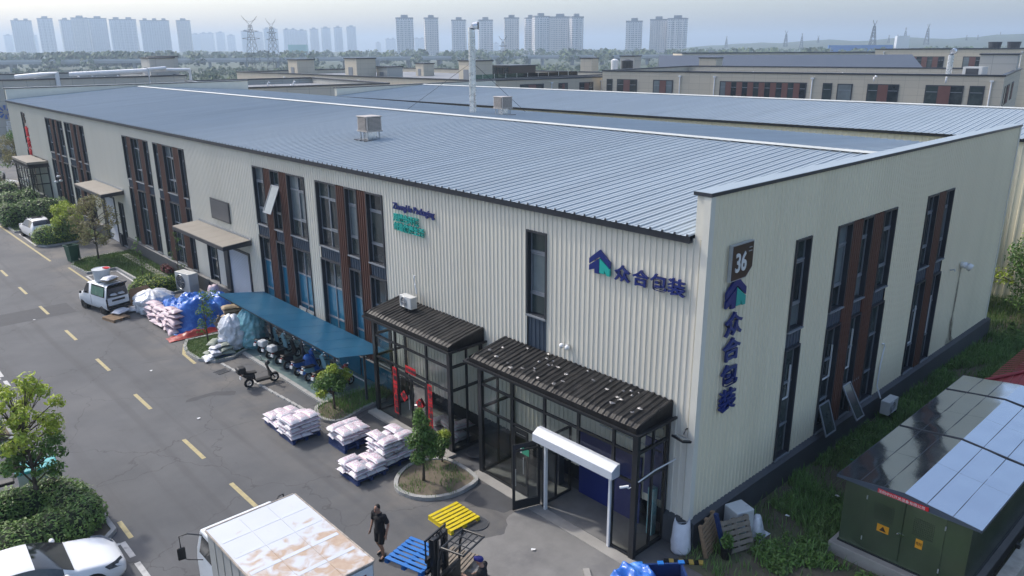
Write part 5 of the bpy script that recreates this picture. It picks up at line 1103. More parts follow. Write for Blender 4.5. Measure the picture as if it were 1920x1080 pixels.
blades([(-0.5, -0.25), (27, -0.25), (27, -3.2), (16, -8), (3, -7), (-0.5, -6)], 115000, 0.14, 0.40, 0.013, 0.01, vd_, 0.9, 7).build('verge_grass', 'grass_dark', None, label='long dark grass between the gable wall and the transformer cabin', cat='grass', kind='stuff')
blades([(24, -14), (24, 4), (33, 4), (46, -14)], 26000, 0.2, 0.5, 0.016, 0.01, lambda x, y: 0.0 if x < 25.9 and y > -0.25 else 0.85, 0.8, 8).build('verge_grass', 'grass', None, label='sunlit grass beyond the far end of the gable wall', cat='grass', kind='stuff')

def leaves(blobs, n, s0, s1, seed, shell=0.55, up=0.5):
    """leaf-sized faces spread through ellipsoids (centre, radii, weight)"""
    rn = random.Random(seed); V = []; F = []; tw = sum(b[2] for b in blobs)
    for (c, r, w) in blobs:
        for k in range(int(n * w / tw)):
            while True:
                d = Vector((rn.uniform(-1, 1), rn.uniform(-1, 1), rn.uniform(-1, 1)))
                if 0.05 < d.length <= 1: break
            d = d.normalized() * (shell + (1 - shell) * rn.random()) * (1 + 0.18 * nz(d.x * 3 + c[0], d.y * 3 + c[1], d.z * 3))
            p = Vector((c[0] + d.x * r[0], c[1] + d.y * r[1], c[2] + d.z * r[2])); s = rn.uniform(s0, s1)
            nrm = (d + Vector((rn.gauss(0, .6), rn.gauss(0, .6), rn.gauss(0, .6) + up))).normalized(); a = nrm.orthogonal().normalized()
            a = Matrix.Rotation(rn.uniform(0, 6.283), 3, nrm) @ a; b = nrm.cross(a); q = len(V)
            V += [tuple(p - a * s), tuple(p + b * s * 0.42 + nrm * s * .12), tuple(p + a * s), tuple(p - b * s * 0.42 + nrm * s * .12)]; F += [(q, q + 1, q + 2, q + 3)]
    mb = MB(); mb.v, mb.f, mb.mi = V, F, [0] * len(F); return mb
def weeds(label, n, region, seed, m='leaf_hedge', s=(0.05, 0.10), hgt=(0.12, 0.3)):
    rn = random.Random(seed); bl = []
    while len(bl) < n:
        x, y = rn.uniform(region[0], region[1]), rn.uniform(region[2], region[3])
        if 2.5 < x < 13.2 and y < -2.75: continue
        if nz(x, y, 2, 0.55) < -0.12 or (x < 2.2 and nz(x, y, 5, 0.8) < 0): continue
        h = rn.uniform(*hgt); r = rn.uniform(0.14, 0.34); bl.append(((x, y, h * 0.55), (r, r, h * 0.6), r))
    return leaves(bl, n * 42, s[0], s[1], seed, shell=0.2, up=1.0).build('verge_weeds', m, None, label=label, cat='weeds', kind='stuff')
weeds('leafy weeds along the foot of the shaded gable wall', 330, (0.6, 26, -2.9, -0.35), 14)
weeds('leafy weeds around the front of the transformer cabin', 130, (-0.3, 3.0, -6.2, -1.5), 15)
weeds('bright weeds on the sunlit strip past the gable', 120, (24.5, 33, -7, -0.4), 16, 'leaf', (0.08, 0.15), (0.25, 0.5))
def tree(name, label, loc, h, clumps, r0, seed, cat='tree', n=2500, ls=(0.05, 0.09), mats=('leaf', 'leaf_lime'), trunk_h=None, lean=(0, 0), group=None, bare=0.0):
    """tapered trunk, limbs to every clump, clumps of leaves; clumps: (dx, dy, z, radius, material index)"""
    t = thing(name, label, cat, loc, 0, group); rn = random.Random(seed)
    th = trunk_h or h * 0.75; P = [(lean[0] * k / 6 + rn.uniform(-.03, .03) * k / 3, lean[1] * k / 6 + rn.uniform(-.03, .03) * k / 3, th * k / 6) for k in range(7)]
    mb = MB(); mb.tube(P, [r0 * (1.15 - 0.14 * k) for k in range(7)], 7)
    for (dx, dy, z, r, m) in clumps:
        zz = max(0.25 * h, min(th, z - r * 0.9)); k = min(5, int(zz / th * 6)); b = Vector(P[k]); e = Vector((dx, dy, z)); mid = b.lerp(e, 0.5) + Vector((0, 0, 0.08))
        mb.tube([b, mid, e], [r0 * 0.45, r0 * 0.3, r0 * 0.12], 5)
        for q in range(3): mb.tube([mid, e + Vector((rn.uniform(-r, r), rn.uniform(-r, r), rn.uniform(-.3, .8) * r))], [r0 * 0.16, r0 * 0.06], 4)
    mb.build('trunk', 'bark', t, smooth=True)
    for mi in range(len(mats)):
        bl = [((dx, dy, z), (r, r, r * 0.85), r * r) for (dx, dy, z, r, m) in clumps if m == mi]
        if bl: leaves(bl, int(n * sum(b[2] for b in bl) / sum(c[3] ** 2 for c in clumps)), ls[0], ls[1], seed + mi, shell=0.35).build('crown', mats[mi], t)
    return t
def clumps(n, R0, z0, z1, r0, r1, seed, split=0.6):
    rn = random.Random(seed); out = []
    for k in range(n):
        f = (k + 0.5) / n; z = z0 + (z1 - z0) * f; rr = R0 * math.sin(math.pi * (0.18 + 0.74 * f)); a = k * 2.4 + rn.uniform(-.4, .4); q = rr * rn.uniform(0.45, 1)
        out.append((q * math.cos(a), q * math.sin(a), z, rn.uniform(r0, r1), 1 if f > split or (rn.random() < 0.25 and q > .6 * rr) else 0))
    return out
tree('young_tree', 'young lime-green tree rising from the clipped hedge at lower left', (-13.5, 14.75, 0.09), 4.6, clumps(30, 1.3, 1.5, 4.5, 0.2, 0.42, 21, 0.36), 0.07, 21, n=3600, ls=(0.06, 0.115), trunk_h=3.4)
tree('young_tree', 'small leafy tree in the bed beside the smaller porch', (-2.85, 15.1, 0.09), 1.9, [(0, 0, 1.35, .5, 0), (.4, .1, 1.2, .42, 0), (-.42, .12, 1.15, .4, 0), (.1, -.35, 1.15, .38, 0), (-.1, .4, 1.3, .36, 1), (.5, -.2, 1.45, .3, 1), (-.62, -.2, .95, .25, 1), (.05, 0, 1.72, .3, 1)], 0.045, 31, n=3200, ls=(0.05, 0.09), mats=('leaf', 'leaf_lime'))
tree('young_tree', 'slender dark-leaved tree in the rounded bed before the larger porch', (-3.48, 8.19, 0.09), 2.6, [(0, 0, 2.25, .3, 0), (.08, .05, 1.85, .36, 0), (-.22, .1, 1.5, .36, 0), (.25, -.1, 1.55, .36, 0), (.34, .15, 1.15, .32, 0), (-.28, -.15, 1.05, .3, 0), (.1, -.25, 1.2, .32, 1), (-.02, .1, 2.5, .2, 1)], 0.05, 33, n=2800, ls=(0.05, 0.085), mats=('leaf', 'leaf'))
tree('shrub', 'small green shrub between the rounded bed and the porch', (-2.25, 8.75, 0.09), 1.1, [(0, 0, .75, .34, 0), (.18, .1, .95, .25, 1), (-.2, -.1, .5, .25, 0)], 0.03, 35, 'shrub', n=1000, mats=('leaf', 'leaf_lime'))
tree('young_tree', 'pale olive flowering tree on the lawn by the green bin', (-2.69, 47.4, 0.09), 4.2, clumps(30, 1.55, 1.2, 4.3, 0.32, 0.55, 41, 0.9), 0.06, 41, n=2600, ls=(0.06, 0.11), mats=('leaf_olive', 'leaf_olive'))
tree('young_tree', 'lime-leaved small tree beside the drive, behind the hedge', (-2.6, 54.6, 0.09), 2.9, clumps(12, 1.1, 1.0, 2.9, 0.4, 0.6, 43, 0.3), 0.06, 43, n=2600, ls=(0.07, 0.12))
tree('sapling', 'thin sparse sapling on the small lawn before the blue tarp', (-3.55, 26.2, 0.09), 2.9, [(rnd(-.5, .5), rnd(-.5, .5), 0.9 + k * 0.16, 0.3, 0) for k in range(12)], 0.035, 45, n=650, ls=(0.04, 0.08), mats=('leaf', 'leaf'))
for k, (x, y, h, lb) in enumerate(((-2.05, 40.2, 2.4, 'bare thin sapling at the corner of the parking bay'), (-0.7, 37.6, 3.6, 'tall spindly sapling against the plinth near the heat-pump box'))):
    tree('sapling', lb, (x, y, 0.09), h, [(rnd(-.35, .35), rnd(-.35, .35), 0.7 + q * h / 9, 0.22, 0) for q in range(8)], 0.03, 50 + k, n=220, ls=(0.04, 0.08), mats=('leaf', 'leaf'))
def hedge(name, label, loc, blobs, n, ls, seed, m='leaf_hedge', m2=None, cat='hedge'):
    h = thing(name, label, cat, loc)
    core = MB()
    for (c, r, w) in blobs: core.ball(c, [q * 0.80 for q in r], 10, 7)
    core.build('dark_core', mat('hedge_core', (0.018, 0.028, 0.010), 0.9), h, smooth=True)  # dark filler added inside the leaves so the hedge is not see-through
    leaves(blobs, n, ls[0], ls[1], seed, shell=0.80, up=0.7).build('foliage', m, h)
    if m2: leaves([(c, [q * 1.05 for q in r], w) for c, r, w in blobs], n // 5, ls[0], ls[1], seed + 1, shell=0.9, up=1.2).build('new_growth', m2, h)
    return h
def row(x0, x1, y, z, rx, ry, rz, step, seed):
    rn = random.Random(seed); out = []; x = x0
    while x <= x1: out.append(((x + rn.uniform(-.1, .1), y + rn.uniform(-.12, .12), z + rn.uniform(-.05, .05)), (rx * rn.uniform(.85, 1.15), ry * rn.uniform(.85, 1.15), rz * rn.uniform(.88, 1.15)), 1.0)); x += step
    return out
hedge('clipped_hedge', 'dense clipped hedge in the foreground bed beside the white sedan', (0, 0, 0.05), row(-18, -12.7, 12.85, 0.45, 0.6, 0.72, 0.62, 0.55, 1) + row(-18, -13.0, 14.95, 0.45, 0.6, 0.62, 0.62, 0.55, 2) + [((-12.75, 13.9, .45), (.7, .9, .62), 1.6), ((-12.6, 13.3, .42), (.6, .8, .6), 1.2), ((-12.8, 14.6, .45), (.7, .8, .6), 1.2)], 24000, (0.045, 0.08), 61, 'leaf_hedge', 'leaf_mid')
hedge('clipped_hedge', 'hedge in the next bed along, at the left edge', (0, 0, 0.05), row(-18, -13.6, 21.8, 0.6, 0.8, 0.9, 0.75, 0.8, 3) + row(-18, -13.5, 23.8, 0.6, 0.8, 1.0, 0.8, 0.8, 4), 11000, (0.05, 0.08), 63, 'leaf_hedge', 'leaf_lime')
hedge('clipped_hedge', 'thick hedge behind the rear of the white SUV', (0, 0, 0.05), row(-4.2, -1.9, 55.2, 0.55, 0.8, 0.9, 0.75, 0.6, 5), 6500, (0.06, 0.1), 65, 'leaf_hedge', 'leaf_lime')
hedge('shrub_mass', 'mixed shrubs along the lawn beyond the white SUV', (0, 0, 0.05), row(-4.8, -0.8, 64.5, 0.9, 0.9, 1.3, 1.1, 0.8, 7) + row(-4.9, -1.5, 68.5, 1.0, 1.0, 1.5, 1.3, 0.9, 8) + row(-4.9, -3.0, 73, 1.2, 1.0, 1.8, 1.6, 0.9, 9), 13000, (0.08, 0.13), 67, 'leaf_hedge', 'leaf', cat='shrubs')
hedge('shrub_mass', 'low green shrubs between the van and the heat-pump box', (0, 0, 0.05), row(-3.6, -1.6, 36.6, 0.35, 0.55, 0.6, 0.5, 0.45, 10) + row(-2.9, -1.9, 38.0, 0.3, 0.5, 0.6, 0.45, 0.5, 12), 6500, (0.05, 0.09), 69, 'leaf', 'leaf_lime', cat='shrubs')
hedge('flower_shrub', 'small dark red shrub against the plinth by the stepping stones', (0, 0, 0.05), [((-0.5, 40.6, .35), (.3, .4, .3), 1), ((-0.45, 40.0, .3), (.25, .3, .25), 1)], 500, (0.05, 0.09), 71, 'leaf_red', None, 'shrub')
for k, (x, y, h, lb) in enumerate(((-4.2, 76.5, 5.0, 'feathery olive tree nearest the far porch'), (-6.4, 84, 6.0, 'feathery tree in front of the grey lettered wall'), (1.5, 92, 5.5, 'olive tree just past the far end of the factory'), (-6.8, 94, 6.5, 'feathery tree farthest down the road at left'))):
    tree('roadside_tree', lb, (x, y, 0.09), h, clumps(22, h * 0.32, h * 0.3, h * 0.95, h * .1, h * .16, 80 + k, 0.9), 0.09, 80 + k, n=2600, ls=(0.09, 0.16), mats=('leaf_olive', 'leaf'))
for k, (x, y, h, lb) in enumerate(((29.2, -1.2, 5.2, 'bushy green tree just past the far end of the gable wall'), (30.5, 3.5, 6.5, 'tall bushy tree in the gap between the factories'), (31.0, -4.0, 4.2, 'low spreading bush at the right edge beyond the gable'), (38, -9, 6, 'green tree at the right edge behind the red roof'))):
    tree('bushy_tree', lb, (x, y, 0.01), h, clumps(20, h * 0.34, h * 0.22, h * 0.95, h * .11, h * .18, 90 + k, 0.75), 0.09, 90 + k, n=3800, ls=(0.08, 0.14), mats=('leaf', 'leaf_lime'))

# ---------------------------------------------------------------- pallets and sacks
def pallet(label, loc, rz, w, l, m, n=7, h=0.15, name='pallet', group='pallets', gap=0.4, rot=None):
    """slatted pallet: boards run along local x, stringers across; each board its own part"""
    p = thing(name, label, 'pallet', loc, rz, group)
    if rot: p.rotation_euler = rot
    bw = l / (n + (n - 1) * gap)
    for k in range(n):
        y = -l / 2 + k * bw * (1 + gap); MB().box(-w / 2, y, h - 0.025, w / 2, y + bw, h).build('board', m, p, bev=0.004, seg=1)
    for k in range(3):
        x = -w / 2 + k * (w - 0.1) / 2; MB().box(x, -l / 2, 0.022, x + 0.1, l / 2, h - 0.026).build('stringer', m, p)
        MB().box(x - 0.01, -l / 2, 0, x + 0.11, l / 2, 0.021).build('runner', m, p)
    return p
def sack_mesh(l, w, h, seed, m, tag_='sack'):
    rn = random.Random(seed); nu, nv = 11, 8; V = []; F = []
    def P(u, v, s):
        e = max(0, 1 - abs(u) ** 3.5) ** 0.5 * max(0, 1 - abs(v) ** 3.2) ** 0.5
        d = 1 + 0.10 * nz(u * 1.8 + seed, v * 1.8, s * 2.0) ; ear = 1.0 + 0.06 * (abs(u * v)) ** 3
        return (u * l / 2 * ear, v * w / 2 * ear * (1 - 0.05 * (1 - abs(u))), s * h / 2 * e * d * (1.0 if s > 0 else 0.85) + 0.02 * nz(u * 3, v * 3, seed) * (1 if abs(u) < .97 else 1.3))
    for s in (1, -1):
        for i in range(nu):
            for j in range(nv): V.append(P(-1 + 2 * i / (nu - 1), -1 + 2 * j / (nv - 1), s))
    o = nu * nv
    for i in range(nu - 1):
        for j in range(nv - 1):
            a = i * nv + j; F.append((a, a + nv, a + nv + 1, a + 1)); F.append((o + a, o + a + 1, o + a + nv + 1, o + a + nv))
    mb = MB(); mb.add(V, F); return mb.mesh(tag_, m, True)
SK = {m: [sack_mesh(0.70, 0.45, 0.20, k * 3.7 + i * 11, m) for k in range(4)] for i, m in enumerate(('sack', 'sack_plain', 'sack_green', 'sack_pink', 'sack_tan'))}
def put_sack(m, loc, rz, label, group, rx=0.0, ry=0.0, sc=1.0):
    o = link('sack', random.choice(SK[m]), None, loc, rz, label=label, cat='sack', group=group); o.rotation_euler = (rx, ry, rz); o.scale = (sc, sc, sc); return o
def layer(cx, cy, z, flip, m, label, group, full=1.0, w=1.12):
    """five sacks: three one way, two the other, alternating by layer"""
    sp = [(-0.38, -0.22, R(90)), (0.0, -0.22, R(90)), (0.38, -0.22, R(90)), (-0.31, 0.35, 0), (0.31, 0.35, 0)]
    for (x, y, a) in sp:
        if random.random() > full: continue
        if flip: x, y, a = -x, -y, a
        put_sack(m, (cx + x * w / 1.12 + rnd(-.03, .03), cy + y * w / 1.12 + rnd(-.03, .03), z + rnd(-.008, .008)), a + rnd(-.06, .06), label, group, rnd(-.06, .06), rnd(-.06, .06), rnd(0.98, 1.08))
def stack(cx, cy, n, lab_p, lab_s, grp, base=0.15, pm='pallet_navy', partial=0.0, w=1.12):
    pallet(lab_p, (cx, cy, 0), 0, 1.14, 1.14, pm)
    for k in range(n): layer(cx, cy, base + 0.08 + k * 0.155, k % 2, 'sack', lab_s, grp, 1.0 if k < n - 1 else 1.0 - partial, w)
random.seed(12)
stack(-4.9, 14.2, 5, 'navy pallet under the tall sack stack nearest the shelter', 'white sack in the tall stack nearest the scooter shelter', 'sacks in the stack by the shelter', partial=0.35)
stack(-4.85, 15.5, 2, 'navy pallet under the low sacks behind the tall stack', 'white sack in the low stack behind the tall one by the shelter', 'sacks in the low rear stack', partial=0.25)
stack(-3.85, 12.3, 3, 'navy pallet under the small middle sack stack', 'white sack in the small middle stack on the raised pallet', 'sacks in the middle stack', base=0.30, partial=0.3, w=0.98)
pallet('second navy pallet under the small middle sack stack', (-3.85, 12.3, 0.152), 0.02, 1.1, 1.1, 'pallet_navy')
stack(-4.68, 10.1, 3, 'navy pallet under the low end of the nearest sack stack', 'white sack in the low end of the nearest stack', 'sacks in the low near stack', partial=0.4)
stack(-3.42, 10.25, 6, 'navy pallet under the tallest sack stack before the rounded bed', 'white sack in the tallest stack before the rounded bed', 'sacks in the tallest stack', partial=0.4)
for k in range(9): put_sack('sack', (-0.75 + rnd(-.25, .2), 9.75 + (k % 3) * 0.42, 0.12 + (k // 3) * 0.22), R(90) * (k % 2) + rnd(-.2, .2), 'white sack heaped inside the smaller glass porch', 'sacks inside the porch', sc=1.25)
pallet('bright yellow plastic pallet lying on the apron', (-4.09, 5.79, 0), R(0), 1.14, 1.16, 'pallet_yellow', n=7, gap=0.45)
# grey and green sacks on a navy pallet by the small lawn
pallet('navy pallet under the grey-green sack pile by the small lawn', (-3.85, 24.15, 0), R(-8), 1.2, 1.1, 'pallet_navy')
for k, (x, y, z, a, m) in enumerate(((-.3, -.3, .23, .1, 'sack_plain'), (.3, -.32, .23, -.1, 'sack_green'), (-.3, .15, .23, .2, 'sack_green'), (.3, .15, .23, 0, 'sack_plain'), (-.28, -.25, .38, 1.4, 'sack_plain'), (.25, -.25, .38, .2, 'sack_green'), (.05, .2, .39, -.2, 'sack_plain'), (-.1, -.1, .53, .4, 'sack_plain'), (.32, 0, .53, 1.2, 'sack_green'), (-.1, .25, .68, .7, 'sack_green'), (.3, .25, .66, -.3, 'sack_plain'), (-.62, -.2, .12, 1.5, 'sack_plain'))):
    put_sack(m, (-3.85 + x, 24.15 + y, z), a, '%s sack in the pile on the navy pallet by the small lawn' % ('grey-green' if m == 'sack_green' else 'pale'), 'sacks by the small lawn', rnd(-.15, .15), rnd(-.15, .15))
# pink and tan sacks, tarps and bags of the big heap
for k in range(26):
    x = -4.30 + rnd(-.08, .08) + (k // 6) * 0.07; y = 29.0 + (k % 6) * 0.62 + rnd(-.08, .08); put_sack('sack_pink', (x, y, 0.12 + (k // 6) * 0.24), rnd(1.2, 1.9), 'pinkish sack along the road side of the tarped heap', 'pink sacks of the heap', rnd(-.2, .2), rnd(-.2, .2), 1.15)
for k in range(8): put_sack('sack_tan', (-1.55 + rnd(-.15, .15) + (k % 2) * .5, 28.1 + rnd(-.1, .1), 0.35 + (k // 2) * 0.2), rnd(-.3, .3), 'tan sack at the shelter end of the tarped heap', 'tan sacks of the heap', sc=1.2)
def drape(name, label, cat, x0, x1, y0, y1, h, m, seed, wr=0.1, edge=0.5, n=64, p=3.0, ang=0.0):
    """cloth thrown over a heap: plateau that falls to the ground, with sharp folds"""
    cx, cy_, a, b = (x0 + x1) / 2, (y0 + y1) / 2, (x1 - x0) / 2, (y1 - y0) / 2; V = []; F = []
    for i in range(n + 1):
        for j in range(n + 1):
            u, w = -1 + 2 * i / n, -1 + 2 * j / n
            r = (abs(u) ** p + abs(w) ** p) ** (1 / p)
            t = max(0.0, min(1.0, (1 - r) / edge)); t = t * t * (3 - 2 * t)
            x, y = u * a, w * b
            f = (1 - abs(nz(x, y, seed, 0.9)) * 2) * 0.8 + (1 - abs(nz(x, y, seed + 3, 2.1)) * 2) * 0.55 + (1 - abs(nz(x * 1.4, y * .7, seed + 5, 4.2)) * 2) * 0.3 - 0.55
            hh = h * (0.78 + 0.3 * nz(x, y, seed + 8, 0.55))
            z = 0.03 + hh * t + wr * (f - 0.45) * (0.3 + 0.7 * t)
            V.append((cx + x + 0.10 * nz(x, y, seed + 1, 1.5), cy_ + y + 0.10 * nz(x, y, seed + 2, 1.5), max(0.02, z)))
    for i in range(n):
        for j in range(n):
            q = i * (n + 1) + j; F.append((q, q + n + 1, q + n + 2, q + 1))
    o = MB().add(V, F).build(name, m, None, label=label, cat=cat, smooth=True); s = o.modifiers.new('thickness', 'SOLIDIFY'); s.thickness = 0.01; return o
drape('tarpaulin', 'crumpled blue tarpaulin over the large heap of bags', 'tarp', -4.35, -0.5, 28.2, 32.6, 1.45, 'tarp_blue', 3.3, 0.26, 0.34, 72, 4.0)

drape('tarpaulin', 'folded red tarpaulin along the edge of the small lawn', 'tarp', -4.95, -2.2, 27.55, 28.35, 0.28, 'tarp_red', 5.5, 0.16, 0.8, 36)
drape('bulk_bag', 'white bag with red print behind the blue tarp', 'bag', -1.6, -0.4, 30.6, 32.0, 1.75, 'sack_pink', 6.5, 0.15, 0.6, 24, 2.2)
def bale(name, label, loc, r, h, m, seed):
    V = []; F = []; n, k = 60, 40
    for j in range(k + 1):
        f = j / k; z = h * f; rr = (1 - (2 * f - 1) ** 6 * 0.35) * (1 - 0.5 * max(0, f - .75) * 3)
        for i in range(n):
            a = 2 * math.pi * i / n; q = 1 + 0.16 * nz(math.cos(a) * 1.6, math.sin(a) * 1.6, z * 1.6 + seed) + 0.34 * abs(nz(math.cos(a) * 3, math.sin(a) * 3, z * 2.4 + seed)) + 0.16 * abs(nz(math.cos(a) * 8, math.sin(a) * 8, z * 7 + seed)) - 0.12
            V.append((r * rr * q * math.cos(a), r * rr * q * math.sin(a), z + 0.16 * f * nz(math.cos(a) * 2, math.sin(a) * 2, seed + z)))
    V.append((0, 0, h * 1.02)); V.append((0, 0, 0))
    for j in range(k):
        for i in range(n): F.append((j * n + i, j * n + (i + 1) % n, (j + 1) * n + (i + 1) % n, (j + 1) * n + i))
    F += [(k * n + i, k * n + (i + 1) % n, (k + 1) * n) for i in range(n)]
    return MB().add(V, F).build(name, m, None, loc, label=label, cat='bale', smooth=True)
bale('bulk_bag', 'bulging white bag at the far end of the tarped heap', (-3.75, 33.3, -0.05), 0.98, 1.25, 'poly_white', 7.5)
bale('film_bale', 'clear crumpled plastic film bale beside the scooter shelter, whitish', (-2.95, 24.55, 0.0), 0.62, 1.75, 'poly_white', 1.5)
bale('film_bale', 'cyan-tinted crumpled film bale next to the scooters', (-2.15, 24.15, 0.0), 0.66, 1.95, 'poly_cyan', 4.5)
def lean_pallet(label, loc, rz, tilt, w, l, m, n=8): return pallet(label, loc, rz, w, l, m, n, 0.12, rot=(tilt, 0, rz))
lean_pallet('grey weathered pallet propped behind the white film bale', (-2.9, 26.0, 0.62), R(60), R(68), 1.2, 1.2, 'wood_grey', 9)
pallet('wooden pallet on the road beside the white van', (-5.75, 33.35, 0), R(15), 0.95, 1.1, 'wood', 7)
put_sack('sack_plain', (-5.35, 33.75, 0.26), 0.5, 'grey-white sack lying across the wooden pallet by the van', 'loose sacks by the van', sc=1.3); put_sack('sack_plain', (-4.6, 34.1, 0.12), 1.2, 'grey-white sack on the ground behind the van', 'loose sacks by the van', sc=1.1); put_sack('sack_plain', (-3.95, 34.2, 0.14), 0.3, 'rolled white sack beside the cardboard sheet', 'loose sacks by the van', sc=1.1)
o = MB().ext([(0, 0, 0), (0.9, 0, -0.02), (1.5, 0, 0.75), (1.15, 0, 1.15), (0.2, 0, 0.95)], (0, 0.03, 0)).build('cardboard_sheet', 'card', None, (-4.65, 35.2, 0.03), R(-30), label='brown cardboard sheet propped against the shrubs', cat='cardboard')
o.rotation_euler = (R(-20), 0, R(-30))

# ---------------------------------------------------------------- scooter shelter
sh = thing('scooter_shelter', 'low blue translucent lean-to over the row of scooters', 'shelter')
nS = 10
for k in range(nS):
    a = 14.62 + k * 1.16; b = a + 1.16 - 0.012; V = []
    MB().add([(-2.83, a, 2.45), (-2.83, b, 2.45), (-0.38, b, 2.02), (-0.38, a, 2.02), (-2.83, a, 2.457), (-2.83, b, 2.457), (-0.38, b, 2.027), (-0.38, a, 2.027)], [(0, 1, 2, 3), (7, 6, 5, 4), (0, 4, 5, 1), (1, 5, 6, 2), (2, 6, 7, 3), (3, 7, 4, 0)]).build('roof_sheet', 'canopy_blue', sh)
for y in (14.75, 17.2, 20.1, 23.2, 26.0):
    MB().box(-1.58, y - 0.04, 0, -1.5, y + 0.04, 2.18).build('post', 'steel_dark', sh)
    MB().cyl((-2.8, y, 2.42), (-0.4, y, 1.99), 0.025, n=6).build('rafter', 'steel_dark', sh)
for x, z in ((-2.78, 2.40), (-1.55, 2.19), (-0.45, 1.985)): MB().box(x - 0.025, 14.65, z - 0.03, x + 0.025, 26.15, z + 0.005).build('purlin', 'steel_dark', sh)
for y0, y1 in ((14.8, 17.15), (17.25, 20.05), (20.15, 23.1)): MB().quad((-0.25, y1, 0.1), (-0.25, y0, 0.1), (-0.25, y0, 1.0), (-0.25, y1, 1.0)).build('back_screen', 'pane_blue', sh)
MB().box(-1.53, 14.8, 0.95, -1.5, 17.1, 1.0).build('rail', 'sign_grey', sh)

# ---------------------------------------------------------------- scooters
def wheel(parent, c, r, w, ax=(0, 1, 0), spokes=5, name='wheel'):
    t = MB().torus((0, 0, 0), ax, r - w * 0.5, w * 0.5, 20, 8).build(name, 'tyre', parent, c, smooth=True)
    mb = MB(); A = Vector(ax).normalized(); mb.cyl(-A * w * 0.3, A * w * 0.3, r * 0.16, n=8); mb.torus((0, 0, 0), ax, r - w, w * 0.16, 18, 5)
    u = A.orthogonal().normalized(); v = A.cross(u)
    for k in range(spokes):
        a = 2 * math.pi * k / spokes; mb.cyl((0, 0, 0), (u * math.cos(a) + v * math.sin(a)) * (r - w), w * 0.10, n=4)
    mb.build('rim', 'rim', t); return t
def scooter(label, loc, rz, body, seatm='seat', box_=None, group='scooters parked under the shelter', leg=None):
    s = thing('electric_scooter', label, 'scooter', loc, rz, group)
    wheel(s, (0.58, 0, 0.22), 0.22, 0.09); wheel(s, (-0.55, 0, 0.22), 0.22, 0.10)
    MB().ext([(-0.25, -0.13, 0.20), (0.36, -0.13, 0.20), (0.42, -0.13, 0.26), (0.40, -0.13, 0.30), (-0.25, -0.13, 0.30)], (0, 0.26, 0)).build('floorboard', 'black_plastic', s, bev=0.015)
    MB().ext([(0.36, -0.16, 0.26), (0.42, -0.16, 0.26), (0.40, -0.12, 0.62), (0.31, -0.10, 0.92), (0.25, -0.10, 0.92), (0.33, -0.14, 0.60)], (0, 0.3, 0)).build('leg_shield', body, s, bev=0.03)
    MB().ext([(-0.28, -0.14, 0.28), (-0.28, -0.14, 0.62), (-0.72, -0.12, 0.68), (-0.84, -0.10, 0.62), (-0.62, -0.12, 0.44), (-0.42, -0.14, 0.42)], (0, 0.26, 0)).build('tail_body', body, s, bev=0.035)
    MB().ext([(-0.20, -0.13, 0.63), (-0.18, -0.13, 0.70), (-0.45, -0.14, 0.72), (-0.78, -0.12, 0.78), (-0.82, -0.12, 0.72), (-0.5, -0.13, 0.655)], (0, 0.27, 0)).build('seat', seatm, s, bev=0.03)
    mb = MB(); mb.cyl((0.58, 0.07, 0.22), (0.40, 0.07, 0.60), 0.022, n=6).cyl((0.58, -0.07, 0.22), (0.40, -0.07, 0.60), 0.022, n=6).cyl((0.40, 0, 0.55), (0.27, 0, 0.98), 0.03, n=6); mb.build('fork', 'black_metal', s)
    MB().ext([(0.50, -0.07, 0.44), (0.66, -0.07, 0.46), (0.80, -0.07, 0.36), (0.66, -0.07, 0.42)], (0, 0.14, 0)).build('front_mudguard', body, s, bev=0.02)
    MB().tube([(0.12, 0.34, 1.02), (0.24, 0.2, 1.0), (0.27, 0, 0.98), (0.24, -0.2, 1.0), (0.12, -0.34, 1.02)], 0.016, 6).build('handlebar', 'black_metal', s)
    MB().ball((0.33, 0, 0.96), (0.10, 0.12, 0.10), 10, 7).build('headlamp_cowl', body, s, smooth=True); MB().ball((0.41, 0, 0.95), (0.035, 0.07, 0.06), 8, 6).build('headlamp', 'lamp_glass', s, smooth=True)
    for k in (-1, 1):
        m_ = MB().cyl((0.20, k * 0.24, 1.0), (0.16, k * 0.30, 1.16), 0.008, n=5).build('mirror', 'black_metal', s); MB().ball((0.15, k * 0.31, 1.2), (0.015, 0.06, 0.045), 8, 6).build('mirror_glass', 'chrome', m_, smooth=True)
    MB().ext([(-0.86, -0.08, 0.60), (-0.90, -0.08, 0.60), (-0.92, -0.08, 0.48), (-0.88, -0.08, 0.48)], (0, 0.16, 0)).build('number_plate', 'white_paint', s); MB().box(-0.86, -0.06, 0.62, -0.82, 0.06, 0.67).build('tail_lamp', 'red_lamp', s)
    MB().cyl((-0.1, 0.14, 0.22), (-0.06, 0.24, 0.01), 0.012, n=5).build('kick_stand', 'black_metal', s)
    if box_: MB().box(-1.02, -0.2, 0.74, -0.66, 0.2, 1.04).build('top_box', box_, s, bev=0.07, seg=3)
    return s
scooter('black electric scooter parked alone on the open pavement', (-3.85, 19.6, 0.0), R(-6), 'black_plastic', 'seat', 'black_plastic', group='scooters outside the shelter')
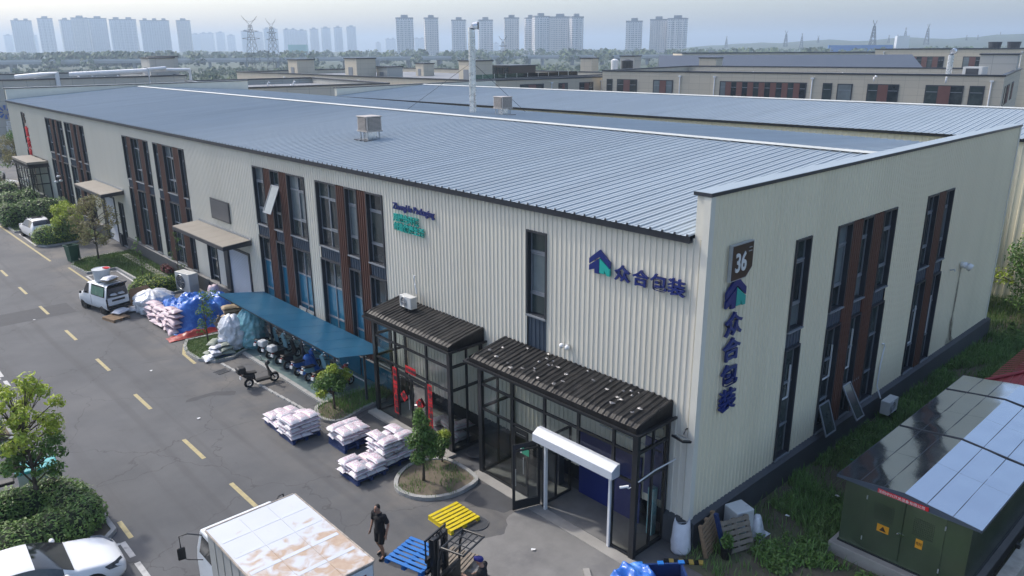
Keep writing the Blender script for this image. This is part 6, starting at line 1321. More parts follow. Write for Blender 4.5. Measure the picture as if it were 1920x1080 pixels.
for i, (y, x, a, bd, bx, lb) in enumerate(((24.0, -1.75, 14, 'scooter_white', None, 'pale scooter at the far end of the shelter row, by the film bale'), (23.1, -1.7, 12, 'scooter_cyan', None, 'pale blue scooter second from the film bale'), (22.1, -1.75, 10, 'scooter_cyan', 'scooter_white', 'pale blue scooter with a white top box'), (21.2, -1.75, 12, 'black_plastic', 'scooter_white', 'black scooter with a pale top box, mid row'),
        (20.3, -1.75, 9, 'black_plastic', None, 'black scooter without a box, mid row'), (19.35, -1.75, 12, 'scooter_blue', None, 'dark blue scooter draped with a blue rain cover'), (18.45, -1.7, 10, 'scooter_cyan', None, 'cyan-trimmed scooter next to the covered one'), (17.55, -1.7, 12, 'black_plastic', None, 'black scooter with the hanging pale poncho'), (16.65, -1.6, 16, 'tarp_red', 'black_plastic', 'dark red scooter with black box at the near end of the row'))):
    scooter(lb, (x, y, 0.05), R(a), bd, 'seat', bx)
drape('rain_cover', 'bright blue rain cover over a scooter in the shelter', 'cover', -2.15, -1.2, 19.0, 19.75, 0.98, 'tarp_blue', 2.2, 0.12, 0.7, 24)
o = bpy.data.objects['rain_cover']; o.location.z = 0.1
def hang(label, loc, m):
    V = []; F = []; n, k = 14, 12
    for j in range(k + 1):
        for i in range(n):
            a = 2 * math.pi * i / n; f = j / k; r = (0.08 + 0.16 * f) * (1 + 0.3 * nz(math.cos(a) * 2, math.sin(a) * 2, f * 3)); V.append((r * math.cos(a) * 0.6, r * math.sin(a), -0.95 * f))
    for j in range(k):
        for i in range(n): F.append((j * n + i, (j + 1) * n + i, (j + 1) * n + (i + 1) % n, j * n + (i + 1) % n))
    return MB().add(V, F).build('poncho', m, None, loc, label=label, cat='poncho', smooth=True)
hang('pale cyan poncho hanging over the handlebars of a shelter scooter', (-1.35, 17.35, 1.75), 'poly_cyan')

# ---------------------------------------------------------------- vehicles
def loft(st, sub=4):
    """dense stations (x, w, zbottom, zbelt, zroof, wroof) by Catmull-Rom"""
    out = []; n = len(st)
    for i in range(n - 1):
        p0, p1, p2, p3 = st[max(i - 1, 0)], st[i], st[i + 1], st[min(i + 2, n - 1)]
        for k in range(sub):
            t = k / sub; out.append(tuple(0.5 * (2 * b + (c - a) * t + (2 * a - 5 * b + 4 * c - d) * t * t + (3 * b - a - 3 * c + d) * t ** 3) for a, b, c, d in zip(p0, p1, p2, p3)))
    out.append(tuple(st[-1])); return out
def car(label, loc, rz, st, side, screens, wheels, wr, paint, name='car', cat='car', group=None, tyre_w=0.2, pillars=()):
    c = thing(name, label, cat, loc, rz, group); S = loft(st); V = []; K = 8
    for (x, w, zb, zbe, zr, wr_) in S:
        zr = max(zr, zbe + 0.004); hlf = [(0, zb), (w * 0.86, zb), (w * 0.985, zb + 0.13), (w, zb + (zbe - zb) * 0.62), (w * 0.955, zbe), (wr_, zbe + (zr - zbe) * 0.93), (wr_ * 0.86, zr), (0, zr + 0.012)]
        V += [(x, -y, z) for y, z in hlf] + [(x, y, z) for y, z in reversed(hlf[1:-1])]
    n = 14; parts = {}
    for i in range(len(S) - 1):
        xm = (S[i][0] + S[i + 1][0]) / 2; hi = min(S[i][4] - S[i][3], S[i + 1][4] - S[i + 1][3])
        for j in range(n):
            f = (i * n + j, i * n + (j + 1) % n, (i + 1) * n + (j + 1) % n, (i + 1) * n + j); key = 'body'
            if j in (4, 9) and hi > 0.12:
                for k, (a, b) in enumerate(side):
                    if b < xm < a: key = 'side_window%d%d' % (k, j)
            if j in (5, 6, 7, 8):
                for k, (a, b) in enumerate(screens):
                    if b < xm < a and j in (5, 6, 7, 8): key = 'screen%d' % k
            parts.setdefault(key, []).append(f)
    caps = [tuple(range(n)), tuple((len(S) - 1) * n + i for i in reversed(range(n)))]
    parts['body'] += caps
    for key, fs in parts.items():
        used = sorted({i for f in fs for i in f}); mp = {q: i for i, q in enumerate(used)}
        mb = MB(); mb.add([V[q] for q in used], [tuple(mp[q] for q in f) for f in fs])
        mb.build('body' if key == 'body' else 'window', paint if key == 'body' else 'car_glass', c, smooth=True)
    for (x, y) in wheels:
        sgn = 1 if y > 0 else -1
        MB().cyl((x, y * 0.6, wr + 0.01), (x, y * 0.995 + sgn * 0.004, wr + 0.01), wr + 0.05, n=22).build('wheel_arch', 'black_plastic', c)
        wheel(c, (x, y - sgn * (tyre_w * 0.5 - 0.02), wr), wr, tyre_w, spokes=5)
    return c
# white sedan, nose to the road
SED = [(2.34, .55, .34, .52, .53, .45), (2.26, .72, .24, .62, .64, .58), (2.0, .84, .2, .72, .765, .70), (1.6, .89, .19, .83, .87, .78), (1.22, .905, .19, .90, .945, .80), (1.08, .905, .19, .92, .98, .79), (0.55, .905, .19, .95, 1.27, .73), (0.12, .905, .19, .955, 1.41, .70), (-0.5, .905, .19, .96, 1.455, .69), (-1.1, .905, .19, .97, 1.40, .68), (-1.65, .895, .19, .98, 1.20, .70), (-2.0, .88, .21, .985, 1.05, .72), (-2.2, .82, .28, .96, 1.0, .68), (-2.32, .68, .36, .82, .84, .55)]
sd = car('glossy white sedan with its nose out of the bay at lower left', (-14.75, 10.55, 0.01), R(-3), SED, [(0.92, -0.12), (-0.2, -1.6)], [(1.06, 0.2), (-1.1, -1.85)], [(1.42, .90), (1.42, -.90), (-1.38, .90), (-1.38, -.90)], 0.33, 'car_white')
for s in (-1, 1):
    MB().add([(2.24, s * .50, .60), (2.08, s * .76, .63), (1.82, s * .845, .72), (1.74, s * .83, .765), (2.0, s * .72, .745), (2.18, s * .52, .69)], [tuple(range(6)) if s < 0 else tuple(range(5, -1, -1))])
    MB().ext([(2.27, s * .44, .55), (2.15, s * .73, .55), (1.86, s * .872, .66), (1.76, s * .86, .78), (2.02, s * .73, .765), (2.21, s * .46, .69)], (0.03, s * 0.025, 0.03)).build('headlight', 'lamp_glass', sd)
    mr = MB().ball((0.86, s * 1.02, .99), (0.075, .11, .07), 10, 7).build('door_mirror', 'car_white', sd, smooth=True)
    MB().box(0.2, s * .905 - .008, .80, 0.36, s * .905 + .008, .825).build('door_handle', 'chrome', sd)
    MB().ext([(2.32, s * .55, .30), (2.24, s * .70, .30), (2.18, s * .76, .44), (2.24, s * .70, .44)], (0.015, 0, 0)).build('air_intake', 'black_plastic', sd)
MB().ext([(2.352, -.40, .36), (2.352, .40, .36), (2.335, .34, .52), (2.335, -.34, .52)], (0.012, 0, 0)).build('grille', 'black_plastic', sd)
# white SUV parked far along the road
SUVS = [(2.3, .66, .4, .75, .76, .55), (2.2, .82, .3, .85, .90, .70), (1.5, .92, .26, 1.0, 1.06, .80), (.95, .935, .26, 1.05, 1.12, .80), (.35, .935, .26, 1.07, 1.48, .70), (-.1, .935, .26, 1.08, 1.63, .66), (-1.0, .935, .26, 1.09, 1.68, .65), (-1.7, .93, .26, 1.1, 1.62, .64), (-2.05, .90, .28, 1.08, 1.35, .70), (-2.2, .86, .34, 1.02, 1.10, .72), (-2.3, .78, .42, .9, .92, .62)]
sv = car('white SUV parked beyond the hedge, rear towards the viewer', (-4.05, 58.5, 0.01), R(93), SUVS, [(.75, -.25), (-.33, -1.2), (-1.27, -1.75)], [(.92, -.02), (-1.72, -2.12)], [(1.4, .92), (1.4, -.92), (-1.38, .92), (-1.38, -.92)], 0.36, 'car_white', cat='car')
sv.scale = (0.88, 0.88, 0.96)
MB().box(-0.9, -.42, 1.685, 0.0, .42, 1.70).build('sunroof', 'car_glass', sv); MB().box(-2.30, -.80, .93, -2.18, .80, 1.0).build('tail_lamp', 'red_lamp', sv)
for s in (-1, 1): MB().ball((.68, s * 1.05, 1.12), (.08, .1, .07), 8, 6).build('door_mirror', 'car_white', sv, smooth=True); MB().box(-1.6, s * .58, 1.69, 0.1, s * .60, 1.72).build('roof_rail', 'chrome', sv)
# farther white cars down the road
for (x, y, a, lb) in ((-2.0, 86, 10, 'pale car half hidden by the trees at far left'), (-1.2, 93, 60, 'white car farthest down the road at the left edge')): car(lb, (x, y, 0.02), R(a), SED, [(0.92, -0.12), (-0.2, -1.6)], [(1.06, 0.2), (-1.1, -1.85)], [(1.42, .90), (1.42, -.90), (-1.38, .90), (-1.38, -.90)], 0.33, 'car_white', group='cars far down the road')
# white microvan loaded with scrap
VAN = [(1.78, .60, .42, .78, .79, .52), (1.70, .70, .34, .92, .95, .62), (1.45, .76, .30, 1.02, 1.07, .68), (1.1, .78, .30, 1.08, 1.18, .68), (.62, .785, .30, 1.12, 1.78, .62), (.3, .785, .30, 1.13, 1.86, .61), (-1.0, .785, .30, 1.13, 1.88, .61), (-1.66, .785, .30, 1.13, 1.86, .61), (-1.74, .77, .32, 1.12, 1.84, .60)]
vn = car('white microvan with green-painted windows, loaded with scrap', (-5.62, 35.75, 0.01), R(103), VAN, [(.95, .18), (.05, -1.55)], [(1.12, .58)], [(1.12, .77), (1.12, -.77), (-1.12, .77), (-1.12, -.77)], 0.29, 'van_white', 'microvan', 'van', tyre_w=0.17)
vn.scale = (0.88, 0.88, 0.88)
for s in (-1, 1):
    MB().add([(-.02, s * .79, 1.2), (-1.5, s * .79, 1.2), (-1.5, s * .655, 1.76), (-.02, s * .655, 1.76)], [(0, 1, 2, 3)]).build('painted_window', mat('green_film', (0.05, 0.14, 0.10), 0.4, var=0.4, scale=5, c2=(0.15, 0.2, 0.17), c2amt=0.6, c2scale=4), vn)
    MB().ball((1.02, s * .90, 1.16), (.06, .09, .09), 8, 6).build('door_mirror', 'black_plastic', vn, smooth=True)
    MB().box(-1.77, s * .72 - .05, .75, -1.72, s * .72 + .05, 1.08).build('tail_lamp', 'black_plastic', vn)
    MB().box(.02, s * .792 - .004, .5, .035, s * .792 + .004, 1.1).build('door_seam', 'black_plastic', vn)
MB().box(-1.762, -.60, 1.16, -1.748, .60, 1.72).build('rear_opening', 'dark_trim', vn); MB().box(-1.80, -.68, .62, -1.765, .68, 1.12).build('tailgate', 'van_white', vn, bev=0.01); MB().box(-1.815, -.42, .86, -1.802, .42, .98).build('plate_recess', 'black_plastic', vn); MB().box(-1.86, -.72, .36, -1.75, .72, .56).build('rear_bumper', 'black_plastic', vn, bev=0.03)
MB().ext([(-1.74, -.6, 1.80), (-1.74, .6, 1.80), (-2.05, .6, 2.02), (-2.05, -.6, 2.02)], (0, 0, 0.03)).build('raised_rear_window', 'car_glass', vn)
mb = MB(); mb.tube([(.2, -.5, 1.9), (.2, -.5, 1.98), (.2, .5, 1.98), (.2, .5, 1.9)], .015)
for x in (-1.4, -.8): mb.tube([(x, -.58, 1.88), (x, -.55, 1.96), (x, .55, 1.96), (x, .58, 1.88)], .015)
mb.build('roof_rack', 'steel_dark', vn)
_vm = Matrix.Translation((-5.62, 35.75, 0.01)) @ Matrix.Rotation(R(103), 4, 'Z') @ Matrix.Scale(0.88, 4)
q = _vm @ Vector((-0.25, 0.0, 1.97)); tb = thing('plastic_tub', 'white plastic tub with red cloth on the van roof', 'tub', q, 0.3)
V = []
mb = MB(); mb.cyl((0, 0, 0), (0, 0, .62), .40, .47, 20); mb.torus((0, 0, .62), (0, 0, 1), .47, .025, 20, 6); mb.build('tub', 'scooter_white', tb); MB().cbox((.22, -.2, .66), (.35, .3, .06), .4, .2, .1).build('red_cloth', 'red', tb, bev=0.02)
q = _vm @ Vector((-1.05, -.05, 2.08)); put_sack('sack_tan', q, 0.3, 'tan scrap bundle on the rear of the van roof', 'bundles on the van roof', sc=1.15)
q = _vm @ Vector((-1.15, .05, 2.22)); put_sack('sack_plain', q, 0.6, 'white scrap bag on top of the tan bundle on the van', 'bundles on the van roof', sc=1.2)
for k in range(2): q = _vm @ Vector((-1.62, -.25 + .5 * k, 1.3)); put_sack('sack_plain', q, 1.6, 'pale bag stuffed in the open rear window of the van', 'bags in the van', sc=0.8)
# box truck
def rust_mat():
    m, nt, N, L, P = _new('truck_roof')
    pos = _pos(nt, 'pos')
    def noi(sc, d=7, dist=0.0):
        n = N.new('ShaderNodeTexNoise'); n.inputs['Scale'].default_value = sc; n.inputs['Detail'].default_value = d; n.inputs['Distortion'].default_value = dist; L.new(pos, n.inputs[0]); return n.outputs[0]
    sp = N.new('ShaderNodeSeparateXYZ'); L.new(pos, sp.inputs[0])
    g = N.new('ShaderNodeMapRange'); g.inputs[1].default_value = 5.7; g.inputs[2].default_value = 3.5; g.inputs[3].default_value = 0; g.inputs[4].default_value = 0.34; L.new(sp.outputs[1], g.inputs[0])
    a = N.new('ShaderNodeMath'); a.operation = 'ADD'; L.new(noi(2.6, 8, 0.8), a.inputs[0]); L.new(g.outputs[0], a.inputs[1])
    r = N.new('ShaderNodeMapRange'); r.inputs[1].default_value = 0.69; r.inputs[2].default_value = 0.88; r.inputs[4].default_value = 0.8; L.new(a.outputs[0], r.inputs[0])
    c = N.new('ShaderNodeMix'); c.data_type = 'RGBA'; L.new(noi(9), c.inputs[0]); c.inputs[6].default_value = (0.30, 0.15, 0.06, 1); c.inputs[7].default_value = (0.46, 0.33, 0.20, 1)
    b = N.new('ShaderNodeMix'); b.data_type = 'RGBA'; L.new(noi(1.2), b.inputs[0]); b.inputs[6].default_value = (0.46, 0.49, 0.54, 1); b.inputs[7].default_value = (0.55, 0.57, 0.60, 1)
    x = N.new('ShaderNodeMix'); x.data_type = 'RGBA'; L.new(r.outputs[0], x.inputs[0]); L.new(b.outputs[2], x.inputs[6]); L.new(c.outputs[2], x.inputs[7]); L.new(x.outputs[2], P.inputs['Base Color']); P.inputs['Roughness'].default_value = 0.55; return m
tk = thing('box_truck', 'white box truck with rust-streaked roof at the bottom of the picture', 'truck', (0, 0, 0))
X0, X1, Y0, Y1, ZT = -11.40, -9.08, 2.38, 6.15, 2.88
MB().box(X0, Y0, 0.95, X1, Y1, ZT).build('cargo_box', mat('box_side', (0.38, 0.39, 0.38), 0.5, var=0.1, scale=1.5, c2=(0.25, 0.22, 0.18), c2amt=0.3), tk)
rf = MB().box(X0 - 0.02, Y0 - 0.02, ZT + 0.003, X1 + 0.02, Y1 + 0.02, ZT + 0.03).build('box_roof', rust_mat(), tk)
for y in (3.1, 3.85, 4.65, 5.4): MB().box(X0 + 0.05, y - 0.06, ZT + 0.031, X1 - 0.05, y + 0.06, ZT + 0.035).build('roof_seam', 'shutter', rf)
for x in (-10.6, -9.85): MB().box(x - 0.014, Y0 + 0.05, ZT + 0.0365, x + 0.014, Y1 - 0.05, ZT + 0.041).build('roof_seam', rf.data.materials[0], rf)
mb = MB()
for (a, b) in (((X0 - .03, Y0), (X0 - .03, Y1)), ((X1 + .03, Y0), (X1 + .03, Y1)), ((X0, Y0 - .03), (X1, Y0 - .03)), ((X0, Y1 + .03), (X1, Y1 + .03))): mb.tube([(a[0], a[1], ZT + .02), (b[0], b[1], ZT + .02)], 0.028, 6)
mb.build('roof_edge_trim', mat('rusty_trim', (0.30, 0.26, 0.22), 0.6, var=0.5, scale=6), tk)
for y in [Y0 + 0.12 + k * 0.46 for k in range(8)]: MB().box(X0 - 0.012, y, 1.0, X0 - 0.001, y + 0.025, ZT - 0.04).build('side_rib', 'fence_conc', tk)
for x in (X0 + 0.06, (X0 + X1) / 2 + 0.03): MB().box(x, Y0 - 0.05, 1.0, x + 1.08, Y0 - 0.012, ZT - 0.05).build('rear_door', 'van_white', tk, bev=0.008)
for x in (X0 + 0.5, X1 - 0.5): MB().cyl((x, Y0 - 0.07, 1.0), (x, Y0 - 0.07, ZT - 0.1), 0.018, n=6).build('lock_bar', 'sign_grey', tk)
for x in (X0 + 0.2, X1 - 0.45): MB().box(x, Y0 - 0.056, ZT - 0.3, x + 0.22, Y0 - 0.051, ZT - 0.2).build('reflector', 'red_lamp', tk)
cabp = [(6.22, .55), (6.22, 2.28), (6.5, 2.36), (7.25, 2.30), (7.68, 1.55), (7.78, 1.2), (7.78, .55)]
MB().ext([(X0 + .18, y, z) for y, z in cabp], (1.96, 0, 0)).build('cab', 'van_white', tk, bev=0.06, seg=3)
MB().ext([(X0 + .26, 7.335, 2.22), (X0 + .26, 7.70, 1.58), (X1 - .26, 7.70, 1.58), (X1 - .26, 7.335, 2.22)], (0, 0.012, 0.008)).build('windscreen', 'car_glass', tk)
for x in (X0 + .172, X1 - .188): MB().ext([(x, 6.42, 1.5), (x, 6.42, 2.18), (x, 7.12, 2.18), (x, 7.48, 1.5)], (0.016, 0, 0)).build('side_window', 'car_glass', tk)
for s, x in ((-1, X0 + .18), (1, X1 - .18)):
    a = MB().tube([(x, 7.1, 2.2), (x + s * .28, 7.35, 2.25), (x + s * .46, 7.45, 2.2), (x + s * .47, 7.4, 1.9)], .018, 6).build('mirror_arm', 'black_metal', tk); MB().cbox((x + s * .47, 7.4, 1.72), (.20, .07, .36), s * .2).build('mirror', 'black_plastic', a, bev=0.03)
    MB().tube([(x, 7.3, 1.35), (x + s * .3, 7.5, 1.4), (x + s * .45, 7.42, 1.56)], .014, 5).build('mirror_arm', 'black_metal', tk)
for x in (X0 + .28, X1 - .28):
    wheel(tk, (x, 7.05, .38), .38, .24, (1, 0, 0)); wheel(tk, (x, 3.3, .38), .38, .24, (1, 0, 0))
MB().box(X0 + .5, 2.5, .55, X1 - .5, 7.2, .93).build('chassis', 'black_metal', tk)

# ---------------------------------------------------------------- forklift with the blue pallet
HD = math.atan2(0.962, -0.272)
fk = thing('forklift', 'black forklift holding a blue pallet at the bottom centre', 'forklift', (-6.66, 3.12, 0), HD)
for s in (-1, 1):
    MB().box(-.06, s * .26 - .05, .05, .07, s * .26 + .05, 2.08).build('mast_rail', 'black_metal', fk, bev=.008); MB().box(-.10, s * .17 - .035, .05, -.02, s * .17 + .035, 2.02).build('mast_rail', 'black_metal', fk)
    MB().cyl((-.02, s * .1, .1), (-.02, s * .1, 1.9), .035, n=8).build('lift_cylinder', 'steel_dark', fk)
for z in (.3, 1.1, 1.98): MB().box(-.07, -.21, z, .05, .21, z + .09).build('mast_crossbar', 'black_metal', fk)
for s in (-.05, .06): MB().tube([(-.1, s, 1.5), (-.16, s, 1.98), (-.02, s, 2.16), (.08, s, 2.0), (.1, s, 1.2)], .022, 6).build('hydraulic_hose', 'tyre', fk)
for z in (1.06, 1.42): MB().box(.08, -.45, z, .14, .45, z + .1).build('carriage_bar', 'black_metal', fk)
for k in range(6): MB().box(.10, -.43 + k * .168, 1.5, .13, -.40 + k * .168, 2.05).build('backrest_bar', 'black_metal', fk)
MB().box(.095, -.45, 2.05, .135, .45, 2.10).build('backrest_top', 'black_metal', fk)
for s in (-1, 1):
    MB().box(.15, s * .26 - .06, .98, 1.28, s * .26 + .06, 1.02).build('fork', 'black_metal', fk); MB().box(.145, s * .26 - .06, 1.02, .185, s * .26 + .06, 1.5).build('fork_shank', 'black_metal', fk)
MB().ext([(-.25, -.48, .18), (-1.55, -.48, .18), (-1.62, -.48, .5), (-1.5, -.48, .98), (-1.05, -.48, 1.02), (-.85, -.48, .55), (-.3, -.48, .55), (-.25, -.48, .9)], (0, .96, 0)).build('chassis', mat('forklift_body', (0.05, 0.055, 0.06), .4, var=.15), fk, bev=.04, seg=3)
MB().box(-.36, -.44, .6, -.26, .44, 1.2).build('dashboard', 'black_plastic', fk, bev=.02); MB().torus((-.46, .12, 1.2), (.8, 0, .6), .15, .016, 18, 6).build('steering_wheel', 'black_plastic', fk)
MB().box(-1.1, -.25, .98, -.7, .25, 1.07).build('seat', 'seat', fk, bev=.03)
for s in (-1, 1): MB().tube([(-.28, s * .46, .9), (-.34, s * .46, 1.7), (-.45, s * .46, 2.07), (-.6, s * .46, 2.1)], .035, 8).build('guard_post', 'black_metal', fk)
for s in (-1, 1): MB().tube([(-.42, s * .46, 2.1), (-1.1, s * .46, 2.12)], .03, 8).build('guard_rail', 'black_metal', fk)
for x in (-.44, -.6, -.78, -.94, -1.1): MB().tube([(x, -.46, 2.115), (x, .46, 2.115)], .017 if -1.05 < x < -.5 else .03, 6).build('guard_rail', 'black_metal', fk)
for y in (-.15, .15): MB().tube([(-.44, y, 2.125), (-1.1, y, 2.125)], .014, 6).build('guard_rail', 'black_metal', fk)
for x, y in ((-.15, .42), (-.15, -.42), (-1.3, .38), (-1.3, -.38)): wheel(fk, (x, y, .22), .22, .16)
text_mesh('lettering', 'NICHIYU', .135, .004, 'white_paint', fk, (-0.064, -.315, 1.72), (0, 0, -1), (1, 0, 0), bold=.002)
_fm = Matrix.Translation((-6.66, 3.12, 0)) @ Matrix.Rotation(HD, 4, 'Z')
pallet('bright blue plastic pallet raised on the forklift forks', _fm @ Vector((.80, 0, 1.022)), HD, 1.22, 1.12, 'pallet_blue', n=7, gap=0.5)
pallet('grey metal-topped pallet on the ground behind the forklift mast', (-5.35, 4.05, 0), R(20), 0.9, 0.9, 'wood_grey', n=8)

# ---------------------------------------------------------------- people
def capsule(mb, a, b, ra, rb, n=12):
    mb.cyl(a, b, ra, rb, n); mb.ball(a, ra, n, 8); mb.ball(b, rb, n, 8)
def remeshed(mb, name, m, parent, vox=0.012, sm=6):
    o = mb.build(name, m, parent); r = o.modifiers.new('skin', 'REMESH'); r.mode = 'VOXEL'; r.voxel_size = vox; r.use_smooth_shade = True
    s = o.modifiers.new('smooth', 'SMOOTH'); s.iterations = sm; s.factor = 0.5; return o
def hand(mb, w, d, side, curl=0.35):
    """palm and five fingers below the wrist w, along direction d"""
    d = Vector(d).normalized(); f = Vector((0.0, 0, 0)); fw = Vector((1, 0, 0)); fw = (fw - d * fw.dot(d)).normalized(); sd_ = d.cross(fw)
    w = Vector(w); k = w + d * 0.085
    for q in (-.027, -.009, .009, .027): capsule(mb, w + fw * q * .7, k + fw * q, .014, .012, 8)
    for q, l in ((-.029, .062), (-.010, .075), (.010, .080), (.029, .070)):
        a = k + fw * q; b = a + d * l * .5 - sd_ * side * curl * .02; c = b + d * l * .42 - sd_ * side * curl * .06; capsule(mb, a, b, .0095, .009, 7); capsule(mb, b, c, .009, .0075, 7)
    a = w + d * .025 + fw * .028; b = a + d * .035 + fw * .03; c = b + d * .03 + fw * .004; capsule(mb, a, b, .012, .010, 7); capsule(mb, b, c, .010, .008, 7)
def person(label, loc, rz, J, cap=None, shoes=True, bare_leg=True):
    """J: joint table in metres, x forward, y left; one continuous body, clothes as children"""
    p = thing('person', label, 'person', loc, rz); mb = MB(); H = J['head']; hd = Vector(H)
    mb.ball(hd + Vector((0.0, 0, .02)), (.088, .074, .11), 16, 12); mb.ball(hd + Vector((.025, 0, -.055)), (.062, .054, .062), 12, 9)
    mb.cyl(hd + Vector((.085, 0, .02)), hd + Vector((.108, 0, -.018)), .010, .016, 8); mb.ball(hd + Vector((.105, 0, -.02)), .015, 8, 6)
    for s in (-1, 1): mb.ball(hd + Vector((-.005, s * .077, .0)), (.022, .012, .032), 8, 6)
    capsule(mb, hd + Vector((-.015, 0, -.07)), J['neck'], .055, .062)
    ch, pv_ = Vector(J['chest']), Vector(J['pelvis'])
    for f in (0, .25, .5, .75, 1.0):
        c = ch.lerp(pv_, f); mb.ball(c, (.115 - .01 * f, .17 - .03 * math.sin(f * 3.1), .11), 14, 8)
    for s, nm in ((1, 'L'), (-1, 'R')):
        sh_, el, wr_ = (Vector(J[k + nm]) for k in ('sh', 'el', 'wr')); capsule(mb, ch + Vector((0, s * .1, .06)), sh_, .07, .06); capsule(mb, sh_, el, .052, .040); capsule(mb, el, wr_, .040, .027)
        hand(mb, wr_, wr_ - el, s)
        hp, kn, an = (Vector(J[k + nm]) for k in ('hip', 'kn', 'an')); capsule(mb, pv_, hp, .10, .095); capsule(mb, hp, kn, .088, .058); capsule(mb, kn + Vector((0, 0, -.02)), kn.lerp(an, .4) + Vector((-.012, 0, 0)), .056, .055); capsule(mb, kn.lerp(an, .4), an, .052, .036); capsule(mb, an + Vector((0, 0, -.03)), an + Vector((.14, s * .02, -.045)), .038, .03)
    remeshed(mb, 'body', 'skin', p, .0085, 4)
    t = MB()
    for f in (0, .25, .5, .75, 1.0, 1.18):
        c = ch.lerp(pv_, f); t.ball(c, (.132 - .006 * f, .19 - .022 * math.sin(f * 3.0), .115), 14, 8)
    t.cyl(ch + Vector((-.005, 0, .12)), ch + Vector((-.01, 0, .185)), .10, .075, 14)
    for s, nm in ((1, 'L'), (-1, 'R')):
        sh_, el = Vector(J['sh' + nm]), Vector(J['el' + nm]); capsule(t, ch + Vector((0, s * .1, .07)), sh_, .085, .078); t.cyl(sh_, sh_.lerp(el, .78), .074, .070, 14)
    remeshed(t, 'shirt', 'cloth_black', p, .013, 3)
    t = MB(); t.ball(pv_ + Vector((0, 0, .02)), (.125, .175, .13), 14, 8)
    for s, nm in ((1, 'L'), (-1, 'R')):
        hp, kn = Vector(J['hip' + nm]), Vector(J['kn' + nm]); capsule(t, pv_, hp, .12, .112); t.cyl(hp, hp.lerp(kn, .92), .108, .092, 14)
    remeshed(t, 'shorts', 'cloth_black', p, .013, 3)
    for nm in 'LR':
        an = Vector(J['an' + nm]); t = MB(); capsule(t, an + Vector((-.03, 0, -.05)), an + Vector((.15, 0, -.055)), .048, .042); capsule(t, an + Vector((-.02, 0, -.01)), an + Vector((-.03, 0, -.04)), .05, .05); t.box(an.x - .07, an.y - .04, an.z - .10, an.x + .19, an.y + .04, an.z - .07); remeshed(t, 'shoe', 'black_plastic', p, .011, 3)
    if cap:
        t = MB(); t.ball(hd + Vector((-.008, 0, .055)), (.10, .086, .085), 16, 10); t.cyl(hd + Vector((.06, 0, .06)), hd + Vector((.15, 0, .045)), .07, .055, 14); remeshed(t, 'cap', cap, p, .010, 2)
    else:
        t = MB(); t.ball(hd + Vector((-.018, 0, .05)), (.086, .079, .092), 16, 10); t.ball(hd + Vector((-.045, 0, .0)), (.055, .070, .08), 12, 8); remeshed(t, 'hair', 'hair', p, .010, 2)
    for s in (-1, 1): MB().ball(hd + Vector((.083, s * .030, .018)), (.010, .014, .008), 8, 6).build('eye', 'hair', p)
    MB().ball(hd + Vector((.088, 0, -.058)), (.008, .024, .006), 8, 5).build('mouth', 'red_lamp', p)
    return p
WALK = dict(head=(.06, 0, 1.635), neck=(.0, 0, 1.47), chest=(0, 0, 1.30), pelvis=(0, 0, .95), shL=(0, .195, 1.42), elL=(-.07, .265, 1.13), wrL=(.05, .29, .90), shR=(0, -.195, 1.42), elR=(-.02, -.27, 1.13), wrR=(.09, -.27, .89),
            hipL=(0, .09, .90), knL=(.10, .10, .50), anL=(.02, .10, .105), hipR=(0, -.09, .90), knR=(.02, -.10, .49), anR=(-.14, -.10, .13))
mn = person('person in black T-shirt and shorts with glasses, walking by the truck', (-6.77, 5.80, 0.0), R(-165), WALK)
g = MB(); H = Vector(WALK['head'])
for s in (-1, 1): g.torus(H + Vector((.10, s * .033, .018)), (1, 0, 0), .022, .003, 12, 4); g.cyl(H + Vector((.10, s * .055, .02)), H + Vector((0, s * .082, .02)), .003, n=4)
g.build('glasses', 'black_plastic', mn)
DRV = dict(head=(.06, 0, 1.60), neck=(.0, 0, 1.44), chest=(0, 0, 1.27), pelvis=(-.03, 0, .93), shL=(0, .195, 1.39), elL=(.14, .26, 1.16), wrL=(.36, .20, 1.20), shR=(0, -.195, 1.39), elR=(.10, -.27, 1.14), wrR=(.30, -.10, 1.06),
           hipL=(-.03, .09, .88), knL=(.05, .11, .48), anL=(0, .11, .105), hipR=(-.03, -.09, .88), knR=(.03, -.11, .48), anR=(-.02, -.11, .105))
dv = person('person in blue cap and black T-shirt working the forklift', (-6.16, 2.0, 0.0), R(118), DRV, cap='cap_blue')
MB().box(.136, -.09, 1.27, .139, -.05, 1.36).build('chest_print', 'white_paint', dv)

# ---------------------------------------------------------------- small things along the road
bn = thing('wheelie_bin', 'dark green open-topped litter bin at the lawn corner', 'bin', (-4.15, 48.1, 0.09), R(15))
bn.scale = (0.72, 0.72, 1.1)
mb = MB(); n = 4; a, b = .33, .44
mb.add([(-a, -a, 0), (a, -a, 0), (a, a, 0), (-a, a, 0), (-b, -b, 1.0), (b, -b, 1.0), (b, b, 1.0), (-b, b, 1.0), (-b + .05, -b + .05, 1.0), (b - .05, -b + .05, 1.0), (b - .05, b - .05, 1.0), (-b + .05, b - .05, 1.0), (-a, -a, .3), (a, -a, .3), (a, a, .3), (-a, a, .3)], [(3, 2, 1, 0), (0, 1, 5, 4), (1, 2, 6, 5), (2, 3, 7, 6), (3, 0, 4, 7), (4, 5, 9, 8), (5, 6, 10, 9), (6, 7, 11, 10), (7, 4, 8, 11), (9, 13, 12, 8), (10, 14, 13, 9), (11, 15, 14, 10), (8, 12, 15, 11), (12, 13, 14, 15)]); mb.build('bin_body', 'bin_green', bn)
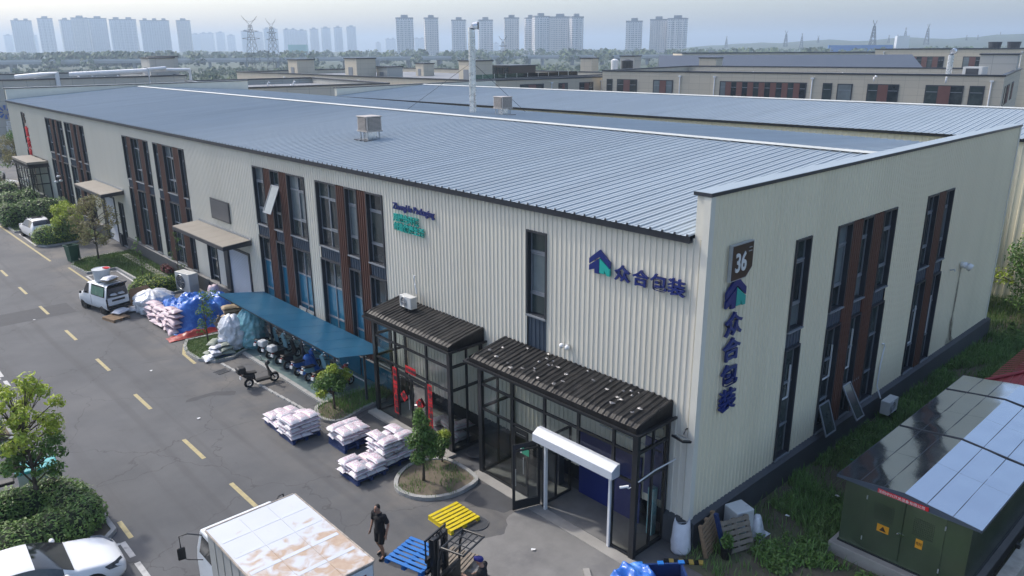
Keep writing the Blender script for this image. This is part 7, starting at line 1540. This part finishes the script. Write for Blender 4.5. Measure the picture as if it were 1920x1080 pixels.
MB().box(-.50, -.50, .97, .50, -.44, 1.06).box(-.50, .44, .97, .50, .50, 1.06).box(-.5, -.44, .97, -.44, .44, 1.06).box(.44, -.44, .97, .5, .44, 1.06).build('rim', 'bin_green', bn); MB().box(.5, -.4, .1, .58, .4, .98).build('hinged_lid', 'bin_green', bn)
lp = thing('lamp_post', 'thin dark lamp post with white camera heads before the far windows', 'lamp post', (-0.72, 64.2, 0.09)); MB().cyl((0, 0, 0), (0, 0, 3.2), .06, .045, 8).build('pole', 'dark_trim', lp)
for k, (x, z) in enumerate(((-.15, 3.25), (.1, 3.7), (.2, 3.3))): MB().ball((x, 0, z), (.18, .12, .10), 8, 6).build('camera_head', 'white_paint', lp, smooth=True)
MB().cyl((0, 0, 3.2), (.1, 0, 3.7), .03, n=6).build('pole', 'dark_trim', lp)
# cargo tricycle behind the hedge
tr = thing('cargo_tricycle', 'cargo tricycle with a cyan box lid parked behind the hedge', 'tricycle', (-13.6, 16.55, 0), R(-8))
MB().box(-.1, -.38, .45, 1.0, .38, .95).build('cargo_box', 'scooter_white', tr, bev=.02); MB().box(-.15, -.42, .955, 1.05, .42, 1.08).build('box_lid', mat('cyan_lid', (0.05, 0.35, 0.36), .35, var=.15, scale=4), tr, bev=.05, seg=3)
for x, y in ((.45, .42), (.45, -.42), (-1.2, 0)): wheel(tr, (x, y, .26), .26, .1)
MB().tube([(-1.2, 0, .3), (-1.0, 0, .8), (-.95, 0, 1.05)], .03).build('fork', 'black_metal', tr); MB().tube([(-.85, .32, 1.08), (-.95, 0, 1.06), (-.85, -.32, 1.08)], .018).build('handlebar', 'black_metal', tr); MB().box(-.65, -.16, .62, -.2, .16, .74).build('seat', 'seat', tr, bev=.04); MB().cbox((-1.02, 0, .95), (.05, .5, .45), 0, 0, -.3).build('wind_shield', 'scooter_cyan', tr, bev=.02); MB().box(-1.0, -.05, .3, .1, .05, .42).build('frame', 'black_metal', tr)

# ---------------------------------------------------------------- transformer cabin, red roof and wall on the right
tc = thing('transformer_cabin', 'long dark green transformer cabin with mirror-bright steel roof', 'transformer cabin', (0, 0, 0))
CX0, CX1, CY0, CY1 = 3.1, 12.5, -6.35, -3.08
MB().box(CX0 - .25, CY0 - .2, 0, CX1 + .2, CY1 + .18, .38).build('concrete_base', 'concrete', tc, bev=.02)
MB().box(CX0, CY0, .40, CX1, CY1, 2.52).build('cabinet', 'green_steel', tc); MB().box(CX0 - .03, CY0 - .03, .385, CX1 + .03, CY1 + .03, .43).build('base_rail', 'black_metal', tc)
MB().add([(CX0 - .02, CY0, 2.52), (CX0 - .02, CY1, 2.52), (CX0 - .02, (CY0 + CY1) / 2, 2.74)], [(0, 1, 2)]).build('gable_panel', 'spandrel', tc)
for (a, b) in ((-4.72, -3.72), (-5.75, -4.74)):
    d = MB().box(CX0 - .03, a, .52, CX0 - .002, b, 2.36).build('door', 'green_steel', tc, bev=.008)
    mb = MB()
    for i in range(12):
        for j in range(9): y = a + .25 + i * .045; z = 1.55 + j * .06; mb.box(CX0 - .034, y, z, CX0 - .0305, y + .022, z + .03)
    o = mb.build('vent_holes', 'black_metal', d); o['kind'] = 'stuff'
    for z in (.8, 2.1): MB().cyl((CX0 - .04, a if a < -5 else b, z - .06), (CX0 - .04, a if a < -5 else b, z + .06), .018, n=6).build('hinge', 'sign_grey', d)
MB().box(CX0 - .06, -4.80, 1.38, CX0 - .032, -4.66, 1.41).build('door_handle', 'chrome', tc); MB().ball((CX0 - .06, -4.64, 1.39), .03, 8, 6).build('padlock', 'chrome', tc)
for (y0, y1, z0, z1, ch) in ((-4.40, -4.08, 1.22, 1.45, ''), (-5.28, -5.10, 1.2, 1.48, '')):
    lb_ = MB().box(CX0 - .036, y0, z0, CX0 - .0315, y1, z1).build('warning_label', 'orange', tc)
    if y1 > -4.5: MB().ext([(CX0 - .037, y0 + .07, z0 + .04), (CX0 - .037, y1 - .07, z0 + .04), (CX0 - .037, (y0 + y1) / 2, z1 - .04)], (-.002, 0, 0)).build('warning_triangle', 'sign_brown', lb_)
    else: text_mesh('warning_text', '\u5371\u9669', .10, .003, 'sign_brown', lb_, (CX0 - .039, y1 - .01, (z0 + z1) / 2 - .03), (0, -1, 0), (0, 0, 1), sx=.8)
sg = MB().box(2.772, -5.36, 2.545, 2.796, -4.06, 2.655).build('name_plate', 'red', tc)
text_mesh('plate_text', '\u6c88\u9633\u4e2d\u5174\u5f00\u5173\u8bbe\u5907\u6709\u9650\u516c\u53f8', .098, .003, 'white_paint', sg, (2.768, -4.08, 2.565), (0, -1, 0), (0, 0, 1), sx=1.02)
RZ0, RZ1, RY = 2.58, 2.79, -4.72
for (y0, z0, nm) in ((-2.92, RZ0, 'l'), (-6.60, RZ0, 'r')):
    xs = [2.82, 5.1, 7.1, 9.1, 11.1, 12.8]
    for i in range(5):
        x0, x1 = xs[i] + .004, xs[i + 1] - .004; ys = [y0, y0 + (RY - y0) * .33, y0 + (RY - y0) * .66, RY]; V = []; F = []; nx = 12; ny = 18
        for a in range(nx):
            for b in range(ny):
                f = b / (ny - 1); x = x0 + (x1 - x0) * a / (nx - 1); y = y0 + (RY - y0) * f
                V.append((x, y, z0 + (RZ1 - z0) * f + 0.022 * nz(x, y, 4, 1.25) * math.sin(math.pi * f)))
        for a in range(nx - 1):
            for b in range(ny - 1): q = a * ny + b; F.append((q, q + ny, q + ny + 1, q + 1) if y0 < RY else (q, q + 1, q + ny + 1, q + ny))
        o = MB().add(V, F).build('roof_sheet', 'steel', tc, smooth=True)
    MB().box(2.80, y0 - .012, RZ0 - .07, 12.82, y0 + .012, RZ0 - .001).build('roof_edge', 'spandrel', tc)
    for f in (.36, .7):
        y = y0 + (RY - y0) * f; z = RZ0 + (RZ1 - RZ0) * f; MB().box(2.84, y - .006, z + .003, 12.78, y + .006, z + .010).build('roof_joint', 'steel_dark', tc)
    for x in (7.1, 11.1): MB().cyl((x, y0, RZ0 + .012), (x, RY, RZ1 + .012), .022, n=6).build('roof_joint', 'steel_dark', tc)
MB().ext([(2.80, -2.92, RZ0), (2.80, RY, RZ1), (2.80, -6.60, RZ0), (2.80, -6.60, RZ0 - .06), (2.80, RY, RZ0 - .06), (2.80, -2.92, RZ0 - .06)], (.02, 0, 0)).build('barge_board', 'spandrel', tc)
rc = thing('red_roof_hut', 'low hut with a ribbed red hipped roof behind the transformer cabin', 'hut', (17.0, -6.0, 0))
MB().box(-2.9, -2.2, 0, 2.9, 2.2, 2.2).build('wall', 'beige_wall', rc)
def hip(x0, x1, y0, y1, zc, ze, side):
    mb = MB(); n = 22
    for i in range(n):
        a, b = i / n, (i + 1) / n
        for (p, q, lift) in ((a, a + .35 / n, .0), (a + .35 / n, b, -.03)):
            if side in 'NS':
                ye = y1 if side == 'N' else y0; A = x0 + (x1 - x0) * p; B = x0 + (x1 - x0) * q; f = lambda x: min(1, min(x - x0, x1 - x) / ((y1 - y0) / 2)); mb.add([(A, ye, ze + lift), (B, ye, ze + lift), (B, ye + (0 - ye) * f(B), ze + (zc - ze) * f(B) + lift), (A, ye + (0 - ye) * f(A), ze + (zc - ze) * f(A) + lift)], [(0, 1, 2, 3)])
            else:
                xe = x0 if side == 'W' else x1; A = y0 + (y1 - y0) * p; B = y0 + (y1 - y0) * q; f = lambda y: 1 - abs(y) / ((y1 - y0) / 2); s = 1 if side == 'W' else -1; w = (y1 - y0) / 2; mb.add([(xe, A, ze + lift), (xe, B, ze + lift), (xe + s * w * f(B), B, ze + (zc - ze) * f(B) + lift), (xe + s * w * f(A), A, ze + (zc - ze) * f(A) + lift)], [(0, 1, 2, 3)])
    return mb
for sd_ in 'NSWE': hip(-3.3, 3.3, -2.6, 2.6, 3.2, 2.25, sd_).build('roof_slope', 'red_roof', rc)
for sx in (-1, 1):
    for sy in (-1, 1): MB().cyl((sx * 3.3, sy * 2.6, 2.28), (sx * .7, 0, 3.24), .06, n=6).build('hip_ridge', 'red_roof', rc)
MB().cyl((-.7, 0, 3.24), (.7, 0, 3.24), .06, n=6).build('ridge', 'red_roof', rc)
fw_ = thing('boundary_wall', 'pale concrete wall coping at the lower right corner', 'wall', (0, 0, 0), 0)
MB().box(1.5, -7.22, 0, 30, -6.98, .92).build('wall', 'fence_conc', fw_)
for k in range(14): MB().box(1.45 + k * 2.05, -7.28, .925, 1.45 + k * 2.05 + 2.035, -6.92, 1.02).build('coping_stone', 'fence_conc', fw_, bev=.015)
MB().box(5.3, -7.0, 1.021, 5.42, -6.9, 1.14).build('cable_clip', 'black_plastic', None, label='small black clip on the concrete wall coping', cat='clip')

# ---------------------------------------------------------------- clutter at the near corner
def upright_bag(label, loc, rz, h=.85, r=.26):
    V = []; F = []; n, k = 24, 14
    for j in range(k + 1):
        f = j / k; rr = r * (1.0 - .30 * f ** 2.2) * (1 if j else .92); ry = rr * (1 - .72 * f ** 1.5)
        for i in range(n):
            a = 2 * math.pi * i / n; q = 1 + .10 * nz(math.cos(a) * 2, math.sin(a) * 2, f * 4 + 3); V.append((rr * q * math.cos(a), ry * q * math.sin(a), h * f * (1 + .24 * (abs(math.cos(a)) ** 4) * f - .06 * f)))
    for j in range(k):
        for i in range(n): F.append((j * n + i, j * n + (i + 1) % n, (j + 1) * n + (i + 1) % n, (j + 1) * n + i))
    F.append(tuple(range(n - 1, -1, -1)))
    return MB().add(V, F).build('white_bag', 'sack_plain', None, loc, rz, label=label, cat='bag', smooth=True)
upright_bag('white woven bag standing by the corner of the larger porch', (-0.22, 0.05, .02), R(-43), .95, .30)
lean_pallet('tan wooden pallet leaning on the gable plinth at the corner', (0.42, -.42, .50), R(12), R(76), 1.0, 1.0, 'wood', 8)
lean_pallet('grey wooden pallet leaning in front of the white box', (1.05, -.95, .46), R(-20), R(66), 1.0, .95, 'wood_grey', 6)
MB().ext([(0, 0, 0), (.12, 0, 0), (.12, .1, 0), (0, .1, 0)], (-.32, .22, 1.35)).build('blue_post', 'pallet_navy', None, (0.62, -.92, .0), R(10), label='faded blue post leaning on the pallets at the corner', cat='post')
MB().box(-.32, -.30, 0, .32, .30, .92).build('foam_box', 'scooter_white', None, (1.75, -.62, .0), R(-18), label='white lidded box standing in the grass by the pallets', cat='box', bev=.03)
drape('bulk_bag', 'crumpled clear bag hanging beside the white box', 'bag', 1.75, 2.45, -1.35, -.75, .72, 'poly_white', 9.3, .12, .7, 22, 2.2)
pt = thing('plant_pot', 'black pot with a small plant between the leaning pallets', 'plant pot', (.45, -1.05, .0)); MB().cyl((0, 0, 0), (0, 0, .32), .13, .17, 14).build('pot', 'black_plastic', pt); leaves([((0, 0, .55), (.2, .2, .25), 1)], 160, .05, .09, 5).build('foliage', 'leaf', pt)
sb = thing('speed_bump', 'black and yellow chevron kerb strip on the dirt by the porch', 'speed bump', (-.62, -.35, .01), R(-48))
for k in range(8): MB().ext([(-.55 + k * .14, -.09, 0), (-.55 + k * .14 + .13, -.09, 0), (-.55 + k * .14 + .13, -.03, .05), (-.55 + k * .14 + .13, .03, .05), (-.55 + k * .14 + .13, .09, 0), (-.55 + k * .14, .09, 0), (-.55 + k * .14, .03, .05), (-.55 + k * .14, -.03, .05)][:2] + [(-.55 + k * .14 + .13, .09, 0), (-.55 + k * .14, .09, 0)], (0, 0, .045)).build('chevron_block', 'gold' if k % 2 else 'black_plastic', sb)
drape('tarpaulin', 'bright blue tarp over goods at the bottom edge by the porch corner', 'tarp', -3.75, -1.95, -1.2, .55, 1.0, 'tarp_blue', 1.2, .24, .55, 44)
cr = thing('blue_crate', 'navy plastic crate rim with pale corner blocks beside the blue tarp', 'crate', (-2.15, -.75, .50), R(-40))
for (a, b, c, d) in ((-.6, -.4, .6, -.34), (-.6, .34, .6, .4), (-.6, -.34, -.54, .34), (.54, -.34, .6, .34)): MB().box(a, b, -.55, c, d, .2).build('side', 'pallet_navy', cr)
for x in (-.57, 0, .57):
    for y in (-.37, .37): MB().box(x - .08, y - .07, .201, x + .08, y + .07, .24).build('corner_block', 'pallet_blue', cr)
MB().cbox((-3.2, .95, .06), (1.0, .18, .05), R(52), 0, .05).build('timber_offcut', 'concrete', None, label='pale flat offcut lying by the blue tarp', cat='board')
random.seed(77)
for k, (x, y) in enumerate(((-3.35, 3.0), (-2.9, 13.2), (-6.9, 24.5), (-9.1, 36.2), (-7.2, 18.2), (5.6, -1.9), (3.4, -1.35), (8.2, -1.2))):
    a = rnd(0, 3); MB().add([(-.07, -.04, 0), (.06, -.05, .012), (.07, .045, .004), (-.05, .05, .02)], [(0, 1, 2, 3)]).build('litter', 'white_paint' if k != 7 else 'green_sign', None, (x, y, .03 if x < 0 else .2), a, label=['scrap of white paper on the apron before the larger porch', 'scrap of paper by the smaller porch door', 'scrap of paper in the road beside the kerb', 'white scrap lying by the dark road patch', 'tiny white scrap in the middle lane', 'white scrap in the grass by the transformer cabin', 'white scrap in the grass near the corner pallets', 'green wrapper on the bare soil under the gable windows'][k], cat='litter')
